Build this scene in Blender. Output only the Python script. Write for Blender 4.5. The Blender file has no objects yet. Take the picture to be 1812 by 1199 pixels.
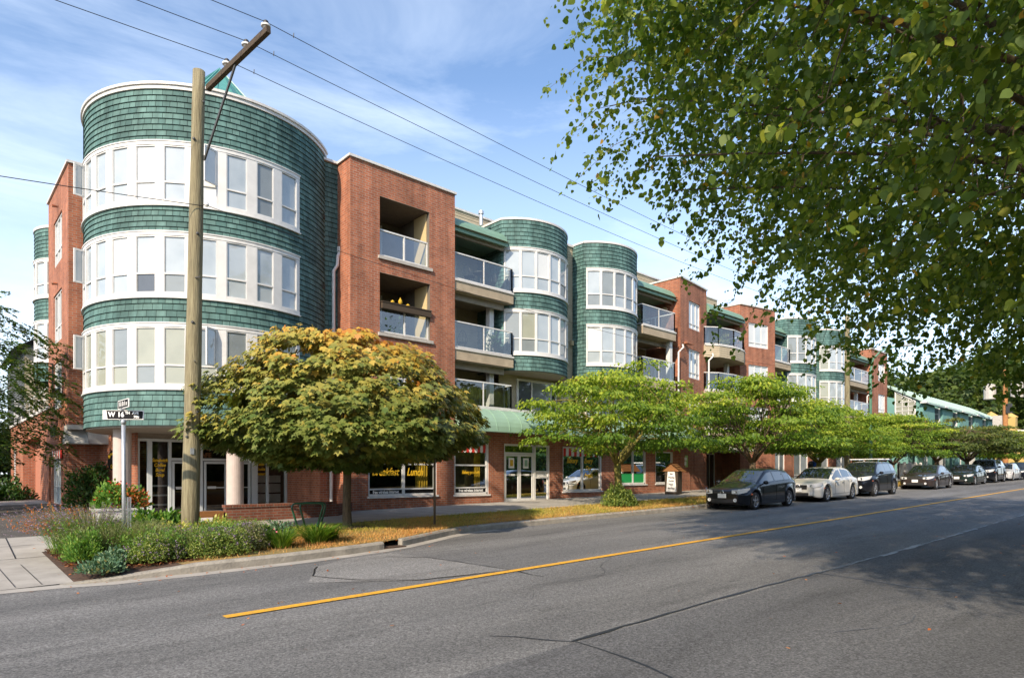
import bpy, bmesh, math, random
import numpy as np
from mathutils import Vector, Matrix
R = math.radians
random.seed(7)
rng = np.random.default_rng(7)
scn = bpy.context.scene
COL = scn.collection

# ------------------------------------------------------------------ camera
cam_d = bpy.data.cameras.new('Camera')
cam = bpy.data.objects.new('Camera', cam_d)
COL.objects.link(cam)
cam.location = (0, 0, 1.6)
cam.rotation_euler = (R(90), 0, R(47.4 - 90))
cam_d.sensor_width = 36
cam_d.lens = 36 * 1136 / 1812
cam_d.shift_y = (838 - 599.5) / 1812
cam_d.clip_start = 0.05
cam_d.clip_end = 6000
scn.camera = cam
scn.render.resolution_x = 1812
scn.render.resolution_y = 1199

# ------------------------------------------------------------------ light
SUN_EL = 34.0
SUN_AZ = math.atan2(-1.38, -3.1)            # where the sun stands, seen from the scene
sd = Vector((math.cos(SUN_AZ) * math.cos(R(SUN_EL)), math.sin(SUN_AZ) * math.cos(R(SUN_EL)), math.sin(R(SUN_EL))))
sun_d = bpy.data.lights.new('Sun', 'SUN')
sun_d.energy = 3.8
sun_d.angle = R(1.0)
sun_d.color = (1.0, 0.85, 0.66)
sun = bpy.data.objects.new('Sun', sun_d)
COL.objects.link(sun)
sun.rotation_euler = (-sd).to_track_quat('-Z', 'Y').to_euler()
world = bpy.data.worlds.new('World')
scn.world = world
world.use_nodes = True
wn, wl = world.node_tree.nodes, world.node_tree.links
wn.clear()
wo = wn.new('ShaderNodeOutputWorld')
bg = wn.new('ShaderNodeBackground')
bg.inputs['Strength'].default_value = 0.15
sky = wn.new('ShaderNodeTexSky')
sky.sky_type = 'NISHITA'
sky.sun_disc = False
sky.sun_elevation = R(SUN_EL)
sky.sun_rotation = math.atan2(sd.x, sd.y)
sky.air_density = 1.0
sky.dust_density = 0.6
sky.ozone_density = 2.6
tc = wn.new('ShaderNodeTexCoord')
mp = wn.new('ShaderNodeMapping')
mp.inputs['Scale'].default_value = (1.0, 1.6, 5.0)
mp.inputs['Rotation'].default_value = (0.25, 0.2, 0.5)
ns = wn.new('ShaderNodeTexNoise')
ns.inputs['Scale'].default_value = 1.5
ns.inputs['Detail'].default_value = 7
ns.inputs['Roughness'].default_value = 0.62
ns.inputs['Distortion'].default_value = 0.5
cr = wn.new('ShaderNodeValToRGB')
cr.color_ramp.elements[0].position = 0.46
cr.color_ramp.elements[0].color = (0, 0, 0, 1)
cr.color_ramp.elements[1].position = 0.85
cr.color_ramp.elements[1].color = (0.5, 0.5, 0.5, 1)
sep = wn.new('ShaderNodeSeparateXYZ')
lowc = wn.new('ShaderNodeMapRange')      # thin cloud veil gets thicker towards the horizon
lowc.inputs['From Min'].default_value = 0.0
lowc.inputs['From Max'].default_value = 0.52
lowc.inputs['To Min'].default_value = 0.6
lowc.inputs['To Max'].default_value = 0.0
madd = wn.new('ShaderNodeMath')
madd.operation = 'ADD'
madd.use_clamp = True
mix = wn.new('ShaderNodeMixRGB')
mix.inputs['Color2'].default_value = (5.3, 5.9, 6.7, 1)
wl.new(tc.outputs['Generated'], mp.inputs['Vector'])
wl.new(mp.outputs['Vector'], ns.inputs['Vector'])
wl.new(ns.outputs['Fac'], cr.inputs['Fac'])
wl.new(tc.outputs['Generated'], sep.inputs['Vector'])
wl.new(sep.outputs['Z'], lowc.inputs['Value'])
wl.new(cr.outputs['Color'], madd.inputs[0])
wl.new(lowc.outputs['Result'], madd.inputs[1])
wl.new(madd.outputs['Value'], mix.inputs['Fac'])
wl.new(sky.outputs['Color'], mix.inputs['Color1'])
wl.new(mix.outputs['Color'], bg.inputs['Color'])
wl.new(bg.outputs['Background'], wo.inputs['Surface'])
scn.view_settings.view_transform = 'Standard'
scn.view_settings.look = 'None'
scn.view_settings.exposure = 0.85
scn.view_settings.gamma = 1.0
scn.cycles.max_bounces = 8
scn.cycles.transparent_max_bounces = 12
scn.cycles.caustics_reflective = False
scn.cycles.caustics_refractive = False

# ------------------------------------------------------------------ materials
def newmat(name):
    m = bpy.data.materials.new(name)
    m.use_nodes = True
    return m, m.node_tree.nodes, m.node_tree.links, m.node_tree.nodes['Principled BSDF']

def mat(name, col, rough=0.6, metal=0.0, var=0.0, scale=6.0, bump=0.0, bscale=40.0, coat=0.0, coatior=1.5, col2=None, spec=0.5, coords='Object', stretch=None, rot=None, det=5):
    """plain surface with noise variation in colour and height"""
    m, n, l, b = newmat(name)
    b.inputs['Base Color'].default_value = (*col, 1)
    b.inputs['Roughness'].default_value = rough
    b.inputs['Metallic'].default_value = metal
    b.inputs['Specular IOR Level'].default_value = spec
    b.inputs['Coat Weight'].default_value = coat
    b.inputs['Coat Roughness'].default_value = 0.02
    b.inputs['Coat IOR'].default_value = coatior
    t = n.new('ShaderNodeTexCoord')
    src = t.outputs[coords]
    if stretch:
        mm = n.new('ShaderNodeMapping')
        mm.inputs['Scale'].default_value = stretch
        l.new(src, mm.inputs['Vector'])
        src = mm.outputs['Vector']
    if var > 0 or col2:
        a = n.new('ShaderNodeTexNoise')
        a.inputs['Scale'].default_value = scale
        a.inputs['Detail'].default_value = det
        a.inputs['Roughness'].default_value = 0.65
        l.new(src, a.inputs['Vector'])
        r = n.new('ShaderNodeValToRGB')
        r.color_ramp.elements[0].position = 0.32
        r.color_ramp.elements[1].position = 0.68
        c2 = col2 if col2 else tuple(c * (1 - var) for c in col)
        r.color_ramp.elements[0].color = (*c2, 1)
        r.color_ramp.elements[1].color = (*(col if col2 else tuple(min(1, c * (1 + var * .5)) for c in col)), 1)
        l.new(a.outputs['Fac'], r.inputs['Fac'])
        l.new(r.outputs['Color'], b.inputs['Base Color'])
    if bump > 0:
        a = n.new('ShaderNodeTexNoise')
        a.inputs['Scale'].default_value = bscale
        a.inputs['Detail'].default_value = 4
        l.new(src, a.inputs['Vector'])
        bp = n.new('ShaderNodeBump')
        bp.inputs['Strength'].default_value = bump
        bp.inputs['Distance'].default_value = 0.02
        l.new(a.outputs['Fac'], bp.inputs['Height'])
        l.new(bp.outputs['Normal'], b.inputs['Normal'])
    return m

def brickmat(name, c1, c2, mortar, bw=0.215, rh=0.075, ms=0.010, stain=0.3, bump=0.6, offset=0.5, msmooth=0.1, rough=0.85, squash=1.0, vvar=0.0):
    m, n, l, b = newmat(name)
    b.inputs['Roughness'].default_value = rough
    b.inputs['Specular IOR Level'].default_value = 0.25
    uv = n.new('ShaderNodeUVMap')
    br = n.new('ShaderNodeTexBrick')
    br.inputs['Scale'].default_value = 1.0
    br.inputs['Brick Width'].default_value = bw
    br.inputs['Row Height'].default_value = rh
    br.inputs['Mortar Size'].default_value = ms
    br.inputs['Mortar Smooth'].default_value = msmooth
    br.inputs['Bias'].default_value = -0.1
    br.inputs['Color1'].default_value = (*c1, 1)
    br.inputs['Color2'].default_value = (*c2, 1)
    br.inputs['Mortar'].default_value = (*mortar, 1)
    br.offset = offset
    br.squash = squash
    br.squash_frequency = 3
    l.new(uv.outputs['UV'], br.inputs['Vector'])
    ns = n.new('ShaderNodeTexNoise')
    ns.inputs['Scale'].default_value = 0.7
    ns.inputs['Detail'].default_value = 8
    ns.inputs['Roughness'].default_value = 0.7
    l.new(uv.outputs['UV'], ns.inputs['Vector'])
    mr = n.new('ShaderNodeMapRange')
    mr.inputs['From Min'].default_value = 0.3
    mr.inputs['From Max'].default_value = 0.7
    mr.inputs['To Min'].default_value = 1 - stain
    mr.inputs['To Max'].default_value = 1 + stain * .45
    l.new(ns.outputs['Fac'], mr.inputs['Value'])
    mpp = n.new('ShaderNodeMapping'); mpp.inputs['Scale'].default_value = (2.6, 0.22, 1)
    st = n.new('ShaderNodeTexNoise'); st.inputs['Scale'].default_value = 1.6; st.inputs['Detail'].default_value = 6
    l.new(uv.outputs['UV'], mpp.inputs['Vector']); l.new(mpp.outputs['Vector'], st.inputs['Vector'])
    sr = n.new('ShaderNodeMapRange'); sr.inputs['From Min'].default_value = 0.35; sr.inputs['From Max'].default_value = 0.7; sr.inputs['To Min'].default_value = 1.12; sr.inputs['To Max'].default_value = 1 - stain * .8
    l.new(st.outputs['Fac'], sr.inputs['Value'])
    mm_ = n.new('ShaderNodeMath'); mm_.operation = 'MULTIPLY'
    l.new(mr.outputs['Result'], mm_.inputs[0]); l.new(sr.outputs['Result'], mm_.inputs[1])
    mx = n.new('ShaderNodeMixRGB')
    mx.blend_type = 'MULTIPLY'
    mx.inputs['Fac'].default_value = 1
    l.new(br.outputs['Color'], mx.inputs['Color1'])
    l.new(mm_.outputs['Value'], mx.inputs['Color2'])
    l.new(mx.outputs['Color'], b.inputs['Base Color'])
    bp = n.new('ShaderNodeBump')
    bp.invert = True
    bp.inputs['Strength'].default_value = bump
    bp.inputs['Distance'].default_value = 0.008
    l.new(br.outputs['Fac'], bp.inputs['Height'])
    l.new(bp.outputs['Normal'], b.inputs['Normal'])
    return m

def glassmat(name, tint=(0.75, 0.85, 0.84), refl=0.06, ior=1.5):
    """thin see-through pane"""
    m, n, l, b = newmat(name)
    n.remove(b)
    out = [x for x in n if x.type == 'OUTPUT_MATERIAL'][0]
    tr = n.new('ShaderNodeBsdfTransparent')
    tr.inputs['Color'].default_value = (*tint, 1)
    gl = n.new('ShaderNodeBsdfGlossy')
    gl.inputs['Roughness'].default_value = 0.01
    gl.inputs['Color'].default_value = (0.95, 0.97, 1, 1)
    fr = n.new('ShaderNodeFresnel')
    fr.inputs['IOR'].default_value = ior
    ad = n.new('ShaderNodeMath')
    ad.operation = 'ADD'
    ad.use_clamp = True
    ad.inputs[1].default_value = refl
    mx = n.new('ShaderNodeMixShader')
    l.new(fr.outputs['Fac'], ad.inputs[0])
    l.new(ad.outputs['Value'], mx.inputs['Fac'])
    l.new(tr.outputs['BSDF'], mx.inputs[1])
    l.new(gl.outputs['BSDF'], mx.inputs[2])
    l.new(mx.outputs['Shader'], out.inputs['Surface'])
    return m

def blindmat(name, c1, c2, wave=60.0, horiz=True, strength=0.5, coatior=1.7):
    """closed blind right behind a glass pane"""
    m, n, l, b = newmat(name)
    b.inputs['Roughness'].default_value = 0.7
    b.inputs['Coat Weight'].default_value = 1.0
    b.inputs['Coat Roughness'].default_value = 0.015
    b.inputs['Coat IOR'].default_value = coatior
    uv = n.new('ShaderNodeUVMap')
    w = n.new('ShaderNodeTexWave')
    w.bands_direction = 'Y' if horiz else 'X'
    w.inputs['Scale'].default_value = wave / 6.0
    w.inputs['Distortion'].default_value = 0.3
    l.new(uv.outputs['UV'], w.inputs['Vector'])
    nz = n.new('ShaderNodeTexNoise')
    nz.inputs['Scale'].default_value = 1.3
    nz.inputs['Detail'].default_value = 3
    l.new(uv.outputs['UV'], nz.inputs['Vector'])
    ml = n.new('ShaderNodeMath')
    ml.operation = 'MULTIPLY_ADD'
    ml.inputs[1].default_value = strength
    l.new(w.outputs['Fac'], ml.inputs[0])
    l.new(nz.outputs['Fac'], ml.inputs[2])
    wv = n.new('ShaderNodeTexNoise'); wv.inputs['Scale'].default_value = 1.1; wv.inputs['Detail'].default_value = 1
    l.new(uv.outputs['UV'], wv.inputs['Vector'])
    wb_ = n.new('ShaderNodeBump'); wb_.inputs['Strength'].default_value = 0.25; wb_.inputs['Distance'].default_value = 0.1
    l.new(wv.outputs['Fac'], wb_.inputs['Height']); l.new(wb_.outputs['Normal'], b.inputs['Coat Normal'])
    r = n.new('ShaderNodeValToRGB')
    r.color_ramp.elements[0].position = 0.3
    r.color_ramp.elements[1].position = 0.9
    r.color_ramp.elements[0].color = (*c2, 1)
    r.color_ramp.elements[1].color = (*c1, 1)
    l.new(ml.outputs['Value'], r.inputs['Fac'])
    l.new(r.outputs['Color'], b.inputs['Base Color'])
    return m

def leafmat(name, cols, trans=0.35, rough=0.5, spec=0.3):
    m, n, l, b = newmat(name)
    out = [x for x in n if x.type == 'OUTPUT_MATERIAL'][0]
    at = n.new('ShaderNodeAttribute')
    at.attribute_name = 'rnd'
    r = n.new('ShaderNodeValToRGB')
    els = r.color_ramp.elements
    while len(els) < len(cols):
        els.new(0.5)
    for e, (p, c) in zip(els, cols):
        e.position = p
        e.color = (*c, 1)
    l.new(at.outputs['Fac'], r.inputs['Fac'])
    l.new(r.outputs['Color'], b.inputs['Base Color'])
    b.inputs['Roughness'].default_value = rough
    b.inputs['Specular IOR Level'].default_value = spec
    tr = n.new('ShaderNodeBsdfTranslucent')
    mul = n.new('ShaderNodeMixRGB')
    mul.blend_type = 'MULTIPLY'
    mul.inputs['Fac'].default_value = 1
    mul.inputs['Color2'].default_value = (1.5, 1.6, 0.8, 1)
    l.new(r.outputs['Color'], mul.inputs['Color1'])
    l.new(mul.outputs['Color'], tr.inputs['Color'])
    mx = n.new('ShaderNodeMixShader')
    mx.inputs['Fac'].default_value = trans
    l.new(b.outputs['BSDF'], mx.inputs[1])
    l.new(tr.outputs['BSDF'], mx.inputs[2])
    l.new(mx.outputs['Shader'], out.inputs['Surface'])
    return m

M = {}
M['brick'] = brickmat('brick', (0.45, 0.15, 0.075), (0.31, 0.096, 0.052), (0.35, 0.24, 0.18), stain=0.36)
M['shingle'] = brickmat('shingle', (0.13, 0.235, 0.215), (0.072, 0.15, 0.14), (0.015, 0.035, 0.032), bw=0.26, rh=0.157, ms=0.007, stain=0.5, offset=0.37, squash=0.7, bump=0.3, rough=0.75)
M['lowbrick'] = brickmat('low_brick', (0.25, 0.085, 0.05), (0.17, 0.055, 0.035), (0.2, 0.15, 0.12), rh=0.073)
M['siding'] = mat('siding', (0.43, 0.36, 0.25), 0.7, var=0.15, scale=3)
M['stucco'] = mat('stucco', (0.42, 0.34, 0.24), 0.85, var=0.22, scale=2.2, bump=0.2, bscale=120)
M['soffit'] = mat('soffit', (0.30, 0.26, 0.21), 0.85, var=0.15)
M['trim'] = mat('white_trim', (0.66, 0.65, 0.63), 0.45, var=0.10, scale=2.5)
M['coping'] = mat('coping', (0.62, 0.60, 0.57), 0.5, var=0.15)
M['ledge'] = mat('ledge', (0.45, 0.42, 0.38), 0.8, var=0.2)
M['green_metal'] = mat('green_metal', (0.26, 0.40, 0.30), 0.45, var=0.12, scale=1.5)
M['green_metal_dark'] = mat('green_metal_dark', (0.17, 0.29, 0.21), 0.5, var=0.15)
M['teal_roof'] = mat('teal_roof', (0.08, 0.26, 0.24), 0.4, var=0.15)
M['white_blind'] = blindmat('white_blind', (0.64, 0.65, 0.64), (0.46, 0.49, 0.50), 120)
M['blue_blind'] = blindmat('blue_blind', (0.40, 0.445, 0.47), (0.20, 0.25, 0.29), 120, coatior=1.9)
M['beige_blind'] = blindmat('beige_blind', (0.32, 0.33, 0.265), (0.15, 0.165, 0.13), 130, strength=0.8)
M['grey_blind'] = blindmat('grey_blind', (0.22, 0.25, 0.26), (0.10, 0.12, 0.13), 130, strength=0.6)
M['vertical_blind'] = blindmat('vertical_blind', (0.55, 0.60, 0.62), (0.28, 0.33, 0.36), 45, horiz=False, strength=0.7)
M['dark_pane'] = mat('dark_pane', (0.018, 0.02, 0.022), 0.3, coat=1.0, coatior=1.9, var=0.5, scale=2)
M['glass'] = glassmat('glass', (0.80, 0.88, 0.87), 0.05)
M['rail_glass'] = glassmat('rail_glass', (0.74, 0.82, 0.81), 0.09, 1.5)
M['shop_glass'] = glassmat('shop_glass', (0.72, 0.76, 0.74), 0.03)
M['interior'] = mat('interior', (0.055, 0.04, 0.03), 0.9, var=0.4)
M['interior_wood'] = mat('interior_wood', (0.16, 0.07, 0.025), 0.6, var=0.3)
M['yellow_curtain'] = mat('yellow_curtain', (0.62, 0.38, 0.03), 0.9, var=0.3)
M['yellow_paint'] = mat('yellow_letter', (0.85, 0.50, 0.02), 0.6)
M['white_paint'] = mat('white_letter', (0.82, 0.82, 0.80), 0.6)
M['black_paint'] = mat('black_paint', (0.008, 0.008, 0.009), 0.6, spec=0.15)
M['red_cloth'] = mat('red_cloth', (0.62, 0.03, 0.02), 0.8)
M['white_cloth'] = mat('white_cloth', (0.75, 0.73, 0.70), 0.8)
M['concrete'] = mat('concrete', (0.36, 0.335, 0.30), 0.9, var=0.22, scale=1.8, bump=0.3, bscale=60)
M['kerb'] = mat('kerb_concrete', (0.36, 0.33, 0.28), 0.9, col2=(0.23, 0.21, 0.18), scale=5, bump=0.5, bscale=30)
M['column'] = mat('column_paint', (0.50, 0.42, 0.38), 0.8, var=0.08, bump=0.15, bscale=80)
M['pole'] = mat('pole_wood', (0.30, 0.265, 0.16), 0.9, col2=(0.13, 0.105, 0.06), scale=5, bump=0.8, bscale=14, stretch=(5, 5, 0.35), det=9)
M['dark_wood'] = mat('dark_wood', (0.085, 0.058, 0.035), 0.85, col2=(0.035, 0.025, 0.016), scale=9, stretch=(6, 1, 6))
M['galv'] = mat('galvanised', (0.50, 0.52, 0.55), 0.42, metal=0.6, var=0.15, scale=12)
M['steel'] = mat('dark_steel', (0.10, 0.10, 0.10), 0.6, metal=0.5, var=0.3)
M['rack'] = mat('rack_green', (0.01, 0.09, 0.05), 0.35, var=0.2, coat=0.3)
M['bark'] = mat('bark', (0.15, 0.11, 0.065), 0.95, col2=(0.06, 0.045, 0.03), scale=7, bump=0.8, bscale=22, stretch=(3, 3, 0.8))
M['mossbark'] = mat('mossy_bark', (0.26, 0.24, 0.045), 0.95, col2=(0.10, 0.075, 0.03), scale=8, bump=0.8, bscale=22, stretch=(2, 2, 1))
M['soil'] = mat('soil', (0.10, 0.055, 0.032), 0.95, col2=(0.035, 0.02, 0.014), scale=14, bump=1, bscale=25)
M['tyre'] = mat('tyre', (0.015, 0.015, 0.016), 0.8, var=0.2)
M['rim'] = mat('rim', (0.62, 0.63, 0.65), 0.25, metal=0.9)
M['car_glass'] = mat('car_glass', (0.012, 0.016, 0.016), 0.05, coat=1.0, coatior=1.7, var=0.4, scale=3)
M['chrome'] = mat('chrome', (0.7, 0.7, 0.72), 0.12, metal=1.0)
M['lamp_glass'] = mat('lamp_glass', (0.75, 0.76, 0.77), 0.12, metal=0.1, coat=1.0, coatior=1.6)
M['amber'] = mat('amber', (0.7, 0.14, 0.02), 0.3, coat=1)
M['red_lens'] = mat('red_lens', (0.45, 0.01, 0.01), 0.3, coat=1)
M['plastic'] = mat('black_plastic', (0.02, 0.02, 0.022), 0.55)
M['tan'] = mat('tan', (0.42, 0.33, 0.20), 0.8)
M['porcelain'] = mat('porcelain', (0.75, 0.74, 0.72), 0.25)
M['wire'] = mat('wire', (0.02, 0.02, 0.022), 0.6)
M['cafe_white'] = mat('cafe_white', (0.60, 0.64, 0.66), 0.4, var=0.05)
M['plank'] = mat('plank', (0.30, 0.13, 0.035), 0.7, col2=(0.17, 0.07, 0.02), scale=5, stretch=(0.6, 0.6, 8))
M['roofing'] = mat('roofing', (0.16, 0.15, 0.14), 0.9, var=0.3)
def carpaint(name, c):
    return mat(name, c, 0.4, metal=0.0, coat=1.0, coatior=1.4, var=0.03, scale=1, spec=0.2)
M['black_car'] = carpaint('paint_black', (0.006, 0.007, 0.010))
M['white_car'] = carpaint('paint_white', (0.66, 0.63, 0.56))
M['navy_car'] = carpaint('paint_navy', (0.008, 0.010, 0.018))
M['brown_car'] = carpaint('paint_brown', (0.035, 0.026, 0.024))
M['green_car'] = carpaint('paint_green', (0.012, 0.024, 0.020))
M['silver_car'] = carpaint('paint_silver', (0.5, 0.5, 0.5))

# ------------------------------------------------------------------ mesh builder
class MB:
    def __init__(s, xf=None):
        s.v, s.f, s.uv, s.mi = [], [], [], []
        s.xf = xf
        s.flip = bool(xf is not None and xf.to_3x3().determinant() < 0)
    def av(s, pts):
        b = len(s.v)
        if s.xf is not None:
            s.v.extend([tuple(s.xf @ Vector(p)) for p in pts])
        else:
            s.v.extend([tuple(p) for p in pts])
        return b
    def af(s, idx, uv=None, m=0):
        idx = list(idx)
        if s.flip:
            idx = idx[::-1]
            if uv: uv = uv[::-1]
        s.f.append(idx); s.uv.append(uv); s.mi.append(m)
    def quad(s, *pts, uv=None, m=0):
        b = s.av(pts)
        s.af(range(b, b + len(pts)), uv, m)
    def box(s, x0, y0, z0, x1, y1, z1, m=0):
        if x1 < x0: x0, x1 = x1, x0
        if y1 < y0: y0, y1 = y1, y0
        if z1 < z0: z0, z1 = z1, z0
        b = s.av([(x0, y0, z0), (x1, y0, z0), (x1, y1, z0), (x0, y1, z0), (x0, y0, z1), (x1, y0, z1), (x1, y1, z1), (x0, y1, z1)])
        for q in ((0, 3, 2, 1), (4, 5, 6, 7), (0, 1, 5, 4), (1, 2, 6, 5), (2, 3, 7, 6), (3, 0, 4, 7)):
            s.af([b + i for i in q], m=m)
    def beam(s, p, q, w, h, m=0, up=(0, 0, 1)):
        p, q = Vector(p), Vector(q)
        d = (q - p).normalized()
        u = Vector(up)
        if abs(d.dot(u)) > 0.98: u = Vector((1, 0, 0))
        a = d.cross(u).normalized() * (w / 2)
        c = a.cross(d).normalized() * (h / 2)
        P = [p - a - c, p + a - c, p + a + c, p - a + c, q - a - c, q + a - c, q + a + c, q - a + c]
        b = s.av(P)
        for f in ((0, 1, 2, 3), (7, 6, 5, 4), (0, 4, 5, 1), (1, 5, 6, 2), (2, 6, 7, 3), (3, 7, 4, 0)):
            s.af([b + i for i in f], m=m)
    def tube(s, pts, rad, n=8, m=0, cap=True):
        pts = [Vector(p) for p in pts]
        if not hasattr(rad, '__len__'): rad = [rad] * len(pts)
        ref = None
        rings = []
        for i, p in enumerate(pts):
            d = (pts[min(i + 1, len(pts) - 1)] - pts[max(i - 1, 0)]).normalized()
            if ref is None:
                ref = Vector((0, 0, 1)) if abs(d.z) < 0.9 else Vector((1, 0, 0))
            a = d.cross(ref).normalized()
            c = a.cross(d).normalized()
            ref = c
            rings.append(s.av([p + (a * math.cos(2 * math.pi * k / n) + c * math.sin(2 * math.pi * k / n)) * rad[i] for k in range(n)]))
        for r0, r1 in zip(rings, rings[1:]):
            for k in range(n):
                s.af([r0 + k, r0 + (k + 1) % n, r1 + (k + 1) % n, r1 + k], m=m)
        if cap:
            s.af([rings[0] + k for k in range(n)][::-1], m=m)
            s.af([rings[-1] + k for k in range(n)], m=m)
    def lathe(s, prof, c=(0, 0, 0), n=24, m=0, axis='z', close=False):
        rings = []
        for r, z in prof:
            P = []
            for k in range(n):
                a = 2 * math.pi * k / n
                x, y = r * math.cos(a), r * math.sin(a)
                if axis == 'z': P.append((c[0] + x, c[1] + y, c[2] + z))
                elif axis == 'y': P.append((c[0] + x, c[1] + z, c[2] + y))
                else: P.append((c[0] + z, c[1] + x, c[2] + y))
            rings.append(s.av(P))
        for r0, r1 in zip(rings, rings[1:]):
            for k in range(n):
                s.af([r0 + k, r0 + (k + 1) % n, r1 + (k + 1) % n, r1 + k], m=m)
        if close:
            s.af([rings[0] + k for k in range(n)][::-1], m=m)
            s.af([rings[-1] + k for k in range(n)], m=m)
    def prism(s, poly, z0, z1, m=0):
        """poly: list of (x, y), extruded in z"""
        n = len(poly)
        b = s.av([(x, y, z0) for x, y in poly] + [(x, y, z1) for x, y in poly])
        s.af([b + i for i in range(n)][::-1], m=m)
        s.af([b + n + i for i in range(n)], m=m)
        for i in range(n):
            j = (i + 1) % n
            s.af([b + i, b + j, b + n + j, b + n + i], m=m)
    def arc(s, cx, cy, r0, r1, a0, a1, z0, z1, m=0, step=4.0):
        """curved box between radii and angles (degrees)"""
        n = max(1, int(abs(a1 - a0) / step + 0.5))
        rings = []
        for i in range(n + 1):
            a = R(a0 + (a1 - a0) * i / n)
            c_, s_ = math.cos(a), math.sin(a)
            rings.append((s.av([(cx + r0 * c_, cy + r0 * s_, z0), (cx + r1 * c_, cy + r1 * s_, z0), (cx + r1 * c_, cy + r1 * s_, z1), (cx + r0 * c_, cy + r0 * s_, z1)]), r1 * a))
        for (b0, u0), (b1, u1) in zip(rings, rings[1:]):
            s.af([b0 + 1, b1 + 1, b1 + 2, b0 + 2], uv=[(u0, z0), (u1, z0), (u1, z1), (u0, z1)], m=m)
            s.af([b0, b0 + 3, b1 + 3, b1], m=m)
            s.af([b0, b1, b1 + 1, b0 + 1], m=m)
            s.af([b0 + 3, b0 + 2, b1 + 2, b1 + 3], m=m)
        s.af([rings[0][0] + i for i in (0, 1, 2, 3)], m=m)
        s.af([rings[-1][0] + i for i in (3, 2, 1, 0)], m=m)
    def courses(s, path, z0, z1, h, flare=0.02, m=0, closed=False):
        """lapped courses along a plan path [(x, y)], outward normal on the right-hand side of travel"""
        path = [Vector((p[0], p[1])) for p in path]
        n = len(path)
        nor, ul = [], [0.0]
        for i in range(n):
            a, b = path[max(i - 1, 0)], path[min(i + 1, n - 1)]
            d = (b - a).normalized()
            nor.append(Vector((d.y, -d.x)))
            if i: ul.append(ul[-1] + (path[i] - path[i - 1]).length)
        rows = max(1, round((z1 - z0) / h))
        hh = (z1 - z0) / rows
        for r in range(rows):
            zb, zt = z0 + r * hh, z0 + (r + 1) * hh
            for i in range(n - 1):
                p, q, a, b = path[i], path[i + 1], nor[i], nor[i + 1]
                pb, qb = p + a * flare, q + b * flare
                pt, qt = p + a * 0.002, q + b * 0.002
                s.quad((pb.x, pb.y, zb), (qb.x, qb.y, zb), (qt.x, qt.y, zt), (pt.x, pt.y, zt),
                       uv=[(ul[i], r * h + .001), (ul[i + 1], r * h + .001), (ul[i + 1], r * h + h - .001), (ul[i], r * h + h - .001)], m=m)
                s.quad((p.x, p.y, zb), (q.x, q.y, zb), (qb.x, qb.y, zb), (pb.x, pb.y, zb), m=m)
    def build(s, name, mats, parent=None, smooth=False, loc=None):
        me = bpy.data.meshes.new(name)
        me.from_pydata(s.v, [], s.f)
        if not isinstance(mats, (list, tuple)): mats = [mats]
        for k in mats: me.materials.append(M[k] if isinstance(k, str) else k)
        uvl = me.uv_layers.new(name='UVMap')
        data = np.zeros((len(me.loops), 2), dtype=np.float32)
        co = s.v
        li = 0
        for fi, f in enumerate(s.f):
            u = s.uv[fi]
            if u is None:
                p0, p1, p2 = Vector(co[f[0]]), Vector(co[f[1]]), Vector(co[f[2]])
                nrm = (p1 - p0).cross(p2 - p1)
                if abs(nrm.z) > 0.8 * nrm.length:
                    for k in f:
                        data[li] = (co[k][0], co[k][1]); li += 1
                else:
                    t = Vector((-nrm.y, nrm.x))
                    if t.length > 0: t.normalize()
                    for k in f:
                        data[li] = (co[k][0] * t.x + co[k][1] * t.y, co[k][2]); li += 1
            else:
                for k in u:
                    data[li] = k; li += 1
        uvl.data.foreach_set('uv', data.ravel())
        me.polygons.foreach_set('material_index', s.mi)
        if smooth:
            me.polygons.foreach_set('use_smooth', [True] * len(s.f))
        me.update()
        o = bpy.data.objects.new(name, me)
        COL.objects.link(o)
        if parent is not None:
            o.parent = parent
        if loc is not None:
            o.location = loc
        elif parent is not None and parent.get('_world'):
            o.location = (-parent.location[0], -parent.location[1], -parent.location[2])
        return o

def tag(o, label=None, cat=None, group=None, kind=None):
    if label: o['label'] = label
    if cat: o['category'] = cat
    if group: o['group'] = group
    if kind: o['kind'] = kind
    return o

def thing(name, label, cat, loc=(0, 0, 0), rz=0, group=None, world=False):
    """an Empty at a thing's base; world=True: its parts are given in world coordinates"""
    o = bpy.data.objects.new(name, None)
    COL.objects.link(o)
    o.location = loc
    o.rotation_euler = (0, 0, rz)
    o.empty_display_size = 0.3
    if world: o['_world'] = 1
    return tag(o, label, cat, group)

def dup(root, loc, rz=None, label=None, scale=None):
    r = root.copy()
    COL.objects.link(r)
    r.location = loc
    if rz is not None: r.rotation_euler = (0, 0, rz)
    if scale is not None: r.scale = scale
    if label: r['label'] = label
    for ch in list(root.children):
        c = ch.copy(); COL.objects.link(c); c.parent = r
        for g in list(ch.children):
            d = g.copy(); COL.objects.link(d); d.parent = c
    return r

def frame_xf(x, y, dx, dy, z=0.0):
    """local frame on a wall: a along (dx, dy), b outward, c up"""
    l = math.hypot(dx, dy)
    dx, dy = dx / l, dy / l
    return Matrix(((dx, dy, 0, x), (dy, -dx, 0, y), (0, 0, 1, z), (0, 0, 0, 1)))

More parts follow.
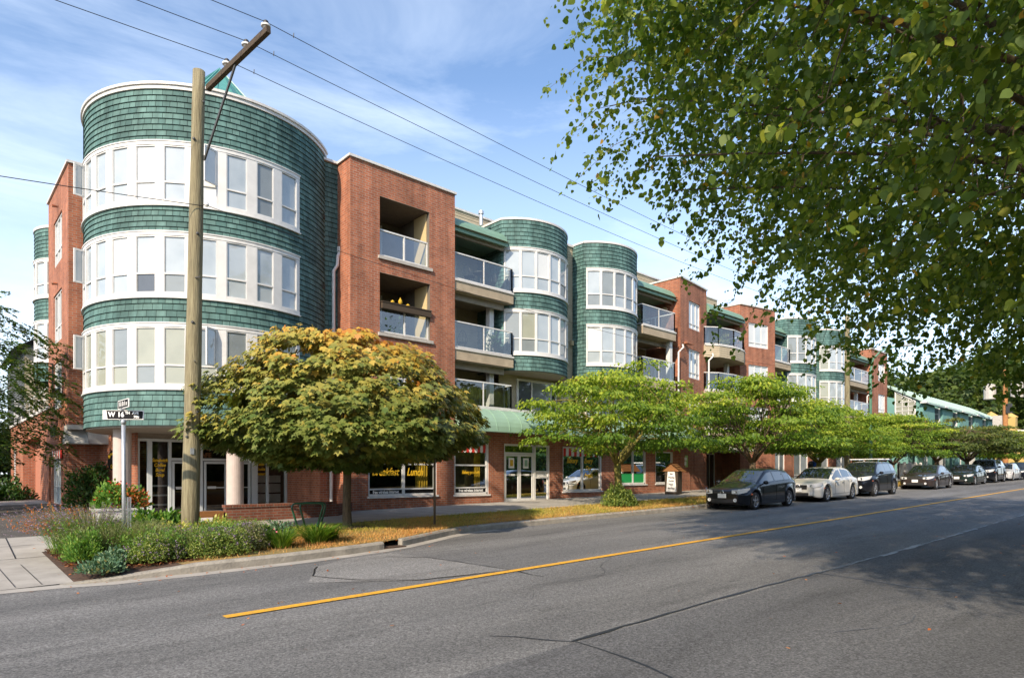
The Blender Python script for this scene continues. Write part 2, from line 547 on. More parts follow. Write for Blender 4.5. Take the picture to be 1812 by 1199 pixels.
def text_obj(body, mat_key, xf, size, parent=None, shear=0.0, offset=0.0, align='CENTER', sx=1.0, extrude=0.002, name='lettering', spacing=1.0):
    """text turned into a mesh, standing on a wall frame (a, b, c)"""
    cu = bpy.data.curves.new(name, 'FONT')
    cu.body = body
    cu.size = size
    cu.shear = shear
    cu.offset = offset
    cu.extrude = extrude
    cu.align_x = align
    cu.align_y = 'CENTER'
    cu.space_character = spacing
    cu.resolution_u = 3
    t = bpy.data.objects.new(name, cu)
    COL.objects.link(t)
    dg = bpy.context.evaluated_depsgraph_get()
    me = bpy.data.meshes.new_from_object(t.evaluated_get(dg))
    bpy.data.objects.remove(t)
    bpy.data.curves.remove(cu)
    for v in me.vertices:
        x, y, z = v.co
        v.co = xf @ Vector((x * sx, z, y))
    me.materials.clear()
    me.materials.append(M[mat_key])
    me.name = name
    o = bpy.data.objects.new(name, me)
    COL.objects.link(o)
    if parent is not None:
        o.parent = parent
        root = parent
        while root.parent is not None: root = root.parent
        if root.get('_world') and parent is root:
            o.location = (-root.location[0], -root.location[1], -root.location[2])
    return o

# ------------------------------------------------------------------ ground
K = 0.0161
def gz(x, y):
    """height of the made ground (road, then pavement behind the kerb)"""
    return K * x + (0.0 if y < 10.9 else 0.15 + 0.02 * max(0, min(y, 18.3) - 12.4))

KERB = [(-60, 11.1), (-8, 11.15), (0.6, 11.15), (1.4, 11.02), (2.0, 10.8), (3.2, 10.72), (4.6, 10.74), (5.8, 10.86), (6.6, 11.0), (7.3, 11.22), (8.2, 11.65), (9.0, 12.05), (9.8, 12.36), (10.8, 12.45), (14, 12.45), (30, 12.45), (60, 12.45), (120, 12.45), (400, 12.45)]
def kerb_y(x):
    return float(np.interp(x, [p[0] for p in KERB], [p[1] for p in KERB]))

def asphalt_mat(name, c1, c2, cracks=True):
    m, n, l, b = newmat(name)
    t = n.new('ShaderNodeTexCoord')
    b.inputs['Roughness'].default_value = 0.85
    b.inputs['Specular IOR Level'].default_value = 0.35
    v = n.new('ShaderNodeTexVoronoi'); v.inputs['Scale'].default_value = 75
    v2 = n.new('ShaderNodeTexNoise'); v2.inputs['Scale'].default_value = 28; v2.inputs['Detail'].default_value = 6; v2.inputs['Roughness'].default_value = 0.8
    big = n.new('ShaderNodeTexNoise'); big.inputs['Scale'].default_value = 0.35; big.inputs['Detail'].default_value = 6; big.inputs['Roughness'].default_value = 0.6
    mp = n.new('ShaderNodeMapping'); mp.inputs['Scale'].default_value = (0.28, 1.25, 1)
    l.new(t.outputs['Object'], v.inputs['Vector']); l.new(t.outputs['Object'], v2.inputs['Vector'])
    l.new(t.outputs['Object'], mp.inputs['Vector']); l.new(mp.outputs['Vector'], big.inputs['Vector'])
    r = n.new('ShaderNodeValToRGB')
    r.color_ramp.elements[0].position = 0.32; r.color_ramp.elements[0].color = (*c2, 1)
    r.color_ramp.elements[1].position = 0.66; r.color_ramp.elements[1].color = (*c1, 1)
    l.new(big.outputs['Fac'], r.inputs['Fac'])
    sp = n.new('ShaderNodeMapRange')
    sp.inputs['From Min'].default_value = 0.25; sp.inputs['From Max'].default_value = 0.75
    sp.inputs['To Min'].default_value = 0.45; sp.inputs['To Max'].default_value = 1.6
    l.new(v2.outputs['Fac'], sp.inputs['Value'])
    vc = n.new('ShaderNodeSeparateColor'); l.new(v.outputs['Color'], vc.inputs['Color'])
    sp2 = n.new('ShaderNodeMapRange'); sp2.inputs['To Min'].default_value = 0.62; sp2.inputs['To Max'].default_value = 1.5
    l.new(vc.outputs['Red'], sp2.inputs['Value'])
    m1 = n.new('ShaderNodeMath'); m1.operation = 'MULTIPLY'
    l.new(sp.outputs['Result'], m1.inputs[0]); l.new(sp2.outputs['Result'], m1.inputs[1])
    mx = n.new('ShaderNodeMixRGB'); mx.blend_type = 'MULTIPLY'; mx.inputs['Fac'].default_value = 1
    l.new(r.outputs['Color'], mx.inputs['Color1']); l.new(m1.outputs['Value'], mx.inputs['Color2'])
    # tyre-polished wheel paths along x
    sx = n.new('ShaderNodeSeparateXYZ'); l.new(t.outputs['Object'], sx.inputs['Vector'])
    wv = n.new('ShaderNodeMath'); wv.operation = 'SINE'
    ms = n.new('ShaderNodeMath'); ms.operation = 'MULTIPLY'; ms.inputs[1].default_value = 2 * math.pi / 1.66
    l.new(sx.outputs['Y'], ms.inputs[0]); l.new(ms.outputs['Value'], wv.inputs[0])
    wr = n.new('ShaderNodeMapRange'); wr.inputs['From Min'].default_value = -1; wr.inputs['To Min'].default_value = 0.90; wr.inputs['To Max'].default_value = 1.08
    l.new(wv.outputs['Value'], wr.inputs['Value'])
    mx2 = n.new('ShaderNodeMixRGB'); mx2.blend_type = 'MULTIPLY'; mx2.inputs['Fac'].default_value = 1
    l.new(mx.outputs['Color'], mx2.inputs['Color1']); l.new(wr.outputs['Result'], mx2.inputs['Color2'])
    ob = n.new('ShaderNodeTexNoise'); ob.inputs['Scale'].default_value = 0.9; ob.inputs['Detail'].default_value = 7; ob.inputs['Roughness'].default_value = 0.75
    om = n.new('ShaderNodeMapping'); om.inputs['Scale'].default_value = (0.35, 2.2, 1); om.inputs['Location'].default_value = (3, 7, 0)
    l.new(t.outputs['Object'], om.inputs['Vector']); l.new(om.outputs['Vector'], ob.inputs['Vector'])
    orr = n.new('ShaderNodeMapRange'); orr.inputs['From Min'].default_value = 0.52; orr.inputs['From Max'].default_value = 0.72; orr.inputs['To Min'].default_value = 1.03; orr.inputs['To Max'].default_value = 0.62
    l.new(ob.outputs['Fac'], orr.inputs['Value'])
    mx3 = n.new('ShaderNodeMixRGB'); mx3.blend_type = 'MULTIPLY'; mx3.inputs['Fac'].default_value = 1
    l.new(mx2.outputs['Color'], mx3.inputs['Color1']); l.new(orr.outputs['Result'], mx3.inputs['Color2'])
    l.new(mx3.outputs['Color'], b.inputs['Base Color'])
    bp = n.new('ShaderNodeBump'); bp.inputs['Strength'].default_value = 0.7; bp.inputs['Distance'].default_value = 0.01
    l.new(m1.outputs['Value'], bp.inputs['Height']); l.new(bp.outputs['Normal'], b.inputs['Normal'])
    return m
M['asphalt'] = asphalt_mat('asphalt', (0.188, 0.184, 0.178), (0.116, 0.115, 0.114))
M['asphalt_shaded'] = asphalt_mat('asphalt_shaded', (0.130, 0.129, 0.130), (0.080, 0.080, 0.082))  # tree shade on the near lane, put into a darker asphalt colour
M['asphalt_patch'] = asphalt_mat('asphalt_patch', (0.235, 0.228, 0.218), (0.19, 0.184, 0.176))
M['paving'] = asphalt_mat('paving', (0.11, 0.10, 0.09), (0.07, 0.065, 0.06))
M['tar'] = mat('tar', (0.018, 0.018, 0.02), 0.45, var=0.3)
M['yellow_line'] = mat('yellow_line', (0.88, 0.44, 0.012), 0.7, col2=(0.50, 0.27, 0.04), scale=16, bump=0.5, bscale=90)
M['dry_grass'] = mat('dry_grass', (0.36, 0.21, 0.08), 0.95, col2=(0.15, 0.15, 0.04), scale=1.7, bump=1, bscale=50, det=9)
M['far_ground'] = mat('far_ground', (0.08, 0.10, 0.045), 0.95, var=0.3, scale=0.2)

def strip(name, edges, zoff, m, kind='structure', under=None):
    """sheet between y0(x) and y1(x): edges = [(x, y0, y1)]"""
    mb = MB()
    a = [mb.av([(x, y0, K * x + zoff[0]), (x, y1, K * x + zoff[1])]) for x, y0, y1 in edges]
    for p, q in zip(a, a[1:]):
        mb.af([p, q, q + 1, p + 1])
    return tag(mb.build(name, m), kind=kind)

mb = MB()
mb.quad((-1500, -1500, K * -1500 - .35), (1500, -1500, K * 1500 - .35), (1500, 1500, K * 1500 - .35), (-1500, 1500, K * -1500 - .35))
tag(mb.build('ground', 'far_ground'), kind='structure')
strip('road', [(-60, 0.2, 13.5), (400, 0.2, 13.5)], (0, 0), 'asphalt')
strip('near_lane_shade', [(-60, .2, 3.84), (4.3, .2, 3.9), (16, .2, 3.74), (60, .2, 3.6), (400, .2, 3.4)], (.0035, .0035), 'asphalt_shaded')  # sheet up to the seam, its darker colour standing in for tree shade
strip('near_pavement', [(-60, -30, 0.2), (400, -30, 0.2)], (0.13, 0.13), 'dry_grass')
mb = MB()
for x0, x1 in [(-60, 400)]:
    mb.beam((x0, 0.12, K * x0 + .06), (x1, 0.12, K * x1 + .06), 0.16, 0.2)
tag(mb.build('near_kerb', 'kerb'), kind='structure')

# far kerb (two runs with a drain gap), gutter lip
def kerb_run(name, x0, x1, h=0.15, ramp=None):
    xs = sorted(set([x0, x1] + [p[0] for p in KERB if x0 < p[0] < x1]))
    mb = MB()
    rings = []
    for x in xs:
        y = kerb_y(x)
        hh = h if not ramp else h * min(1, max(0.03, (x - ramp[0]) / (ramp[1] - ramp[0])))
        z = K * x
        rings.append(mb.av([(x, y, z - .1), (x, y, z + hh * .75), (x, y + .035, z + hh), (x, y + .16, z + hh), (x, y + .16, z - .1)]))
    for p, q in zip(rings, rings[1:]):
        for k in range(4): mb.af([p + k, q + k, q + k + 1, p + k + 1])
    mb.af([rings[0] + k for k in range(5)][::-1]); mb.af([rings[-1] + k for k in range(5)])
    return tag(mb.build(name, 'kerb'), kind='structure')
kerb_run('kerb', 1.45, 6.72, ramp=(1.45, 3.0))
kerb_run('kerb', 7.25, 400)
mb = MB()
xs = [p[0] for p in KERB if p[0] <= 10.8]
for i, j in zip(xs, xs[1:]):
    mb.quad((i, kerb_y(i) - .3, K * i + .004), (j, kerb_y(j) - .3, K * j + .004), (j, kerb_y(j) + .02, K * j + .006), (i, kerb_y(i) + .02, K * i + .006))
tag(mb.build('gutter', 'concrete'), kind='structure')
mb = MB()
mb.box(6.72, 11.05, 0.0, 7.25, 11.3, 0.14)
tag(mb.build('drain_gap', 'soil'), kind='structure')

def rampz(x, y): return K * x + .01 + .0393 * max(0, min(y, 17.0) - 11.1)
def behind(x, y): return K * x + 0.15 + 0.02 * max(0, y - 12.4)
def sheet(name, poly_rows, m, off=0.0, kind='structure', zf=behind):
    """rows of points [(x,y)...] lofted"""
    mb = MB()
    rows = [mb.av([(x, y, zf(x, y) + off) for x, y in r]) for r in poly_rows]
    n = len(poly_rows[0])
    for p, q in zip(rows, rows[1:]):
        for k in range(n - 1): mb.af([p + k, q + k, q + k + 1, p + k + 1])
    return tag(mb.build(name, m), kind=kind)

xs = [3.0, 3.2, 4.6, 5.8, 6.6, 7.3, 8.2, 9.0, 9.8, 10.8, 14, 20, 30, 60, 120, 300]
sheet('boulevard', [[(x, kerb_y(x) + .15), (x, kerb_y(x) + 1.0), (x, 15.15)] for x in xs], 'dry_grass', -0.012)
def soilz(x, y):
    t = min(1, max(0, (x - 1.6) / .7)); k = min(1, max(0, (x - 1.45) / 1.55))
    edge = K * x + .15 * k - .012
    return (rampz(x, y) - .008) * (1 - t) + (edge if y < 11.3 else behind(x, y) - .02) * t
sheet('flower_bed_soil', [[(x, kerb_y(x) + .14), (x, 11.6), (x, 12.6), (x, 13.6), (x, 14.52 if x < 2.56 else 15.15)] for x in (1.61, 1.8, 2.0, 2.3, 2.56, 3.01)], 'soil', 0, zf=soilz)
sheet('pavement', [[(x, 15.15), (x, 16.5), (x, 18.6)] for x in (2.55, 6, 12, 20, 30, 60, 120, 300)], 'concrete', 0.0)
sheet('cafe_floor', [[(x, 18.6), (x, 25.5)] for x in (3.4, 6, 9, 9.95)], 'concrete', 0.002, zf=lambda x, y: 0.27 + K * x)
# kerb ramp with grooves, then darker lane between the pavements
sheet('pavement_ramp', [[(x, 11.12), (x, 12.4), (x, 13.9), (x, 15.6), (min(x, 1.9) if x > 2 else x, 17.0)] for x in (-40, -10, -2, 0.2, 1.0, 1.62)], 'concrete', 0.0, zf=rampz)
sheet('pavement_ramp', [[(x, 14.52), (x, 15.15), (x, 17.0)] for x in (1.62, 2.55)], 'concrete', 0.0, zf=lambda x, y: rampz(x, y) if x < 2 else behind(x, y))
sheet('lane_paving', [[(x, 17.0), (x, 28.5)] for x in (-40, -10, 0, 2.55, 3.47)], 'paving', 0.0)
sheet('pavement', [[(x, 28.5), (x, 31.0)] for x in (-40, -10, 0, 3.47)], 'concrete', 0.0)
sheet('yard', [[(x, 31.0), (x, 60.0)] for x in (-40, -10, 0, 3.47)], 'paving', -0.02)
mb = MB()
for i, x in enumerate([1.25, 0.95, 0.62, 0.28, -0.1, -0.5, -0.95]):
    for (y0, y1) in ((11.2, 13.2),):
        mb.quad(*[(px, py, rampz(px, py) + .004) for px, py in ((x, y0), (x + .012, y0), (x + .012 - .06, y1), (x - .06, y1))])
for y in (13.9, 15.6):
    mb.quad(*[(px, py, rampz(px, py) + .005) for px, py in ((-10, y), (1.62, y), (1.62, y + .02), (-10, y + .02))])
mb.quad(*[(px, py, rampz(px, py) + .006) for px, py in ((1.18, 13.9), (1.2, 13.9), (1.3, 17), (1.28, 17))])
for x in np.arange(4, 60, 1.5):
    mb.quad(*[(px, py, behind(px, py) + .004) for px, py in ((x, 15.2), (x + .015, 15.2), (x + .015, 17.0), (x, 17.0))])
for y in (19.0, 21.0, 23.2, 25.4):
    mb.quad(*[(px, py, behind(px, py) - .004) for px, py in ((-10, y), (3.4, y + .3), (3.4, y + .34), (-10, y + .04))])
tag(mb.build('pavement_joints', 'tar'), kind='structure')

# painted lines, seams and patches, each a sheet above the road
def ribbon(mb, pts, w, off, jitter=0.0):
    pts = [Vector((p[0], p[1], 0)) for p in pts]
    dense = []
    for a, b in zip(pts, pts[1:]):
        n_ = max(1, int((b - a).length / 0.25)) if jitter else 1
        for i in range(n_): dense.append(a.lerp(b, i / n_))
    dense.append(pts[-1])
    r_ = []
    for i, p in enumerate(dense):
        d = (dense[min(i + 1, len(dense) - 1)] - dense[max(0, i - 1)]).normalized()
        s_ = Vector((-d.y, d.x, 0)) * w / 2
        j = Vector((random.uniform(-1, 1), random.uniform(-1, 1), 0)) * jitter
        k = random.uniform(.5, 1.3) if jitter else 1
        r_.append(mb.av([(p.x + j.x - s_.x * k, p.y + j.y - s_.y * k, K * (p.x + j.x) + off), (p.x + j.x + s_.x * k, p.y + j.y + s_.y * k, K * (p.x + j.x) + off)]))
    for a, b in zip(r_, r_[1:]): mb.af([a, b, b + 1, a + 1])
mb = MB(); ribbon(mb, [(2.42, 7.25), (2.9, 7.25), (20, 7.2), (60, 7.2)], 0.15, 0.012); ribbon(mb, [(60, 7.2), (250, 7.2)], .12, .012)
tag(mb.build('yellow_centre_line', 'yellow_line'), kind='structure')
mb = MB()
mb.quad(*[(x, y, K * x + .005) for x, y in ((4.75, 9.9), (4.0, 8.6), (5.24, 7.62), (6.71, 7.3), (6.66, 9.4), (6.5, 10.45), (5.6, 10.4))])
tag(mb.build('road_patch', 'asphalt_patch'), kind='structure')
mb = MB()
ribbon(mb, [(4.37, 3.93), (5.91, 3.96), (7.93, 3.95), (9.76, 3.86), (13.5, 3.8), (16, 3.75)], 0.045, 0.008, 0.018)
ribbon(mb, [(4.37, 3.93), (4.3, 3.3), (4.15, 2.73), (3.9, 1.8), (3.8, 0.5)], 0.03, 0.008, 0.02)
ribbon(mb, [(4.37, 3.93), (4.1, 4.4), (3.95, 4.6)], 0.02, 0.008, 0.02)
ribbon(mb, [(9.6, 3.85), (9.3, 2.6), (9.37, 1.46), (9.2, 0.3)], 0.03, 0.008, 0.02)
ribbon(mb, [(4.75, 9.9), (4.3, 9.1), (4.6, 8.3), (5.24, 7.62), (6.71, 7.32)], 0.03, 0.009, 0.02)
ribbon(mb, [(6.2, 10.1), (6.66, 9.4), (6.7, 8.4), (6.71, 7.37), (6.63, 6.56)], 0.03, 0.009, 0.02)
rc = random.Random(4)
for k in range(8):
    x_, y_ = rc.uniform(1.5, 22), rc.uniform(1.5, 10.2)
    an_ = rc.choice([0, 0, 1.5]) + rc.uniform(-.4, .4)
    pts_ = [(x_, y_)]
    for j in range(rc.randrange(4, 11)):
        an_ += rc.uniform(-.5, .5); x_ += .35 * math.cos(an_); y_ += .35 * math.sin(an_)
        if y_ > 10.4 or y_ < .5: break
        pts_.append((x_, y_))
    if len(pts_) > 2: ribbon(mb, pts_, rc.uniform(.004, .009), 0.0085, 0.006)
tag(mb.build('tar_seams', 'tar'), kind='structure')
M['worn_white'] = mat('worn_white', (0.42, 0.44, 0.46), 0.8, col2=(0.13, 0.13, 0.13), scale=9, det=9)
mb = MB()
x = 12.0
while x < 60:
    L_ = random.uniform(.25, 1.3)
    ribbon(mb, [(x, 3.83 - .004 * x), (x + L_, 3.83 - .004 * (x + L_))], random.uniform(.05, .11), 0.012, 0.02)
    x += L_ + random.uniform(.05, .7)
tag(mb.build('worn_lane_line', 'worn_white'), kind='structure')

# ------------------------------------------------------------------ apartment building
apt = thing('apartment_building', 'four storey corner block of red brick with rounded green shingled towers, balconies and shops below', 'building', (9.9, 18.3, 0.25), world=True)
B = lambda mb, name, m, parent=apt, smooth=False: mb.build(name, m, parent, smooth)

def wall_holes(mb, xf, L, z0, z1, holes, depth=0.14, m=0, mr=None, ends=None):
    """wall face in the frame's (a, c) plane with rectangular holes and reveals going inward"""
    o = MB(xf); 
    A = sorted(set([0, L] + [h[0] for h in holes] + [h[1] for h in holes]))
    Z = sorted(set([z0, z1] + [h[2] for h in holes] + [h[3] for h in holes]))
    for a0, a1 in zip(A, A[1:]):
        for c0, c1 in zip(Z, Z[1:]):
            am, cm = (a0 + a1) / 2, (c0 + c1) / 2
            if any(h[0] < am < h[1] and h[2] < cm < h[3] for h in holes): continue
            o.quad((a0, 0, c0), (a1, 0, c0), (a1, 0, c1), (a0, 0, c1), uv=[(a0, c0), (a1, c0), (a1, c1), (a0, c1)], m=m)
    for h in holes:
        a0, a1, c0, c1 = h[:4]
        d = h[4] if len(h) > 4 else depth
        k = m if mr is None or d < 1 else mr
        o.quad((a0, 0, c0), (a0, 0, c1), (a0, -d, c1), (a0, -d, c0), uv=[(0, c0), (0, c1), (d, c1), (d, c0)], m=k)
        o.quad((a1, 0, c0), (a1, -d, c0), (a1, -d, c1), (a1, 0, c1), uv=[(0, c0), (d, c0), (d, c1), (0, c1)], m=k)
        o.quad((a0, 0, c0), (a0, -d, c0), (a1, -d, c0), (a1, 0, c0), uv=[(a0, 0), (a0, d), (a1, d), (a1, 0)], m=k)
        o.quad((a0, 0, c1), (a1, 0, c1), (a1, -d, c1), (a0, -d, c1), uv=[(a0, 0), (a1, 0), (a1, d), (a0, d)], m=k)
    b = len(mb.v)
    mb.v.extend(o.v)
    for f, u, i in zip(o.f, o.uv, o.mi):
        mb.f.append([k + b for k in f]); mb.uv.append(u); mb.mi.append(i)

def window(xf, a0, a1, c0, c1, cols=(0.5,), transom=None, panes=None, fw=0.06, bw=0.045, inset=0.06, sill=False, parent=apt, label=None, name='window', mats=None, casing=0.0, sash=None):
    """framed window on a wall frame; panes = material index per (column, row)"""
    f = MB(xf)
    y0, y1 = -inset - .05, -inset + .02
    W, H = a1 - a0, c1 - c0
    f.box(a0, y0, c0, a0 + fw, y1, c1); f.box(a1 - fw, y0, c0, a1, y1, c1)
    f.box(a0 + fw, y0, c0, a1 - fw, y1, c0 + fw); f.box(a0 + fw, y0, c1 - fw, a1 - fw, y1, c1)
    xs_ = [a0 + fw] + [a0 + W * c for c in cols] + [a1 - fw]
    for c in cols:
        x = a0 + W * c
        f.box(x - bw / 2, y0 + .004, c0 + fw, x + bw / 2, y1 - .003, c1 - fw)
    if transom is not None:
        z = c0 + H * transom
        f.box(a0 + fw, y0 + .008, z - bw / 2, a1 - fw, y1 - .006, z + bw / 2)
    if sill:
        f.box(a0 - .06, -.0, c0 - .07, a1 + .06, .06, c0 - .003)
    if casing:
        f.box(a0 - casing, -.01, c0 - casing, a0 - .002, .035, c1 + casing); f.box(a1 + .002, -.01, c0 - casing, a1 + casing, .035, c1 + casing)
        f.box(a0 - .002, -.01, c0 - casing, a1 + .002, .033, c0 - .002); f.box(a0 - .002, -.01, c1 + .002, a1 + .002, .033, c1 + casing)
    w = B(f, name, 'trim', parent)
    if label: w['label'] = label
    mats = mats or ['white_blind', 'blue_blind', 'beige_blind', 'grey_blind', 'dark_pane', 'vertical_blind']
    g = MB(xf)
    rows = [(c0 + fw, c1 - fw)] if transom is None else [(c0 + fw, c0 + H * transom), (c0 + H * transom, c1 - fw)]
    k = 0
    for i in range(len(xs_) - 1):
        for r0, r1 in rows:
            mi = panes[k % len(panes)] if panes else 0
            k += 1
            g.quad((xs_[i], -inset - .02, r0), (xs_[i + 1], -inset - .02, r0), (xs_[i + 1], -inset - .02, r1), (xs_[i], -inset - .02, r1),
                   uv=[(xs_[i], r0), (xs_[i + 1], r0), (xs_[i + 1], r1), (xs_[i], r1)], m=mi)
    B(g, 'pane', mats, w)
    return w

# ---- corner tower
TX, TY, TR = 6.85, 21.4, 3.45
A0, A1 = -300.0, -40.5                  # the round wall runs from the back of the tower to the flat piece beside the brick block
def arcpath(cx, cy, r, a0, a1, step=3.0):
    n_ = max(2, int(abs(a1 - a0) / step))
    return [(cx + r * math.cos(R(a0 + (a1 - a0) * i / n_)), cy + r * math.sin(R(a0 + (a1 - a0) * i / n_))) for i in range(n_ + 1)]
sh = MB()
bands = [(2.88, 3.85), (5.57, 6.27), (7.98, 8.70), (10.36, 11.74)]
for z0, z1 in bands:
    sh.courses(arcpath(TX, TY, TR, A0, A1), z0, z1, 0.157, 0.028)
wb = [(3.85, 5.57), (6.27, 7.98), (8.70, 10.36)]
AW = -67.0                               # right end of the window bands
for z0, z1 in wb:
    sh.courses(arcpath(TX, TY, TR, AW, A1), z0, z1, 0.157, 0.028)
sh.courses([(9.44, 19.15), (9.93, 19.15)], 2.88, 11.58, 0.157, 0.025)
tower = B(sh, 'shingle_wall', 'shingle')
mb = MB(); mb.arc(TX, TY, TR - .5, TR - .15, A0, A1, 2.9, 11.72); mb.box(9.4, 19.17, 2.88, 9.92, 20.5, 11.58)
B(mb, 'inner_wall', 'interior')
mb = MB(); mb.lathe([(0.01, 2.84), (TR - .03, 2.84), (TR - .03, 2.9)], (TX, TY, 0), 72)
B(mb, 'soffit', 'soffit')
mb = MB(); mb.arc(TX, TY, TR - .25, TR + .05, A0, A1 + 2, 11.741, 11.84, step=3); mb.arc(TX, TY, TR - .2, TR + .09, A0, A1 + 2, 11.841, 11.91, step=3)
B(mb, 'roof_coping', 'coping')
mb = MB(); mb.box(9.38, 19.05, 11.585, 9.95, 19.4, 11.66); B(mb, 'roof_coping', 'coping')
mb = MB(); mb.lathe([(0.01, 11.72), (TR - .1, 11.72)], (TX, TY, 0), 48); B(mb, 'flat_roof', 'roofing')
mb = MB(); mb.lathe([(2.25, 11.9), (2.25, 12.0), (0.02, 14.5)], (TX + .15, TY, 0), 8)
for k in range(16):
    a = 2 * math.pi * k / 16
    rr = 2.25 * (1 if k % 2 == 0 else math.cos(math.pi / 8))
    mb.beam((TX + .15 + rr * math.cos(a), TY + rr * math.sin(a), 12.02), (TX + .15, TY, 14.52), .04, .04)
B(mb, 'pyramid_roof', 'teal_roof')

def band(cx, cy, r, a0, a1, z0, z1, panes, transom=0.36, jamb=0.0, label=None, kinds=(0,), top=0.09, bot=0.10, proud=0.045, mats=None, piers=True):
    """curved white window band; panes = [(left angle, right angle)]"""
    f = MB()
    f.arc(cx, cy, r - .02, r + proud, a0, a1, z0, z0 + bot); f.arc(cx, cy, r - .02, r + proud, a0, a1, z1 - top, z1)
    f.arc(cx, cy, r - .02, r + proud + .03, a0 - .4, a1 + .4, z0 - .035, z0 - .002)
    f.arc(cx, cy, r - .02, r + proud + .02, a0 - .3, a1 + .3, z1 + .002, z1 + .03)
    edges = [a0] + [e for p in panes for e in p] + [a1]
    for i in range(0, len(edges), 2):
        if abs(edges[i + 1] - edges[i]) > .05:
            f.arc(cx, cy, r - .02, r + proud - .01, edges[i], edges[i + 1], z0 + bot + .001, z1 - top - .001)
    pw = B(f, 'window_band', 'trim')
    if label: pw['label'] = label
    mats = mats or ['white_blind', 'blue_blind', 'beige_blind', 'grey_blind', 'dark_pane', 'vertical_blind']
    g = MB(); s_ = MB()
    zt = z0 + (z1 - z0) * transom
    for i, (p, q) in enumerate(panes):
        k = kinds[i % len(kinds)]
        k = k if isinstance(k, tuple) else (k, k)
        P = [(cx + (r - .005) * math.cos(R(a)), cy + (r - .005) * math.sin(R(a))) for a in (p, q)]
        w_ = math.dist(*P)
        for (ra, rb), kk in (((z0 + bot, zt), k[0]), ((zt, z1 - top), k[1])):
            u0 = i * 2.3
            g.quad((*P[0], ra), (*P[1], ra), (*P[1], rb), (*P[0], rb), uv=[(u0, ra), (u0 + w_, ra), (u0 + w_, rb), (u0, rb)], m=kk)
        Pm = [(cx + (r + .012) * math.cos(R(a)), cy + (r + .012) * math.sin(R(a))) for a in (p, q)]
        for zc in (z0 + bot + .015, zt, z1 - top - .015):
            s_.beam((*Pm[0], zc), (*Pm[1], zc), .04, .04)
        for a_ in Pm: s_.beam((*a_, z0 + bot), (*a_, z1 - top), .035, .042, up=(1, 0, 0))
    B(g, 'pane', mats, pw)
    B(s_, 'sash', 'trim', pw)
    return pw

tp = [(-226, -218), (-212, -203), (-198, -190), (-186.5, -178.7 - 0), (-178.7 + 1.2, -169.5), (-165.3, -157.2), (-153.2, -144.6), (-140.6, -131.8), (-128.2, -119.4), (-115.4, -106.8), (-103.0, -94.3), (-90.0, -82.0), (-77.8, -68.9)]
band(TX, TY, TR, -232, AW, *wb[2], tp, kinds=(1, 1, 1, 1, 1, 1, 1, 0, (1, 1), 0, 1, (3, 3), 1), label='top floor window band of the corner tower, blinds closed')
band(TX, TY, TR, -232, AW, *wb[1], tp, kinds=(1, 1, 1, 1, 1, 1, (1, 0), (4, 1), (3, 1), (1, 1), 1, (1, 1), 1), label='third floor window band of the corner tower with an umbrella pattern behind one pane')
band(TX, TY, TR, -232, AW, *wb[0], tp, kinds=(2, 2, 2, 2, 2, 2, (2, 3), (3, 2), (2, 2), (2, 3), (4, 3), 3, 2), label='second floor window band of the corner tower, dark behind blinds')
# casements standing open
def casement(ang, z0, z1, swing, w=0.5, hinge=1, mt='blue_blind'):
    px, py = TX + (TR + .03) * math.cos(R(ang)), TY + (TR + .03) * math.sin(R(ang))
    d = R(ang + swing)
    qx, qy = px + w * math.cos(d), py + w * math.sin(d)
    xf = frame_xf(px, py, qx - px, qy - py)
    f = MB(xf)
    for a, b, c, e in ((0, .045, z0, z1), (w - .045, w, z0, z1), (.045, w - .045, z0, z0 + .045), (.045, w - .045, z1 - .045, z1)):
        f.box(a, -.02, c, b, .02, e)
    o = B(f, 'casement', 'trim')
    g = MB(xf); g.box(.045, -.006, z0 + .045, w - .045, .006, z1 - .045)
    B(g, 'pane', mt, o)
for (z0, z1), dz in zip(wb, (0.05, .05, .05)):
    casement(-181, z0 + dz + .62, z1 - .1, 18, 0.27, mt='blue_blind')
casement(-106.9, wb[2][0] + .62, wb[2][1] - .1, -50, 0.4, mt='white_blind')
casement(-106.9, wb[0][0] + .62, wb[0][1] - .1, -40, 0.4, mt='blue_blind')

# tower columns, cafe front under the tower
for cx_, cy_ in ((4.12, 20.55), (6.46, 18.48)):
    mb = MB(); mb.lathe([(.225, .25), (.225, 2.84)], (cx_, cy_, 0), 28, close=True); B(mb, 'column', 'column', smooth=False)
for o in COL.objects:
    pass

cafe = MB()
xf = frame_xf(4.8, 22, 1, 0)
for a, b in ((-.03, .06), (.27, .40), (.86, .94), (1.74, 1.86), (3.42, 3.62), (3.93, 4.0), (4.58, 4.65)):
    MBx = MB(xf); MBx.box(a, -.06, .28, b, .06, 2.68); cafe.v and None
    b0 = len(cafe.v); cafe.v.extend(MBx.v)
    for f_, u_, i_ in zip(MBx.f, MBx.uv, MBx.mi):
        cafe.f.append([k + b0 for k in f_]); cafe.uv.append(u_); cafe.mi.append(i_)
MBx = MB(xf)
MBx.box(.06, -.055, 2.6, 4.58, .055, 2.68); MBx.box(.94, -.05, 2.02, 1.74, .05, 2.1); MBx.box(1.86, -.05, 2.02, 3.42, .05, 2.1); MBx.box(.06, -.05, .28, .86, .05, .36)
MBx.box(3.62, -.05, .3, 4.58, .05, .42)
b0 = len(cafe.v); cafe.v.extend(MBx.v)
for f_, u_, i_ in zip(MBx.f, MBx.uv, MBx.mi):
    cafe.f.append([k + b0 for k in f_]); cafe.uv.append(u_); cafe.mi.append(i_)
cf = B(cafe, 'cafe_front', 'cafe_white')
g = MB(xf); g.quad((.0, -.0, .3), (4.6, 0, .3), (4.6, 0, 2.65), (0, 0, 2.65)); B(g, 'pane', 'shop_glass', cf)
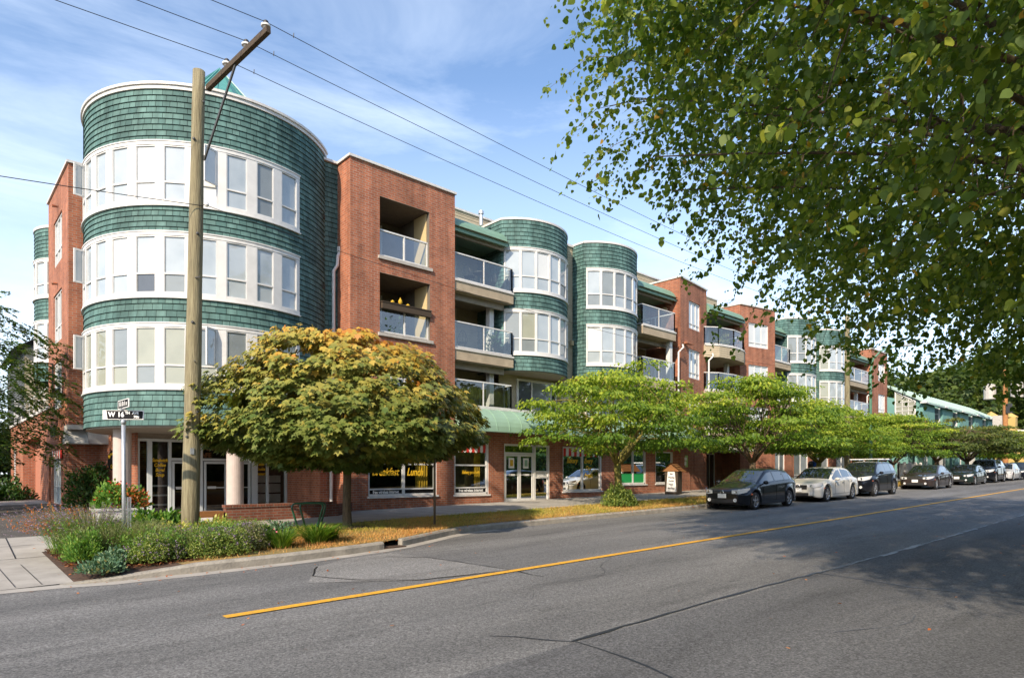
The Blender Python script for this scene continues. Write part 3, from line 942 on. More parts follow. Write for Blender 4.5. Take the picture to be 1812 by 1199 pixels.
# doors of the cafe front
for a0, a1 in ((.96, 1.72), (1.9, 2.62), (2.66, 3.38)):
    d = MB(xf)
    d.box(a0, .0, .3, a0 + .07, .05, 2.0); d.box(a1 - .07, 0, .3, a1, .05, 2.0); d.box(a0 + .07, 0, 1.93, a1 - .07, .05, 2.0); d.box(a0 + .07, 0, .3, a1 - .07, .05, .42)
    dd = B(d, 'door', 'cafe_white')
    h = MB(xf); h.box(a0 + .1, .055, 1.14, a1 - .1, .09, 1.17); h.box(a0 + .1, .055, 1.12, a0 + .36, .08, 1.2)
    B(h, 'push_bar', 'trim', dd)
mb = MB()   # fascia above the glass and side return with the round sign
mb.box(4.79, 21.98, 2.68, 9.46, 22.14, 2.845)
B(mb, 'fascia', 'soffit')
mb = MB()
xq = frame_xf(4.34, 24.9, .46, -2.9)
wall_holes(mb, frame_xf(4.34, 24.9, .44, -2.9), 2.93, .2, 2.86, [])
B(mb, 'brick_wall', 'brick'); mb = MB(); wall_holes(mb, frame_xf(9.46, 22.02, -.06, -2.72), 2.72, .2, 2.86, [])
wall_holes(mb, frame_xf(9.40, 19.3, .53, 0), .53, .2, 2.95, [])
B(mb, 'brick_wall', 'brick')
mb = MB(); mb.box(4.76, 21.9, .2, 4.8, 22.1, 2.85); B(mb, 'brick_wall', 'brick')
# interior of the cafe
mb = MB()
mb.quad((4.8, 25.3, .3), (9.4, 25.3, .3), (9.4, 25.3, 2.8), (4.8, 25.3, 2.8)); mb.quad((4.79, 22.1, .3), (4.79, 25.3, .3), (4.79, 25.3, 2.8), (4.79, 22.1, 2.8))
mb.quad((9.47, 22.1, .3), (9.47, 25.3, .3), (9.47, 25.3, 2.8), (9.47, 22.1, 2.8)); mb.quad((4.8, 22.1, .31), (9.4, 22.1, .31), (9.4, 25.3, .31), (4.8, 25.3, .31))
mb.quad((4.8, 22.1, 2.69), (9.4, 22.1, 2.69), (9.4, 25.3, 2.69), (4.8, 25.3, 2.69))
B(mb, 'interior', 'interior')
mb = MB(); mb.box(6.7, 23.2, .32, 8.2, 23.7, 1.35); B(mb, 'counter', 'interior_wood')
mb = MB(); mb.box(8.55, 22.35, 1.3, 9.38, 22.45, 1.55, m=0); mb.box(8.55, 22.35, .95, 9.38, 22.45, 1.25, m=0); mb.box(8.55, 22.35, .6, 9.38, 22.45, .9, m=0); mb.box(8.55, 22.35, .45, 9.38, 22.9, .5, m=0)
B(mb, 'display_shelf', 'trim')
mb = MB(); mb.box(5.2, 22.5, 1.2, 5.75, 22.55, 1.25); mb.box(5.2, 22.5, .9, 5.75, 22.55, .95); mb.box(5.2, 22.5, .6, 5.75, 22.55, .65)
B(mb, 'display_shelf', 'galv')
for body, z in (('Sandwich', 2.02), ('Coffee', 1.87), ('Bagel', 1.72), ('Soup', 1.57)):
    text_obj(body, 'yellow_paint', frame_xf(5.42, 21.985, 1, 0, z), .15, cf, shear=.25, offset=.003, sx=.8)
for body, z in (('Coffee', 2.08), ('Latte', 1.93), ('Cookie', 1.76), ('Dessert', 1.6)):
    text_obj(body, 'yellow_paint', frame_xf(8.53, 21.985, 1, 0, z), .15, cf, shear=.25, offset=.003, sx=.7)
text_obj('WINDOWS', 'interior_wood', frame_xf(6.7, 21.97, 1, 0, 2.42), .2, cf, offset=.006)
text_obj('CAFE', 'interior_wood', frame_xf(6.7, 21.97, 1, 0, 2.2), .2, cf, offset=.006)
# oval sign on the side wall
mb = MB()
P = [frame_xf(4.52, 23.7, .44, -2.9) @ Vector((.46 * math.cos(a), .03, 2.03 + .33 * math.sin(a))) for a in np.linspace(0, 2 * math.pi, 28, endpoint=False)]
Q = [frame_xf(4.52, 23.7, .44, -2.9) @ Vector((.46 * math.cos(a), .0, 2.03 + .33 * math.sin(a))) for a in np.linspace(0, 2 * math.pi, 28, endpoint=False)]
b0 = mb.av(P); b1 = mb.av(Q); mb.af(range(b0, b0 + 28))
for k in range(28): mb.af([b0 + k, b0 + (k + 1) % 28, b1 + (k + 1) % 28, b1 + k])
sg = B(mb, 'oval_sign', 'black_paint')
for k, ch in enumerate("Windows"):
    a = R(150 - k * 20)
    text_obj(ch, 'yellow_paint', frame_xf(4.52, 23.7, .44, -2.9) @ Matrix.Translation((.33 * math.cos(a), .035, 2.03 + .22 * math.sin(a))), .15, sg, offset=.006, name='lettering')
text_obj('Cafe', 'yellow_paint', frame_xf(4.52, 23.7, .44, -2.9) @ Matrix.Translation((-.02, .035, 1.83)), .17, sg, offset=.006)

# ---- left wing
lw = MB()
xl = frame_xf(3.48, 29.3, 0, -1)          # a = 29.3 - y
wall_holes(lw, xl, 4.4, .15, 11.62, [(1.25, 3.1, 8.88, 10.52), (1.25, 3.05, 6.18, 7.92), (1.25, 3.05, 3.85, 5.5), (1.0, 2.9, .55, 2.42), (.05, .62, .2, 2.3, .5)])
wall_holes(lw, frame_xf(3.48, 24.9, 1, 0), 2.4, .15, 11.62, [])
wall_holes(lw, frame_xf(3.48, 43.0, 0, -1), 13.7, .15, 4.0, [(1.2, 2.3, .8, 2.9), (5.5, 11.5, .15, 3.1, .5)])
lw.quad((3.48, 29.3, 4.0), (3.48, 29.3, 11.62), (9, 29.3, 11.62), (9, 29.3, 4.0))
B(lw, 'brick_wall', 'brick')
mb = MB(); mb.box(3.95, 31.4, .15, 4.0, 37.6, 3.1); B(mb, 'rendered_wall', mat('terracotta_render', (0.40, 0.16, 0.10), .9, var=.1))
mb = MB(); mb.box(3.42, 24.84, 11.621, 6.5, 25.2, 11.7); mb.box(3.42, 25.2, 11.621, 3.8, 29.35, 11.7); B(mb, 'roof_coping', 'coping')
mb = MB(); mb.box(3.42, 29.0, 4.001, 3.75, 43.05, 4.12)
B(mb, 'wall_coping', 'coping')
for h, pn in (((1.25, 3.1, 8.88, 10.52), (1, 1, 1, 1)), ((1.25, 3.05, 6.18, 7.92), (1, 4, 1, 1)), ((1.25, 3.05, 3.85, 5.5), (1, 1, 1, 4)), ((1.0, 2.9, .55, 2.42), (5, 5, 1, 5))):
    window(xl, *h[:4], cols=(.33, .66), transom=.33, panes=pn, label='white window on the side street face')
window(frame_xf(3.48, 43.0, 0, -1), 1.2, 2.3, .8, 2.9, panes=(1, 1), label='narrow white window at the back of the low brick wall')
mb = MB(); [mb.box(3.40, 27.15 - .19 * k - .17, 2.12, 3.43, 27.15 - .19 * k, 2.4, m=k % 2) for k in range(-3, 7)]
B(mb, 'striped_valance', ['red_cloth', 'white_cloth'])
# outward-opened dark casement on the side face
mb = MB(frame_xf(3.47, 28.05, -1, -.15)); [mb.box(a, -.015, c, b, .015, d) for a, b, c, d in ((0, .04, 4.35, 5.55), (.46, .5, 4.35, 5.55), (.04, .46, 4.35, 4.39), (.04, .46, 5.51, 5.55))]
B(mb, 'casement', 'plastic')
# railing on the low roof, wall sign, brackets
rl = MB()
for y in np.arange(29.9, 43, 1.6): rl.box(3.58, y, 4.12, 3.62, y + .04, 4.9)
rl.box(3.57, 29.9, 4.9, 3.63, 42.9, 4.95); rl.box(3.58, 29.9, 4.5, 3.62, 42.9, 4.53)
B(rl, 'roof_railing', 'trim')
mb = MB(); mb.box(3.92, 34.2, 1.5, 3.949, 35.5, 2.05); sg = B(mb, 'wall_sign', mat('cream_sign', (.62, .52, .28), .7))
mb = MB(); [mb.box(3.912, 34.3, z, 3.918, 35.4, z + .05) for z in (1.9, 1.78)]; B(mb, 'sign_stripe', 'interior_wood', sg)
for y, z in ((27.0, 10.85), (27.1, 8.2)):
    mb = MB(); mb.tube([(3.46, y, z), (3.3, y, z - .02)], .05, 8); B(mb, 'wall_vent', M['brick'])
mb = MB(); mb.box(3.455, 27.5, 2.95, 3.476, 28.6, 3.25); B(mb, 'wall_vent', 'plastic')
# second rounded bay on the side face
sh = MB()
bx, by, br = 4.8, 31.5, 1.5
for z0, z1 in ((5.2, 5.95), (7.55, 8.45), (9.95, 11.15)): sh.courses(arcpath(bx, by, br, -290, -90, 5), z0, z1, .157, .025)
B(sh, 'shingle_wall', 'shingle')
mb = MB(); mb.arc(bx, by, br - .2, br + .05, -290, -90, 11.151, 11.25, step=5); B(mb, 'roof_coping', 'coping')
for z0, z1 in ((5.95, 7.55), (8.45, 9.95)):
    band(bx, by, br, -290, -90, z0, z1, [(-215 + 24 * i, -215 + 24 * i + 20) for i in range(5)], kinds=(1,), label='rounded window band on the side street bay')
# metal hood at the corner of the left wing
mb = MB(); mb.box(3.9, 24.15, 2.56, 5.0, 24.88, 3.0); mb.box(3.36, 24.1, 3.0, 5.0, 24.9, 3.14)
mb.quad((3.3, 24.0, 2.55), (3.9, 24.0, 2.55), (3.9, 24.5, 3.0), (3.36, 24.5, 3.0)); mb.quad((3.3, 24.0, 2.55), (3.36, 24.5, 3.0), (3.36, 24.88, 3.0), (3.3, 24.88, 2.55)); mb.quad((3.3, 24.0, 2.55), (3.3, 24.88, 2.55), (3.9, 24.88, 2.55), (3.9, 24.0, 2.55))
B(mb, 'metal_hood', mat('grey_hood', (.42, .41, .39), .6, var=.1))

# ---- brick block 1 (street corner), shops along the ground floor
F = frame_xf(9.92, 18.3, 1, 0)
bw = MB()
holes = [(1.06, 3.02, 8.70, 10.64, 1.9), (1.06, 3.05, 6.20, 8.16, 1.9), (1.1, 3.0, 3.9, 5.55, 1.2)]
shop = [(10.56, 13.26, .87, 2.72), (14.03, 15.65, .85, 2.78), (16.42, 18.93, .50, 2.76), (19.71, 22.25, .87, 2.74), (23.5, 25.55, 1.12, 2.70), (26.33, 27.84, 1.13, 2.70)]
sh_ = [(a - 9.92, b - 9.92, c, d) for a, b, c, d in shop]
wall_holes(bw, F, 4.13, 3.2, 11.58, holes, mr=1)
wall_holes(bw, F, 19.48, .2, 3.2, sh_, .16)
wall_holes(bw, frame_xf(9.92, 19.3, 0, -1), 1.0, .2, 11.58, [])
wall_holes(bw, frame_xf(14.05, 18.3, 0, 1), 2.2, 3.2, 11.58, [])
wall_holes(bw, frame_xf(29.4, 18.3, 0, 1), 1.6, .2, 3.2, [])
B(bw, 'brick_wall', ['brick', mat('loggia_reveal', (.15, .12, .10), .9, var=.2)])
mb = MB(); mb.box(9.86, 18.24, 11.581, 14.1, 18.56, 11.66); mb.box(9.86, 18.56, 11.581, 10.15, 20.3, 11.66); mb.box(13.8, 18.56, 11.581, 14.1, 20.3, 11.66)
B(mb, 'roof_coping', 'coping')
mb = MB(); mb.box(10.9, 18.27, .2, 14.2, 18.298, .42); B(mb, 'plinth', 'brick')
# loggias: ceiling, back wall, ledge, rail, glass
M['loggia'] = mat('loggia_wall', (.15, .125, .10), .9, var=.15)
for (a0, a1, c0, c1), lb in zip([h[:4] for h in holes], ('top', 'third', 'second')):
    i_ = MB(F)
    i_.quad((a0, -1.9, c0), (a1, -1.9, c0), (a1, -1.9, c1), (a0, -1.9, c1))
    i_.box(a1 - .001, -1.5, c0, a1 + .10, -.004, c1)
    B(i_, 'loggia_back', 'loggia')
    w = MB(F); w.box(a0 + .55, -1.88, c0 + .05, a0 + .6, -1.84, c0 + 1.8); w.box(a0 + 1.15, -1.88, c0 + .05, a0 + 1.2, -1.84, c0 + 1.8); w.box(a0 + .6, -1.88, c0 + .1, a0 + 1.15, -1.86, c0 + 1.8); B(w, 'balcony_door', 'vertical_blind')
    l = MB(F); l.box(a0 - .07, -.2, c0 - .10, a1 + .1, .07, c0 + .002); B(l, 'ledge', 'ledge')
    r_ = MB(F); zr = c0 + .92
    r_.box(a0, -.16, zr - .05, a1, -.09, zr); r_.box(a0, -.15, c0 + .06, a1, -.1, c0 + .1)
    for a in (a0, (a0 + a1) / 2, a1 - .05): r_.box(a, -.155, c0, a + .05, -.095, zr - .05)
    rr = B(r_, 'railing', 'trim')
    g = MB(F); g.quad((a0, -.125, c0 + .1), (a1, -.125, c0 + .1), (a1, -.125, zr - .05), (a0, -.125, zr - .05)); B(g, 'glass_panel', 'rail_glass', rr)
# yellowish side cheek inside the openings
mb = MB(F)
for a0, a1, c0, c1 in [h[:4] for h in holes[:2]]: mb.box(a1 - .03, -.9, c0 + .002, a1 - .002, -.16, c1 - .002)
B(mb, 'loggia_cheek', mat('cream_boards', (.55, .42, .22), .8))
# downpipe between tower and block
mb = MB(); mb.tube([(9.95, 19.05, 8.75), (9.86, 19.0, 8.6), (9.84, 19.0, 8.3), (9.74, 19.06, 8.1), (9.74, 19.06, 3.0), (9.74, 19.2, 2.9), (9.74, 19.22, .3)], .055, 8); mb.lathe([(.05, 0), (.09, .05), (.09, .2)], (9.95, 19.05, 8.72), 8, close=True)
B(mb, 'downpipe', 'trim')
for z in (9.75, 7.55):
    mb = MB(); mb.tube([(9.44, 19.2, z), (9.3, 18.95, z - .02)], [.07, .09], 10); B(mb, 'wall_vent', 'dark_wood')

# shop fronts
def shopwin(k, cols, hc, hb, kick=None):
    a0, a1, c0, c1 = shop[k]
    xf = frame_xf(a0, 18.3, 1, 0)
    W = a1 - a0
    f = MB(xf); t = .055
    f.box(0, -.1, c0, t, -.02, c1); f.box(W - t - .05, -.1, c0, W, -.02, c1); f.box(t, -.1, c0, W - t, -.02, c0 + t + .02); f.box(t, -.1, c1 - t, W - t, -.02, c1)
    for c in cols: f.box(W * c - .05, -.098, c0 + .06, W * c + .05, -.025, c1 - .05)
    for z in hc: f.box(.05, -.096, z - .025, W - .08, -.03, z + .025)
    f.box(-.05, -.14, c0 - .06, W + .05, .05, c0 - .002)
    w = B(f, 'shop_window', 'trim')
    g = MB(xf); g.quad((.03, -.06, c0), (W - .03, -.06, c0), (W - .03, -.06, c1), (.03, -.06, c1)); B(g, 'pane', 'shop_glass', w)
    return w, xf, W
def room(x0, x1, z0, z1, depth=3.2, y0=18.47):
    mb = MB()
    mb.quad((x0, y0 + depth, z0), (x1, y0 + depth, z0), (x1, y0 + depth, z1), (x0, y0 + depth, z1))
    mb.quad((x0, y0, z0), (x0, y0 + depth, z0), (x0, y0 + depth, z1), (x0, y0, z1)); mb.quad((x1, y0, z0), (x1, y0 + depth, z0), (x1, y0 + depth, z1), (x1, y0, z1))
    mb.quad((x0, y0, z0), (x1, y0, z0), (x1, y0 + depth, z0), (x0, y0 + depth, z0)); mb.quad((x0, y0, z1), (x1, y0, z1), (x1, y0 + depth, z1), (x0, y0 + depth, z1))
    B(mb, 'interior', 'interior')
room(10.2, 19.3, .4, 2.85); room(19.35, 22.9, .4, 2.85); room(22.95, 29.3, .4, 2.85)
def curtain(x0, x1, z0, z1, y=18.65, mt='yellow_curtain'):
    mb = MB()
    n_ = max(2, int((x1 - x0) / .05))
    for i in range(n_):
        xa, xb = x0 + (x1 - x0) * i / n_, x0 + (x1 - x0) * (i + 1) / n_
        mb.quad((xa, y + .03 * (i % 2), z0), (xb, y + .03 * ((i + 1) % 2), z0), (xb, y + .03 * ((i + 1) % 2), z1), (xa, y + .03 * (i % 2), z1))
    return B(mb, 'curtain', mt)
def valance(x0, x1, z, parent, n=10):
    mb = MB()
    w = (x1 - x0) / n
    for k in range(n):
        a = x0 + k * w
        drop = .28
        pts = [(a, 18.34, z)] + [(a + w * (.5 - .5 * math.cos(t)), 18.34, z - drop - .06 * math.sin(t)) for t in np.linspace(0, math.pi, 6)] + [(a + w, 18.34, z)]
        mb.quad(*pts, m=k % 2)
    return B(mb, 'striped_valance', ['red_cloth', 'white_cloth'], parent)
w1, xf1, W1 = shopwin(0, (.5,), (1.10, 1.93), None); w1['label'] = 'wide cafe window lettered Breakfast and Lunch'
curtain(12.6, 13.15, .95, 2.6)
text_obj('Breakfast', 'yellow_paint', frame_xf(11.22, 18.352, 1, 0, 1.66), .36, w1, shear=.3, offset=.006, sx=.75)
text_obj('Lunch', 'yellow_paint', frame_xf(12.38, 18.352, 1, 0, 1.66), .36, w1, shear=.3, offset=.006, sx=.75)
mb = MB(xf1); mb.box(.06, -.058, .94, W1 / 2 - .06, -.052, 1.08); mb.box(W1 / 2 + .06, -.058, .94, W1 - .12, -.052, 1.08); B(mb, 'black_strip', 'black_paint', w1)
text_obj('free wireless internet', 'white_paint', frame_xf(11.24, 18.345, 1, 0, 1.005), .145, w1, sx=.78, offset=.003)
w2, xf2, W2 = shopwin(1, (), (1.10, 1.92), None); w2['label'] = 'cafe window lettered Bakery products under a red and white valance'
curtain(15.2, 15.55, .95, 2.6)
text_obj('Bakery products', 'yellow_paint', frame_xf(14.82, 18.352, 1, 0, 1.66), .17, w2, shear=.3, offset=.004, sx=.72)
mb = MB(xf2); mb.box(.06, -.058, .92, W2 - .12, -.052, 1.08); B(mb, 'black_strip', 'black_paint', w2)
text_obj('free wireless internet', 'white_paint', frame_xf(14.83, 18.345, 1, 0, 1.0), .16, w2, sx=.82, offset=.003)
valance(14.08, 15.52, 2.72, w2, 11)
# double door with side light
a0, a1, c0, c1 = shop[2]; xf = frame_xf(a0, 18.3, 1, 0)
f = MB(xf)
f.box(0, -.12, c0, .06, -.02, c1); f.box(1.62, -.12, c0, 1.72, -.02, c1); f.box(2.43, -.12, c0, 2.51, -.02, c1); f.box(.06, -.12, c1 - .07, 2.43, -.02, c1); f.box(.06, -.118, 2.38, 1.62, -.02, 2.44)
f.box(1.72, -.118, 1.42, 2.43, -.02, 1.48); f.box(1.72, -.118, 1.66, 2.43, -.02, 1.72); f.box(1.72, -.116, 1.481, 2.43, -.06, 1.659); f.box(1.72, -.118, c0, 2.43, -.02, c0 + .06)
df = B(f, 'door_frame', 'trim'); 
for a, b in ((.07, .84), (.85, 1.61)):
    d = MB(xf); d.box(a, -.09, c0 + .02, a + .07, -.04, 2.37); d.box(b - .07, -.09, c0 + .02, b, -.04, 2.37); d.box(a + .07, -.09, 2.29, b - .07, -.04, 2.37); d.box(a + .07, -.09, c0 + .02, b - .07, -.04, c0 + .14)
    do = B(d, 'door', 'trim')
    g = MB(xf); g.quad((a, -.065, c0 + .05), (b, -.065, c0 + .05), (b, -.065, 2.33), (a, -.065, 2.33)); B(g, 'pane', 'shop_glass', do)
    h = MB(xf); h.box(a + .06, -.035, 1.56, b - .06, -.02, 1.575); h.box(a + .3, -.036, 1.53, a + .5, -.016, 1.6); B(h, 'push_bar', 'trim', do)
    p = MB(xf); p.box(a + .22, -.058, 1.82, a + .5, -.05, 2.22, m=0); p.box(a + .28, -.049, 1.9, a + .44, -.046, 2.15, m=1); B(p, 'poster', ['white_cloth', 'green_metal' if a > .5 else 'yellow_curtain'], do)
g = MB(xf); g.quad((.06, -.07, 2.4), (1.65, -.07, 2.4), (1.65, -.07, 2.72), (.06, -.07, 2.72)); g.quad((1.72, -.07, c0), (2.45, -.07, c0), (2.45, -.07, 2.72), (1.72, -.07, 2.72)); B(g, 'pane', 'shop_glass', df)
curtain(18.3, 18.75, .6, 2.3)
w4, xf4, W4 = shopwin(3, (.50,), (), None); w4['label'] = 'bakery window with red valance and yellow script'
valance(19.78, 22.15, 2.68, w4, 14)
text_obj('Bakery', 'yellow_paint', frame_xf(20.35, 18.352, 1, 0, 2.16), .30, w4, shear=.3, offset=.004, sx=.8)
for t_, z in (('Every', 2.16), ('Day', 1.84), ('Fresh', 1.53)):
    text_obj(t_, 'yellow_paint', frame_xf(21.4, 18.352, 1, 0, z), .30, w4, shear=.3, offset=.004, sx=.8)
w5, xf5, W5 = shopwin(4, (.52,), (), None); w5['label'] = 'shop window with a green film along its foot'
M['green_film'] = mat('green_film', (.02, .32, .09), .4)
mb = MB(xf5); mb.box(.06, -.057, 1.2, W5 - .1, -.052, 1.62); B(mb, 'green_film', 'green_film', w5)
mb = MB(); mb.box(23.6, 19.3, 2.55, 25.2, 19.4, 2.6)
M['warm_lamp'] = mat('warm_lamp', (1, .7, .3), .5)
nb = M['warm_lamp'].node_tree.nodes['Principled BSDF']; nb.inputs['Emission Color'].default_value = (1, .45, .12, 1); nb.inputs['Emission Strength'].default_value = 4
B(mb, 'ceiling_lamp', 'warm_lamp')
w6, xf6, W6 = shopwin(5, (), (), None); w6['label'] = 'small shop window with a glowing oval sign'
M['neon_blue'] = mat('neon_blue', (.05, .05, .8), .5); nb = M['neon_blue'].node_tree.nodes['Principled BSDF']; nb.inputs['Emission Color'].default_value = (.08, .06, 1, 1); nb.inputs['Emission Strength'].default_value = 2.0
M['neon_red'] = mat('neon_red', (.9, .3, .3), .5); nb = M['neon_red'].node_tree.nodes['Principled BSDF']; nb.inputs['Emission Color'].default_value = (1, .35, .3, 1); nb.inputs['Emission Strength'].default_value = 2.0
mb = MB(); n_ = 20
for k in range(n_):
    t0, t1 = 2 * math.pi * k / n_, 2 * math.pi * (k + 1) / n_
    mb.beam((27.02 + .24 * math.cos(t0), 18.5, 2.36 + .15 * math.sin(t0)), (27.02 + .24 * math.cos(t1), 18.5, 2.36 + .15 * math.sin(t1)), .03, .05, m=0)
sg = B(mb, 'oval_light_sign', 'neon_blue', w6)
text_obj('OPEN', 'neon_red', frame_xf(27.02, 18.5, 1, 0, 2.36), .13, sg, offset=.006)
mb = MB(); mb.box(26.4, 18.8, 1.95, 27.2, 18.85, 2.0); B(mb, 'interior_shelf', 'trim')
# green wall notice
mb = MB(); mb.box(28.55, 18.27, 1.95, 29.15, 18.298, 2.55); sg = B(mb, 'wall_notice', mat('notice_green', (.35, .55, .18), .6))
mb = MB(); mb.box(28.65, 18.262, 2.3, 29.05, 18.269, 2.45); mb.box(28.7, 18.262, 2.05, 29.0, 18.269, 2.25); B(mb, 'notice_print', 'white_cloth', sg)

# awning: long quarter-round green metal canopy over the shops
def barrel(x0, x1, y_wall, z_top, z_bot, proj, m, seam=0.62, name='awning', smooth=True):
    mb = MB(); n_ = 8
    xs_ = [x0, x1]
    rows = []
    for i in range(n_ + 1):
        t = R(90 * i / n_)
        rows.append(mb.av([(x0, y_wall - proj * math.sin(t), z_bot + (z_top - z_bot) * math.cos(t)), (x1, y_wall - proj * math.sin(t), z_bot + (z_top - z_bot) * math.cos(t))]))
    for a, b in zip(rows, rows[1:]): mb.af([a, a + 1, b + 1, b])
    for e in (0, 1):
        c_ = mb.av([(x0 if e == 0 else x1, y_wall, z_bot)])
        for a, b in zip(rows, rows[1:]): mb.af([a + e, b + e, c_])
    mb.quad((x0, y_wall, z_bot), (x1, y_wall, z_bot), (x1, y_wall - proj, z_bot - .005), (x0, y_wall - proj, z_bot - .005))
    mb.box(x0, y_wall - proj - .01, z_bot - .05, x1, y_wall - proj + .02, z_bot + .002)
    if seam:
        for x in np.arange(x0 + seam, x1 - .1, seam):
            pts = [(x, y_wall - (proj + .008) * math.sin(R(90 * i / n_)), z_bot + (z_top - z_bot + .008) * math.cos(R(90 * i / n_))) for i in range(n_ + 1)]
            for p, q in zip(pts, pts[1:]): mb.beam(p, q, .018, .02)
    return B(mb, name, m)
barrel(14.08, 29.3, 18.29, 4.0, 3.17, .85, 'green_metal')
mb = MB(); mb.box(14.06, 18.2, 4.0, 29.3, 18.42, 4.1); B(mb, 'ledge', 'coping')
mb = MB(); mb.lathe([(.14, -.02), (.14, 0), (.02, .05)], (18.2, 18.26, 2.98), 12, axis='y'); B(mb, 'wall_lamp', 'tan')

# ---- main body behind the bays and recesses
YB = 20.3
body = MB()
def holes_back(x0, x1): 
    return []
# siding faces of the recess back walls and parapet strip
sd_ = MB()
sd_.courses([(14.05, YB), (35.6, YB)], 3.2, 12.1, .115, .016)
sd_.courses([(35.6, YB), (59.5, YB)], 3.2, 11.6, .115, .016)
sd_.courses([(16.95, 19.22), (21.05, 19.22)], 3.9, 5.7, .115, .016)
sd_.courses([(20.3, 18.95), (21.02, 18.95)], 3.9, 11.5, .115, .016)
sd_.courses([(44.6, 18.9), (45.8, 18.9)], 3.9, 11.5, .115, .016)
sd_.courses([(21.0, 18.9), (25.1, 18.9)], 3.9, 5.7, .115, .016)
B(sd_, 'siding_wall', 'siding')
mb = MB(); mb.box(14.0, YB + .01, 0, 59.5, 34, 11.4); mb.box(20.35, 19.0, 3.9, 20.98, 20.3, 11.4); mb.box(44.65, 19.0, 3.9, 45.75, 20.3, 11.4); mb.box(4.6, 25.6, 3.3, 14.0, 34, 11.4); mb.box(9.95, 20.5, 3.3, 14.04, 25.6, 11.4)
mb.box(29.5, 19.9, 0, 59.4, 20.3, 3.2)
B(mb, 'building_core', 'stucco')
mb = MB(); mb.box(20.25, 18.88, 11.5, 21.05, 19.5, 11.6); mb.box(14.1, YB - .06, 12.1, 35.6, YB + .3, 12.18); mb.box(14.1, 19.3, 3.2, 59.5, 20.3, 3.3)
B(mb, 'roof_coping', 'coping')
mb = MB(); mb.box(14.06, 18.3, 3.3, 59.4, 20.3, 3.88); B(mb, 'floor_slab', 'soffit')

# ---- rounded bays
def bay(cx, cy, r, xl_, zb=5.65, n=4, kinds=((0, 0),), labels=('', ''), a_end=-20):
    """shingled half-round bay on two floors; its left return runs straight back at x = xl_"""
    aL = math.degrees(math.atan2(-math.sqrt(r * r - (xl_ - cx) ** 2), xl_ - cx))
    sh = MB()
    segs = [(zb, 6.27), (8.03, 8.73), (10.45, 11.55)]
    ret = [(xl_, YB), (xl_, cy + r * math.sin(R(aL)))]
    for z0, z1 in segs: sh.courses(ret + arcpath(cx, cy, r, aL, a_end, 4), z0, z1, .157, .024)
    wa0, wa1 = aL + 2.5, a_end - 8
    for z0, z1 in ((6.27, 8.03), (8.73, 10.45)):
        sh.courses(ret + [(cx + r * math.cos(R(wa0)), cy + r * math.sin(R(wa0)))], z0, z1, .157, .024)
        sh.courses(arcpath(cx, cy, r, wa1, a_end, 4), z0, z1, .157, .024)
    B(sh, 'shingle_wall', 'shingle')
    mb = MB(); mb.arc(cx, cy, r - .3, r + .04, aL, a_end, 11.551, 11.63, step=4); mb.box(xl_ - .04, cy + r * math.sin(R(aL)), 11.551, xl_ + .25, YB, 11.632); B(mb, 'roof_coping', 'coping')
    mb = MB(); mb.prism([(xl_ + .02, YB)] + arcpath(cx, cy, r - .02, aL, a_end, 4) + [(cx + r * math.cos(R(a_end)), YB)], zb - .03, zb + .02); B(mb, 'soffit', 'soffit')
    mb = MB(); mb.arc(cx, cy, r - .45, r - .15, aL, a_end, zb + .03, 11.5); B(mb, 'inner_wall', 'interior')
    step_ = (wa1 - wa0 - 1.5) / n
    pn = [(wa0 + 1.2 + i * step_, wa0 + 1.2 + i * step_ + step_ - 1.6) for i in range(n)]
    for j, (z0, z1) in enumerate(((6.27, 8.03), (8.73, 10.45))):
        band(cx, cy, r, wa0, wa1, z0, z1, pn, transom=.36, kinds=kinds[j % len(kinds)], label=labels[j])
bay(18.6, 20.1, 2.25, 16.75, kinds=(((3, 3), (3, 2), 1, 5, 1, (4, 1), 1), ((1, 1), (1, 1), (1, 0), 5, (3, 1), (4, 1), 1)), n=7, labels=('curved windows of the first bay, lower floor', 'curved windows of the first bay, upper floor'))
bay(22.85, 19.65, 2.25, 21.05, kinds=(((1, 0), 1, (5, 1), 1, (1, 3), 1, 3), ((3, 1), (3, 3), (1, 3), 3, 1, 1, 3)), n=7, labels=('curved windows of the second bay, lower floor', 'curved windows of the second bay, upper floor'))
bay(42.7, 19.75, 2.25, 40.85, kinds=((3, 1, 1, 1, 1), (3, 3, 1, 1, 1)), n=7, labels=('curved windows of the third bay, lower floor', 'curved windows of the third bay, upper floor'))
bay(47.6, 19.7, 2.25, 45.75, kinds=((2, 1, 1, 1, 1), (2, 1, 1, 1, 1)), n=7, labels=('curved windows of the fourth bay, lower floor', 'curved windows of the fourth bay, upper floor'))
# flat windows under the bays
window(frame_xf(17.9, 19.2, 1, 0), 0, 2.35, 4.05, 5.5, cols=(.36, .85), panes=(4, 3, 4), inset=-.03, label='wide window under the first bay', transom=None, fw=.08)
window(frame_xf(21.8, 18.88, 1, 0), 0, 2.35, 4.05, 5.5, cols=(.36, .85), panes=(1, 1, 1), inset=-.03, label='wide window under the second bay', transom=None, fw=.08)

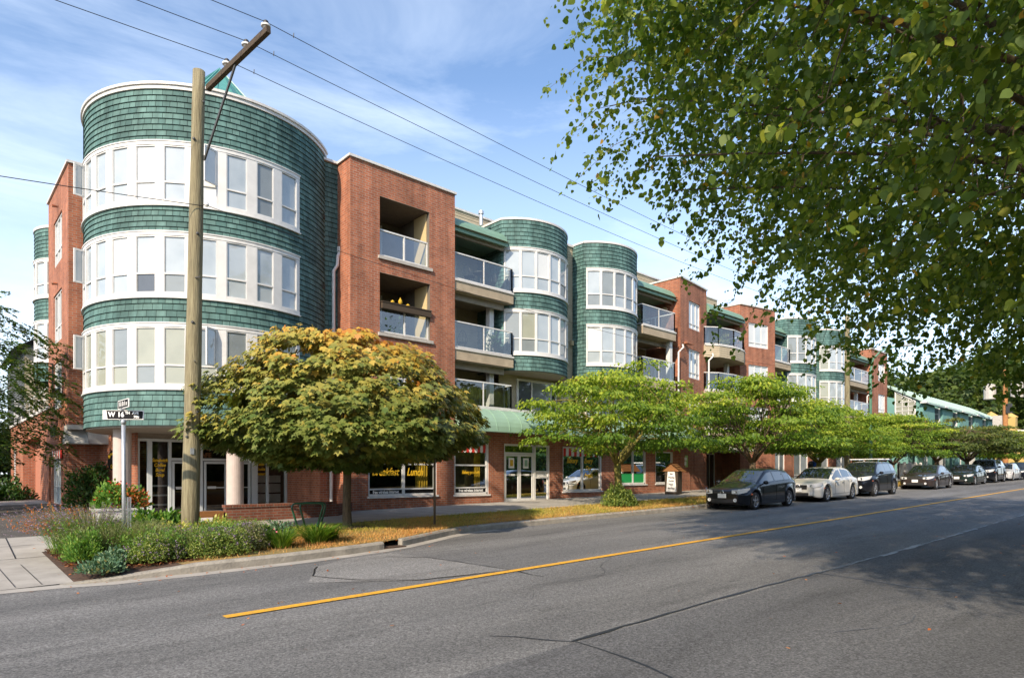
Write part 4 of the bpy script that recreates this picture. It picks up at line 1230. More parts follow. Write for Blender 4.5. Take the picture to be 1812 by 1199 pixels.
# ---- angled brick blocks further along
def block(x0, y0, x1, y1, wa, label, zt=11.58, ground=True):
    L_ = math.hypot(x1 - x0, y1 - y0)
    f_ = frame_xf(x0, y0, x1 - x0, y1 - y0)
    hs = [(wa[0], wa[1], 9.18, 10.62), (wa[0], wa[1], 6.6, 8.12), (wa[0], wa[1], 4.2, 5.6)]
    mb = MB()
    wall_holes(mb, f_, L_, .4, zt, hs, .1)
    wall_holes(mb, frame_xf(x0, YB, 0, y0 - YB), YB - y0, .4, zt, [])
    wall_holes(mb, frame_xf(x1, y1, 0, YB - y1), YB - y1, .4, zt, [])
    B(mb, 'brick_wall', 'brick')
    mb = MB(); mb.prism([(x0 - .05, y0 - .06), (x1 + .05, y1 - .06), (x1 + .05, y1 + .25), (x1 - .2, y1 + .25), (x0 + .25, y0 + .25), (x0 - .05, y0 + .25)], zt + .001, zt + .08); mb.box(x0 - .05, y0 + .252, zt + .001, x0 + .25, YB, zt + .078); B(mb, 'roof_coping', 'coping')
    for h, w_ in zip(hs, ('top', 'third', 'second')):
        window(f_, *h, cols=(.34, .67), transom=.2, panes=(0, 0, 0, 5, 0, 0), label=f'{w_} floor window of the {label}')
    return f_
block(28.35, 18.2, 31.55, 18.62, (1.0, 2.4), 'second brick block')
block(35.5, 18.75, 38.6, 18.1, (.75, 2.55), 'third brick block')
block(55.9, 18.3, 59.5, 18.3, (1.5, 3.1), 'far brick block')
mb = MB(); mb.tube([(28.75, 18.2, 8.35), (29.1, 18.15, 8.3)], .05, 8); mb.box(28.7, 18.02, 8.25, 29.3, 18.2, 8.36); B(mb, 'wall_vent', 'brick')

# ---- balconies
def balcony(pts, z, label, fascia='stucco', depth_y=YB, rail=True, th=.36, slant=.25, end_closed=(True, True), post=True, posts_n=3):
    """pts: front edge in plan from left to right; slab top at z"""
    mb = MB()
    n_ = len(pts)
    top = [(x, y) for x, y in pts]
    low = [(x, y + slant) for x, y in pts]
    for (a, b), (c_, d) in zip(zip(top, top[1:]), zip(low, low[1:])):
        mb.quad((a[0], a[1], z - th), (b[0], b[1], z - th), (b[0], b[1], z), (a[0], a[1], z))
        mb.quad((a[0], a[1], z - th), (c_[0], depth_y, z - th), (d[0], depth_y, z - th), (b[0], b[1], z - th))
        mb.quad((a[0], a[1], z), (b[0], b[1], z), (b[0], depth_y, z), (a[0], depth_y, z))
    for p in (top[0], top[-1]):
        mb.quad((p[0], p[1], z - th), (p[0], p[1], z), (p[0], depth_y, z), (p[0], depth_y, z - th))
    if fascia == 'siding':
        mb = MB()
        mb.courses([(pts[0][0], pts[0][1] + .4)] + pts + [(pts[-1][0], pts[-1][1] + .4)], z - .62, z, .115, .014)
        mb.prism([(x, y + .005) for x, y in pts] + [(pts[-1][0], depth_y), (pts[0][0], depth_y)], z - .6, z - .004)
    bal = B(mb, 'balcony', fascia); bal['label'] = label
    l = MB()
    for a, b in zip(pts, pts[1:]):
        l.beam((a[0], a[1] + .04, z + .035), (b[0], b[1] + .04, z + .035), .16, .07)
    B(l, 'ledge', 'coping', bal)
    zr = z + 1.02
    r_ = MB(); g = MB()
    rp = [(x, y + .06) for x, y in pts]
    if end_closed[0]: rp = [(rp[0][0] + .03, depth_y)] + [(rp[0][0] + .03, rp[0][1])] + rp[1:]
    if end_closed[1]: rp = rp[:-1] + [(rp[-1][0] - .03, rp[-1][1]), (rp[-1][0] - .03, depth_y)]
    for a, b in zip(rp, rp[1:]):
        L_ = math.dist(a, b)
        r_.beam((*a, zr), (*b, zr), .06, .045); r_.beam((*a, z + .12), (*b, z + .12), .04, .035)
        k = max(1, round(L_ / 1.35))
        for i in range(k + 1):
            x, y = a[0] + (b[0] - a[0]) * i / k, a[1] + (b[1] - a[1]) * i / k
            r_.box(x - .022, y - .022, z + .07, x + .022, y + .022, zr - .02)
        g.quad((*a, z + .14), (*b, z + .14), (*b, zr - .03), (*a, zr - .03))
    B(r_, 'railing', 'trim', bal)
    B(g, 'glass_panel', 'rail_glass', bal)
    return bal
def backdoor(x0, x1, z, mt=3, label='sliding balcony door', kinds=(5, 4)):
    return window(frame_xf(x0, YB - .02, 1, 0), 0, x1 - x0, z + .05, z + 2.05, cols=(.5,), panes=kinds, inset=-.02, fw=.07, label=label, name='balcony_door')
for z, t in ((8.55, 'top'), (6.08, 'third'), (4.0, 'second')):
    fy = 18.35
    balcony([(14.06, fy), (16.95 if z > 5 else 16.9, fy)], z, f'{t} floor balcony between the first brick block and the first bay', end_closed=(False, z > 7 or True))
    backdoor(14.25, 15.6, z, label=f'{t} floor sliding door behind the balcony', kinds=(5, 4))
    balcony([(24.85, 17.98), (27.6, 17.98)], z, f'{t} floor balcony beside the second bay', end_closed=(True, True))
    backdoor(25.4, 27.3, z, kinds=(4, 4))
    balcony([(31.2, 18.5), (31.9, 18.05), (33.2, 17.85), (34.4, 17.95), (35.2, 18.3)], z, f'{t} floor curved balcony with siding front', 'siding', end_closed=(True, True))
    backdoor(32.3, 34.6, z, kinds=(3, 5))
    balcony([(38.62, 18.15), (40.9, 18.15)], z, f'{t} floor balcony beside the third bay', end_closed=(False, True))
    backdoor(38.9, 40.4, z, kinds=(4, 3))
    balcony([(50.2, 18.1), (54.8, 18.1)], z, f'{t} floor balcony beside the far brick block', end_closed=(True, True))
    backdoor(51.5, 54.2, z, kinds=(3, 4))
# white posts and beams on the balconies
for x, y in ((16.3, 19.0), (27.5, 18.3), (25.0, 18.6), (34.2, 18.9), (40.2, 18.9), (50.5, 18.7), (54.2, 18.9)):
    for z0, z1 in ((6.08, 8.18), (4.0, 5.7)):
        mb = MB(); mb.box(x - .11, y - .11, z0, x + .11, y + .11, z1); B(mb, 'post', 'trim')
# recess soffit beams in dark beige
mb = MB()
for x0, x1 in ((14.06, 16.7), (25.1, 28.3), (31.6, 35.4), (38.65, 40.8), (50.0, 55.8)):
    for z in (10.28, 7.95, 5.45):
        mb = MB(); mb.box(x0, 18.62, z, x1, 18.72, z + .24); mb.quad((x0, 18.3, z + .245), (x1, 18.3, z + .245), (x1, 20.25, z + .245), (x0, 20.25, z + .245))
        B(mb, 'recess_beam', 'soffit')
for x0, x1 in ((14.08, 16.72), (25.1, 28.3), (31.6, 35.45), (38.65, 40.8), (50.0, 55.85)):
    barrel(x0, x1, 19.75, 11.25, 10.42, 1.35, 'green_metal_dark', seam=0, name='roof_canopy')
    mb = MB(); mb.box(x0, 19.75, 10.4, x1, 20.3, 11.25); B(mb, 'roof_canopy', 'green_metal_dark')
# ground floor beyond the awning: recess, entrance hood, far shop fronts
gw = MB()
f2 = frame_xf(38.62, 18.35, 1, 0)
gh = [(.5, 1.9, .9, 3.0), (3.2, 5.4, .9, 3.0), (6.6, 8.8, .9, 3.0), (10.2, 12.4, 1.0, 3.0), (13.6, 16, 1.0, 3.0)]
wall_holes(gw, f2, 17.3, .5, 3.9, gh)
B(gw, 'brick_wall', 'brick'); gw = MB(); wall_holes(gw, frame_xf(29.4, 19.88, 1, 0), 6.2, .4, 3.3, [])
wall_holes(gw, frame_xf(31.0, 19.88, 0, -1), 1.2, .4, 3.3, [])
wall_holes(gw, frame_xf(31.2, 18.68, 0, 1), 1.2, .4, 3.3, [])
B(gw, 'brick_wall', 'brick')
for i, h in enumerate(gh): window(f2, *h, cols=(.5,), transom=.3, panes=((3, 1, 1, 3), (1, 3, 1, 1), (4, 3, 3, 1))[i % 3], label=f'shop window under the far bays, number {i + 1} past the third brick block', name='shop_window')
window(frame_xf(29.55, 19.86, 1, 0), 0, 1.3, .55, 2.75, cols=(.55,), panes=(4, 3), inset=-.02, name='door', label='narrow glass door beside the green notice')
window(frame_xf(31.9, 19.86, 1, 0), 0, 2.6, .55, 2.8, cols=(.42, .78), panes=(3, 4, 4), inset=-.02, name='door', label='glazed lobby door under the pale hood', fw=.07)
mb = MB(); mb.quad((31.2, 17.6, 2.9), (35.3, 17.6, 2.9), (35.3, 18.9, 3.5), (31.2, 18.9, 3.5)); mb.box(31.2, 17.62, 2.86, 35.3, 19.8, 2.9); mb.quad((31.2, 17.6, 2.9), (31.2, 18.9, 3.5), (31.2, 19.8, 3.5), (31.2, 19.8, 2.9)); mb.quad((31.2, 18.9, 3.5), (35.3, 18.9, 3.5), (35.3, 19.8, 3.5), (31.2, 19.8, 3.5))
B(mb, 'entrance_hood', mat('cream_hood', (.55, .52, .45), .6, var=.1))
# small fittings
mb = MB(); mb.lathe([(.07, 0), (.07, .45), (.11, .45), (.11, .56), (.03, .6)], (16.1, 19.3, 11.3), 12, close=True); B(mb, 'flue', 'galv')
for x, y, z in ((20.8, 18.9, 7.2), (20.4, 18.9, 6.85)):
    mb = MB(); mb.box(x, y - .12, z, x + .14, y, z + .2); B(mb, 'vent_cap', 'tan')
mb = MB(); mb.lathe([(.16, -.12), (.16, 0)], (28.33, 19.1, 10.05), 14, axis='x', close=True); B(mb, 'wall_lamp', 'tan')
for x, y in ((28.05, 17.95), (31.35, 18.2), (54.95, 18.2)):
    mb = MB(); mb.tube([(x + .1, y, 8.1), (x + .1, y - .05, 7.95), (x - .1, y + .1, 7.7), (x - .1, y + .1, 3.3)], .045, 8); B(mb, 'downpipe', 'trim')
mb = MB(); mb.box(32, 22, 12.1, 33, 24, 13.0); mb.box(24, 24, 11.5, 25.2, 26, 12.2); B(mb, 'roof_vent', 'coping')

# ------------------------------------------------------------------ vegetation
SHAPES = {
    'heart': [(0, .06), (.24, .0), (.46, .18), (.5, .45), (.30, .80), (0, 1.12), (-.30, .80), (-.5, .45), (-.46, .18), (-.24, .0)],
    'star': [(0, 0), (.16, .12), (.5, .12), (.36, .38), (.6, .66), (.24, .62), (0, 1.08), (-.24, .62), (-.6, .66), (-.36, .38), (-.5, .12), (-.16, .12)],
    'oval': [(0, 0), (.26, .3), (.24, .65), (0, 1.05), (-.24, .65), (-.26, .3)],
    'blade': [(0, 0), (.06, .4), (0, 1.0), (-.06, .4)],
    'slim': [(0, 0), (.15, .45), (0, 1.0), (-.15, .45)],
    'rag': [(0, 0), (.5, .1), (.3, .4), (.62, .7), (.1, .75), (-.1, 1.1), (-.3, .7), (-.6, .62), (-.35, .3), (-.5, .0)],
}
def norm(a):
    return a / np.maximum(np.linalg.norm(a, axis=-1, keepdims=True), 1e-9)

def leaves(name, P, D, N, S, shape, mats, parent=None, rnd=None, fold=0.25, kind=None):
    sh = np.array(SHAPES[shape], dtype=np.float64)
    k, n = len(sh), len(P)
    D = norm(D); X = norm(np.cross(D, N)); Z = np.cross(X, D)
    zz = -fold * (sh[:, 0] ** 2) * 2 - .18 * sh[:, 1] ** 2
    V = P[:, None, :] + S[:, None, None] * (sh[None, :, 0, None] * X[:, None, :] + sh[None, :, 1, None] * D[:, None, :] + zz[None, :, None] * Z[:, None, :])
    V = V.reshape(-1, 3).astype(np.float32)
    me = bpy.data.meshes.new(name)
    me.vertices.add(len(V)); me.vertices.foreach_set('co', V.ravel())
    me.loops.add(n * k); me.loops.foreach_set('vertex_index', np.arange(n * k, dtype=np.int32))
    me.polygons.add(n)
    me.polygons.foreach_set('loop_start', (np.arange(n) * k).astype(np.int32))
    me.polygons.foreach_set('loop_total', np.full(n, k, dtype=np.int32))
    for m in (mats if isinstance(mats, (list, tuple)) else [mats]): me.materials.append(M[m] if isinstance(m, str) else m)
    at = me.attributes.new('rnd', 'FLOAT', 'FACE')
    at.data.foreach_set('value', (rng.random(n) if rnd is None else rnd).astype(np.float32))
    me.update(); me.validate()
    o = bpy.data.objects.new(name, me)
    COL.objects.link(o)
    if parent is not None: o.parent = parent
    if kind: o['kind'] = kind
    return o

def rdir(n):
    return norm(rng.normal(size=(n, 3)))

M['linden_leaf'] = leafmat('linden_leaf', [(0.0, (.05, .095, .017)), (.45, (.11, .17, .026)), (.8, (.22, .275, .043)), (.955, (.36, .37, .055)), (.975, (.50, .36, .03)), (1.0, (.32, .09, .03))], .48)
M['maple_leaf'] = leafmat('maple_leaf', [(0.0, (.085, .13, .028)), (.35, (.20, .22, .05)), (.6, (.37, .30, .06)), (.8, (.50, .30, .045)), (1.0, (.46, .17, .035))], .22)
M['dogwood_leaf'] = leafmat('dogwood_leaf', [(0.0, (.075, .15, .015)), (.4, (.19, .28, .028)), (.8, (.42, .47, .05)), (.95, (.34, .25, .05)), (1.0, (.34, .14, .05))], .38)
M['dark_street_leaf'] = leafmat('dark_street_leaf', [(0.0, (.06, .09, .018)), (.6, (.12, .14, .025)), (1.0, (.22, .14, .04))], .3)
M['locust_leaf'] = leafmat('locust_leaf', [(0.0, (.035, .075, .015)), (.6, (.06, .12, .02)), (1.0, (.13, .15, .03))], .4)
M['forest_leaf'] = leafmat('forest_leaf', [(0.0, (.035, .065, .015)), (.6, (.07, .11, .022)), (1.0, (.13, .16, .035))], .3)
M['shrub_leaf'] = leafmat('shrub_leaf', [(0.0, (.02, .06, .015)), (.6, (.04, .10, .02)), (1.0, (.09, .15, .03))], .25)
M['catmint_leaf'] = leafmat('catmint_leaf', [(0.0, (.08, .14, .03)), (.6, (.18, .25, .05)), (1.0, (.34, .36, .09))], .3)
M['bright_leaf'] = leafmat('bright_leaf', [(0.0, (.07, .17, .03)), (.6, (.13, .26, .04)), (1.0, (.25, .34, .06))], .3)
M['lime_leaf'] = leafmat('lime_leaf', [(0.0, (.28, .32, .05)), (.6, (.42, .43, .10)), (.9, (.52, .48, .14)), (1.0, (.5, .25, .08))], .3)
M['sage_leaf'] = leafmat('sage_leaf', [(0.0, (.12, .14, .06)), (.6, (.2, .22, .09)), (1.0, (.30, .28, .13))], .3)
M['blue_leaf'] = leafmat('blue_leaf', [(0.0, (.06, .13, .075)), (.6, (.12, .21, .12)), (.9, (.19, .28, .16)), (1.0, (.4, .3, .1))], .2)
M['orange_leaf'] = leafmat('orange_leaf', [(0.0, (.35, .09, .02)), (.6, (.5, .14, .03)), (1.0, (.55, .25, .08))], .3)
M['purple_flower'] = leafmat('purple_flower', [(0.0, (.15, .10, .19)), (.6, (.26, .19, .30)), (1.0, (.36, .26, .36))], .3)
M['grass_blade'] = leafmat('grass_blade', [(0.0, (.06, .13, .015)), (.6, (.12, .22, .025)), (1.0, (.24, .30, .05))], .35)
M['turf'] = leafmat('turf', [(0.0, (.16, .23, .035)), (.35, (.36, .34, .06)), (.6, (.56, .37, .11)), (1.0, (.55, .27, .09))], .25)
M['red_flower'] = mat('red_flower', (.6, .02, .01), .6)
M['pink_flower'] = mat('pink_flower', (.65, .10, .20), .6)
M['yellow_flower'] = mat('yellow_flower', (.75, .6, .12), .6)
M['mulch_chip'] = leafmat('mulch_chip', [(0.0, (.05, .022, .012)), (.6, (.12, .045, .02)), (1.0, (.30, .12, .05))], .05)

def tree_root(name, label, cat, x, y, z=None, rz=0, group=None):
    return thing(name, label, cat, (x, y, gz(x, y) if z is None else z), rz, group)

# --- linden overhanging from the near side
def linden(root, c, rad, ntw, seed):
    """local coordinates; c = crown centre, rad = ellipsoid radii"""
    r = np.random.default_rng(seed)
    c = np.array(c); rad = np.array(rad)
    d = norm(r.normal(size=(ntw, 3)))
    bump = 1 + .07 * np.sin(3.1 * d[:, 0] * 2 + 1) * np.cos(4.3 * d[:, 1] * 2) + .06 * np.sin(9 * d[:, 2] + 5 * d[:, 0]) + .05 * np.sin(13 * d[:, 1] - 7 * d[:, 2]) + .05 * np.sin(21 * d[:, 0] + 17 * d[:, 1]) + .10 * np.maximum(0, np.sin(13 * np.arctan2(d[:, 1], d[:, 0]) + 9 * d[:, 2])) ** 6 - .02
    gapn = np.sin(17 * d[:, 0] + 3) * np.sin(19 * d[:, 1] + 1) + np.sin(23 * d[:, 2] - 11 * d[:, 0])
    sel = r.random(ntw) < np.clip(1.0 - .40 * (gapn > .75), 0, 1)
    d = d[sel]; bump = bump[sel]; ntw = len(d)
    f = bump * np.where(r.random(ntw) < .80, .80 + .22 * r.random(ntw), .35 + .5 * r.random(ntw))
    C = c + d * rad * f[:, None]
    C[:, 2] -= np.clip(.13 * C[:, 0], 0, 1.0) * (C[:, 2] < c[2])
    C[:, 2] += np.clip(.20 * (C[:, 1] - 1.5), 0, 1.1) * (C[:, 2] < c[2]) * (C[:, 0] < 3)
    out = norm(C - c - np.array([0, 0, -1.5]))
    T = norm(out * np.array([1, 1, .35]) + np.array([0, 0, -.45]) + r.normal(size=(ntw, 3)) * .38)
    nl = 26
    L = r.uniform(.45, 1.0, ntw)
    t = np.linspace(.05, 1, nl)[None, :] * np.ones((ntw, 1))
    P = C[:, None, :] + T[:, None, :] * (t * L[:, None])[..., None] + np.array([0, 0, -1.0]) * ((t ** 2) * L[:, None] * .25)[..., None]
    P = P + r.normal(size=P.shape) * .055
    P = P.reshape(-1, 3)
    TT = np.repeat(T, nl, axis=0)
    n = len(P)
    side = r.normal(size=(n, 3))
    D = norm(TT * .5 + norm(side) * .75 + np.array([0, 0, -.65]))
    N = norm(np.array([0, 0, 1.0]) + r.normal(size=(n, 3)) * .55)
    S = .035 + .075 * r.random(n) ** 1.5
    rn = np.clip(r.random(n) * .7 + np.repeat(r.random(ntw), nl) * .3, 0, .96)
    rn[r.random(n) < .012] = .985
    leaves('crown', P, D, N, S, 'heart', 'linden_leaf', root, rn)
    # branches
    mb = MB()
    mb.tube([(0, 0, -.2), (0.02, 0, .3), (.05, .05, 1.6), (0, .1, 3.4)], [.36, .27, .23, .2], 14)
    B_ = mb.build('trunk', 'bark', root, smooth=True)
    mb = MB()
    rr = random.Random(seed)
    ends = []
    for k in range(16):
        a = 2 * math.pi * k / 16 + rr.uniform(-.15, .15)
        el = rr.choice([.05, .25, .5, .9])
        dd = np.array([math.cos(a) * math.cos(el), math.sin(a) * math.cos(el), math.sin(el)])
        tip = c + dd * rad * .86
        p0 = np.array([0, 0.05, rr.uniform(2.4, 4.4)])
        m1 = p0 * .55 + tip * .45 + np.array([0, 0, rr.uniform(.3, 1.0)])
        pts = []
        for t_ in np.linspace(0, 1, 9):
            q = (1 - t_) ** 2 * p0 + 2 * t_ * (1 - t_) * m1 + t_ ** 2 * tip
            q = q + np.array([rr.uniform(-1, 1) for _ in range(3)]) * .08 * (t_ > 0)
            pts.append(q)
        mb.tube(pts, list(np.linspace(.11, .018, 9)), 7)
        ends.append(pts)
        for j in (2, 3, 4, 5, 6):
            for s_ in (-1, 1):
                q0 = pts[j]
                ax = norm(tip - p0)
                sd_ = norm(np.cross(ax, [0, 0, 1])) * s_
                q2 = q0 + (ax * rr.uniform(.6, 1.4) + sd_ * rr.uniform(.7, 1.6) + np.array([0, 0, rr.uniform(-.5, .4)])) * rr.uniform(.8, 1.5)
                q1 = (q0 + q2) / 2 + np.array([0, 0, rr.uniform(0, .2)])
                mb.tube([q0, q1, q2], [.035, .02, .008], 5)
                ends.append([q0, q1, q2])
    for k in range(26):
        a = rr.uniform(1.7, 3.9); el = rr.uniform(-.45, .5)
        tip = c + np.array([math.cos(a) * math.cos(el), math.sin(a) * math.cos(el), math.sin(el)]) * rad * 1.0
        p0 = rr.choice([e for e in ends if len(e) > 5])[3] if rr.random() < .5 else np.array([0, 0, rr.uniform(3.5, 5)])
        m1 = (p0 + tip) / 2 + np.array([0, 0, .5])
        pts = [(1 - t) ** 2 * p0 + 2 * t * (1 - t) * m1 + t * t * tip for t in np.linspace(0, 1, 9)]
        mb.tube(pts, list(np.linspace(.05, .008, 9)), 6)
    mb.build('branch', 'bark', root, smooth=True)
    mb = MB()
    skel = np.array([p for e in ends for p in e])
    pick = r.choice(ntw, min(ntw, 2600), replace=False)
    for i in pick:
        q = C[i]
        j = np.argmin(((skel - q) ** 2).sum(1))
        s0 = q + (skel[j] - q) * min(1, .9 / max(.01, np.linalg.norm(skel[j] - q)))
        mb.tube([s0, (s0 + q) / 2 + np.array([0, 0, .04]), q, q + T[i] * L[i] * .9 + np.array([0, 0, -.2 * L[i]])], [.009, .007, .005, .002], 3, cap=False)
    mb.build('twigs', 'bark', root)
lx, ly = 11.6, -1.7
root = tree_root('linden_tree', 'large linden tree spreading leafy branches over the near side of the road from the right', 'tree', lx, ly, .13 + K * lx)
linden(root, (0.1, .1, 7.65), (9.85, 8.4, 5.05), 12500, 3)

def limb(mb, p0, p1, r0, r1, sag=.2, n=6, seg=6, jit=.04):
    p0, p1 = np.array(p0, float), np.array(p1, float)
    m = (p0 + p1) / 2 + np.array([0, 0, sag])
    pts = []
    for t in np.linspace(0, 1, seg):
        q = (1 - t) ** 2 * p0 + 2 * t * (1 - t) * m + t * t * p1
        if 0 < t < 1: q = q + rng.normal(size=3) * jit
        pts.append(q)
    mb.tube(pts, list(np.linspace(r0, r1, seg)), n)
    return pts

# --- globe maple by the kerb
mx_, my_ = 7.62, 14.2
root = tree_root('globe_maple', 'round-headed maple with green leaves turning orange, standing on the grass strip before the cafe', 'tree', mx_, my_)
def maple(root, a=3.38, top=4.62, base=1.55, cz=2.35, ncl=760, nl=50):
    d = rdir(ncl)
    hz = np.where(d[:, 2] > 0, top - cz, cz - base)
    lump = 1 + .06 * np.sin(5 * d[:, 0] + 2) + .06 * np.cos(6 * d[:, 1]) + .03 * np.sin(19 * d[:, 0] + 23 * d[:, 2]) + .055 * np.sin(11 * d[:, 0] - 9 * d[:, 1]) - .05
    f = np.where(rng.random(ncl) < .78, .93 + .06 * rng.random(ncl), .5 + .4 * rng.random(ncl)) * lump
    # blunt shoulders: super-ellipse
    xy = d[:, :2]; rr_ = np.linalg.norm(xy, axis=1); 
    se = (np.abs(rr_) ** 2.3 + np.abs(d[:, 2]) ** 2.3) ** (-1 / 2.3)
    C = np.stack([d[:, 0] * a, d[:, 1] * a * .95, d[:, 2] * hz], 1) * (f * se)[:, None] + np.array([0, 0, cz])
    out = norm(C - np.array([0, 0, cz - .9]))
    n = ncl * nl
    off = rdir(n) * (rng.random(n) ** .4)[:, None] * np.array([.36, .36, .17])
    P = np.repeat(C, nl, axis=0) + off
    O = np.repeat(out, nl, axis=0)
    D = norm(O * np.array([1, 1, .15]) + off * 1.2 + np.array([0, 0, -.75]) + rng.normal(size=(n, 3)) * .25)
    N = norm(O * .9 + np.array([0, 0, .9]) + rng.normal(size=(n, 3)) * .35)
    S = rng.uniform(.10, .165, n)
    h = (P[:, 2] - base) / (top - base)
    side = (P[:, 0] * .5 - P[:, 1] * .2) / a
    rn = np.clip(.15 + .64 * h ** 1.4 + .34 * side * h + rng.normal(size=n) * .13 + np.repeat(rng.normal(size=ncl) * .09, nl), 0, 1)
    leaves('crown', P, D, N, S, 'star', 'maple_leaf', root, rn)
    mb = MB(); mb.tube([(0, 0, -.1), (0, 0, .08), (-.02, 0, .5), (.0, .01, 1.2), (.01, .02, 1.9)], [.15, .115, .10, .095, .11], 12)
    for k in range(9):
        an = 2 * math.pi * k / 9
        limb(mb, (0, 0, 1.6), (2.3 * math.cos(an), 2.3 * math.sin(an), 2.6 + .9 * (k % 3) * .5), .055, .015, .3)
    mb.build('trunk', 'bark', root, smooth=True)
    mb = MB(); mb.lathe([(.01, .03), (.55, .012)], (0, 0, 0), 16); mb.build('tree_pit', 'soil', root)
maple(root)

# --- dogwood-like street trees in flat layers
def layered(root, a, z0, z1, nplates=64, nl=230, size=.115, m='dogwood_leaf', trunk_m='mossbark', tr=.13, seed=1, fork=1.5):
    r = np.random.default_rng(seed)
    th = r.random(nplates) * 2 * np.pi
    rad = a * np.sqrt(r.random(nplates)) * .86
    t = rad / a
    H = z1 - z0
    lo = z0 + H * (.10 + .12 * t); hi = z0 + H * (1.0 - .55 * t ** 1.7)
    layer = r.random(nplates)
    z = lo + (hi - lo) * layer
    C = np.stack([rad * np.cos(th), rad * np.sin(th), z], 1)
    pr = r.uniform(.45, 1.05, nplates) * a / 3.6
    n = nplates * nl
    an = r.random(n) * 2 * np.pi; rr_ = np.sqrt(r.random(n)); PR = np.repeat(pr, nl)
    edge = 1 + .25 * np.sin(an * 3 + np.repeat(r.random(nplates) * 6, nl)) + .2 * np.sin(an * 7 + np.repeat(r.random(nplates) * 6, nl))
    off = np.stack([rr_ * np.cos(an) * PR * edge, rr_ * np.sin(an) * PR * edge, r.normal(size=n) * .055 + .10 * (1 - rr_ ** 2) - .06 * rr_], 1)
    P = np.repeat(C, nl, axis=0) + off
    O = norm(off * np.array([1, 1, 0]) + r.normal(size=(n, 3)) * .1)
    D = norm(O * .8 + np.array([0, 0, -.55]) + r.normal(size=(n, 3)) * .3)
    N = norm(np.array([0, 0, 1.0]) + r.normal(size=(n, 3)) * .4)
    S = r.uniform(.7, 1.25, n) * size
    rn = np.clip(.15 + .4 * (P[:, 2] - z0) / H + r.normal(size=n) * .16 + np.repeat(r.normal(size=nplates) * .12, nl), 0, 1)
    leaves('crown', P, D, N, S, 'oval', m, root, rn)
    mb = MB()
    mb.tube([(0, 0, -.15), (.0, 0, .1), (.03, .02, .7), (-.02, .03, fork)], [tr * 1.5, tr * 1.15, tr, tr * .95], 12)
    st = (-.02, .03, fork - .08)
    K_ = 7
    for k in range(K_):
        an_ = 2 * math.pi * k / K_ + r.random() * .5
        e = (a * .42 * math.cos(an_), a * .42 * math.sin(an_), z0 + H * (.35 + .3 * r.random()))
        pts = limb(mb, st, e, tr * .55, tr * .22, .12)
        near = [C[i] for i in range(nplates) if abs(((math.atan2(C[i][1], C[i][0]) - an_ + math.pi) % (2 * math.pi)) - math.pi) < math.pi / K_]
        for q in near:
            s_ = pts[int(r.integers(2, 6))]
            limb(mb, s_, q, tr * .18, tr * .05, .08, 5, 4)
    mb.build('trunk', trunk_m, root, smooth=True)
G = 'street trees on the grass strip'
dx1 = 18.05
d1 = tree_root('street_tree', 'layered light green street tree with a mossy yellow forked trunk, nearest the shop doors', 'tree', dx1, 14.1, group=G)
layered(d1, 3.6, 1.35, 5.25, 88, 230, .12, seed=11)
d2 = tree_root('street_tree', 'layered yellow-green street tree behind the black hatchback, second from the shop doors', 'tree', 28.1, 14.2, group=G)
layered(d2, 4.0, 1.45, 5.7, 100, 220, .135, seed=12, trunk_m='bark', tr=.14)
d3 = dup(d1, (35.6, 14.3, gz(35.6, 14.3)), R(140), 'layered light green street tree behind the white sedan', scale=(1.05, 1.05, .98))
d4 = dup(d2, (47.2, 14.2, gz(47.2, 14.2)), R(70), 'street tree with a forked mossy trunk behind the dark roof-racked utility car', scale=(.95, .95, .84))
d5 = tree_root('street_tree', 'broad dark olive street tree above the brown sedan, darker than its neighbours', 'tree', 57.5, 14.2, group=G)
layered(d5, 5.2, 1.6, 5.1, 90, 200, .17, 'dark_street_leaf', 'bark', .16, seed=13)
for i, (x, lb) in enumerate(((66.5, 'dark olive street tree behind the dark green sedan, next after the broad dark one'), (76, 'yellow-green street tree before the yellow building'), (87, 'light green street tree beyond the last parked cars'))):
    src = (d5, d2, d1)[i]
    dup(src, (x, 14.2, gz(x, 14.2)), R(50 + 80 * i), lb, scale=(1.0, 1.0, (.95, .82, .9)[i]))
dup(d3, (41.6, 14.5, gz(41.6, 14.5)), R(200), 'small street tree between the white sedan and the second utility pole', scale=(.8, .8, .86))

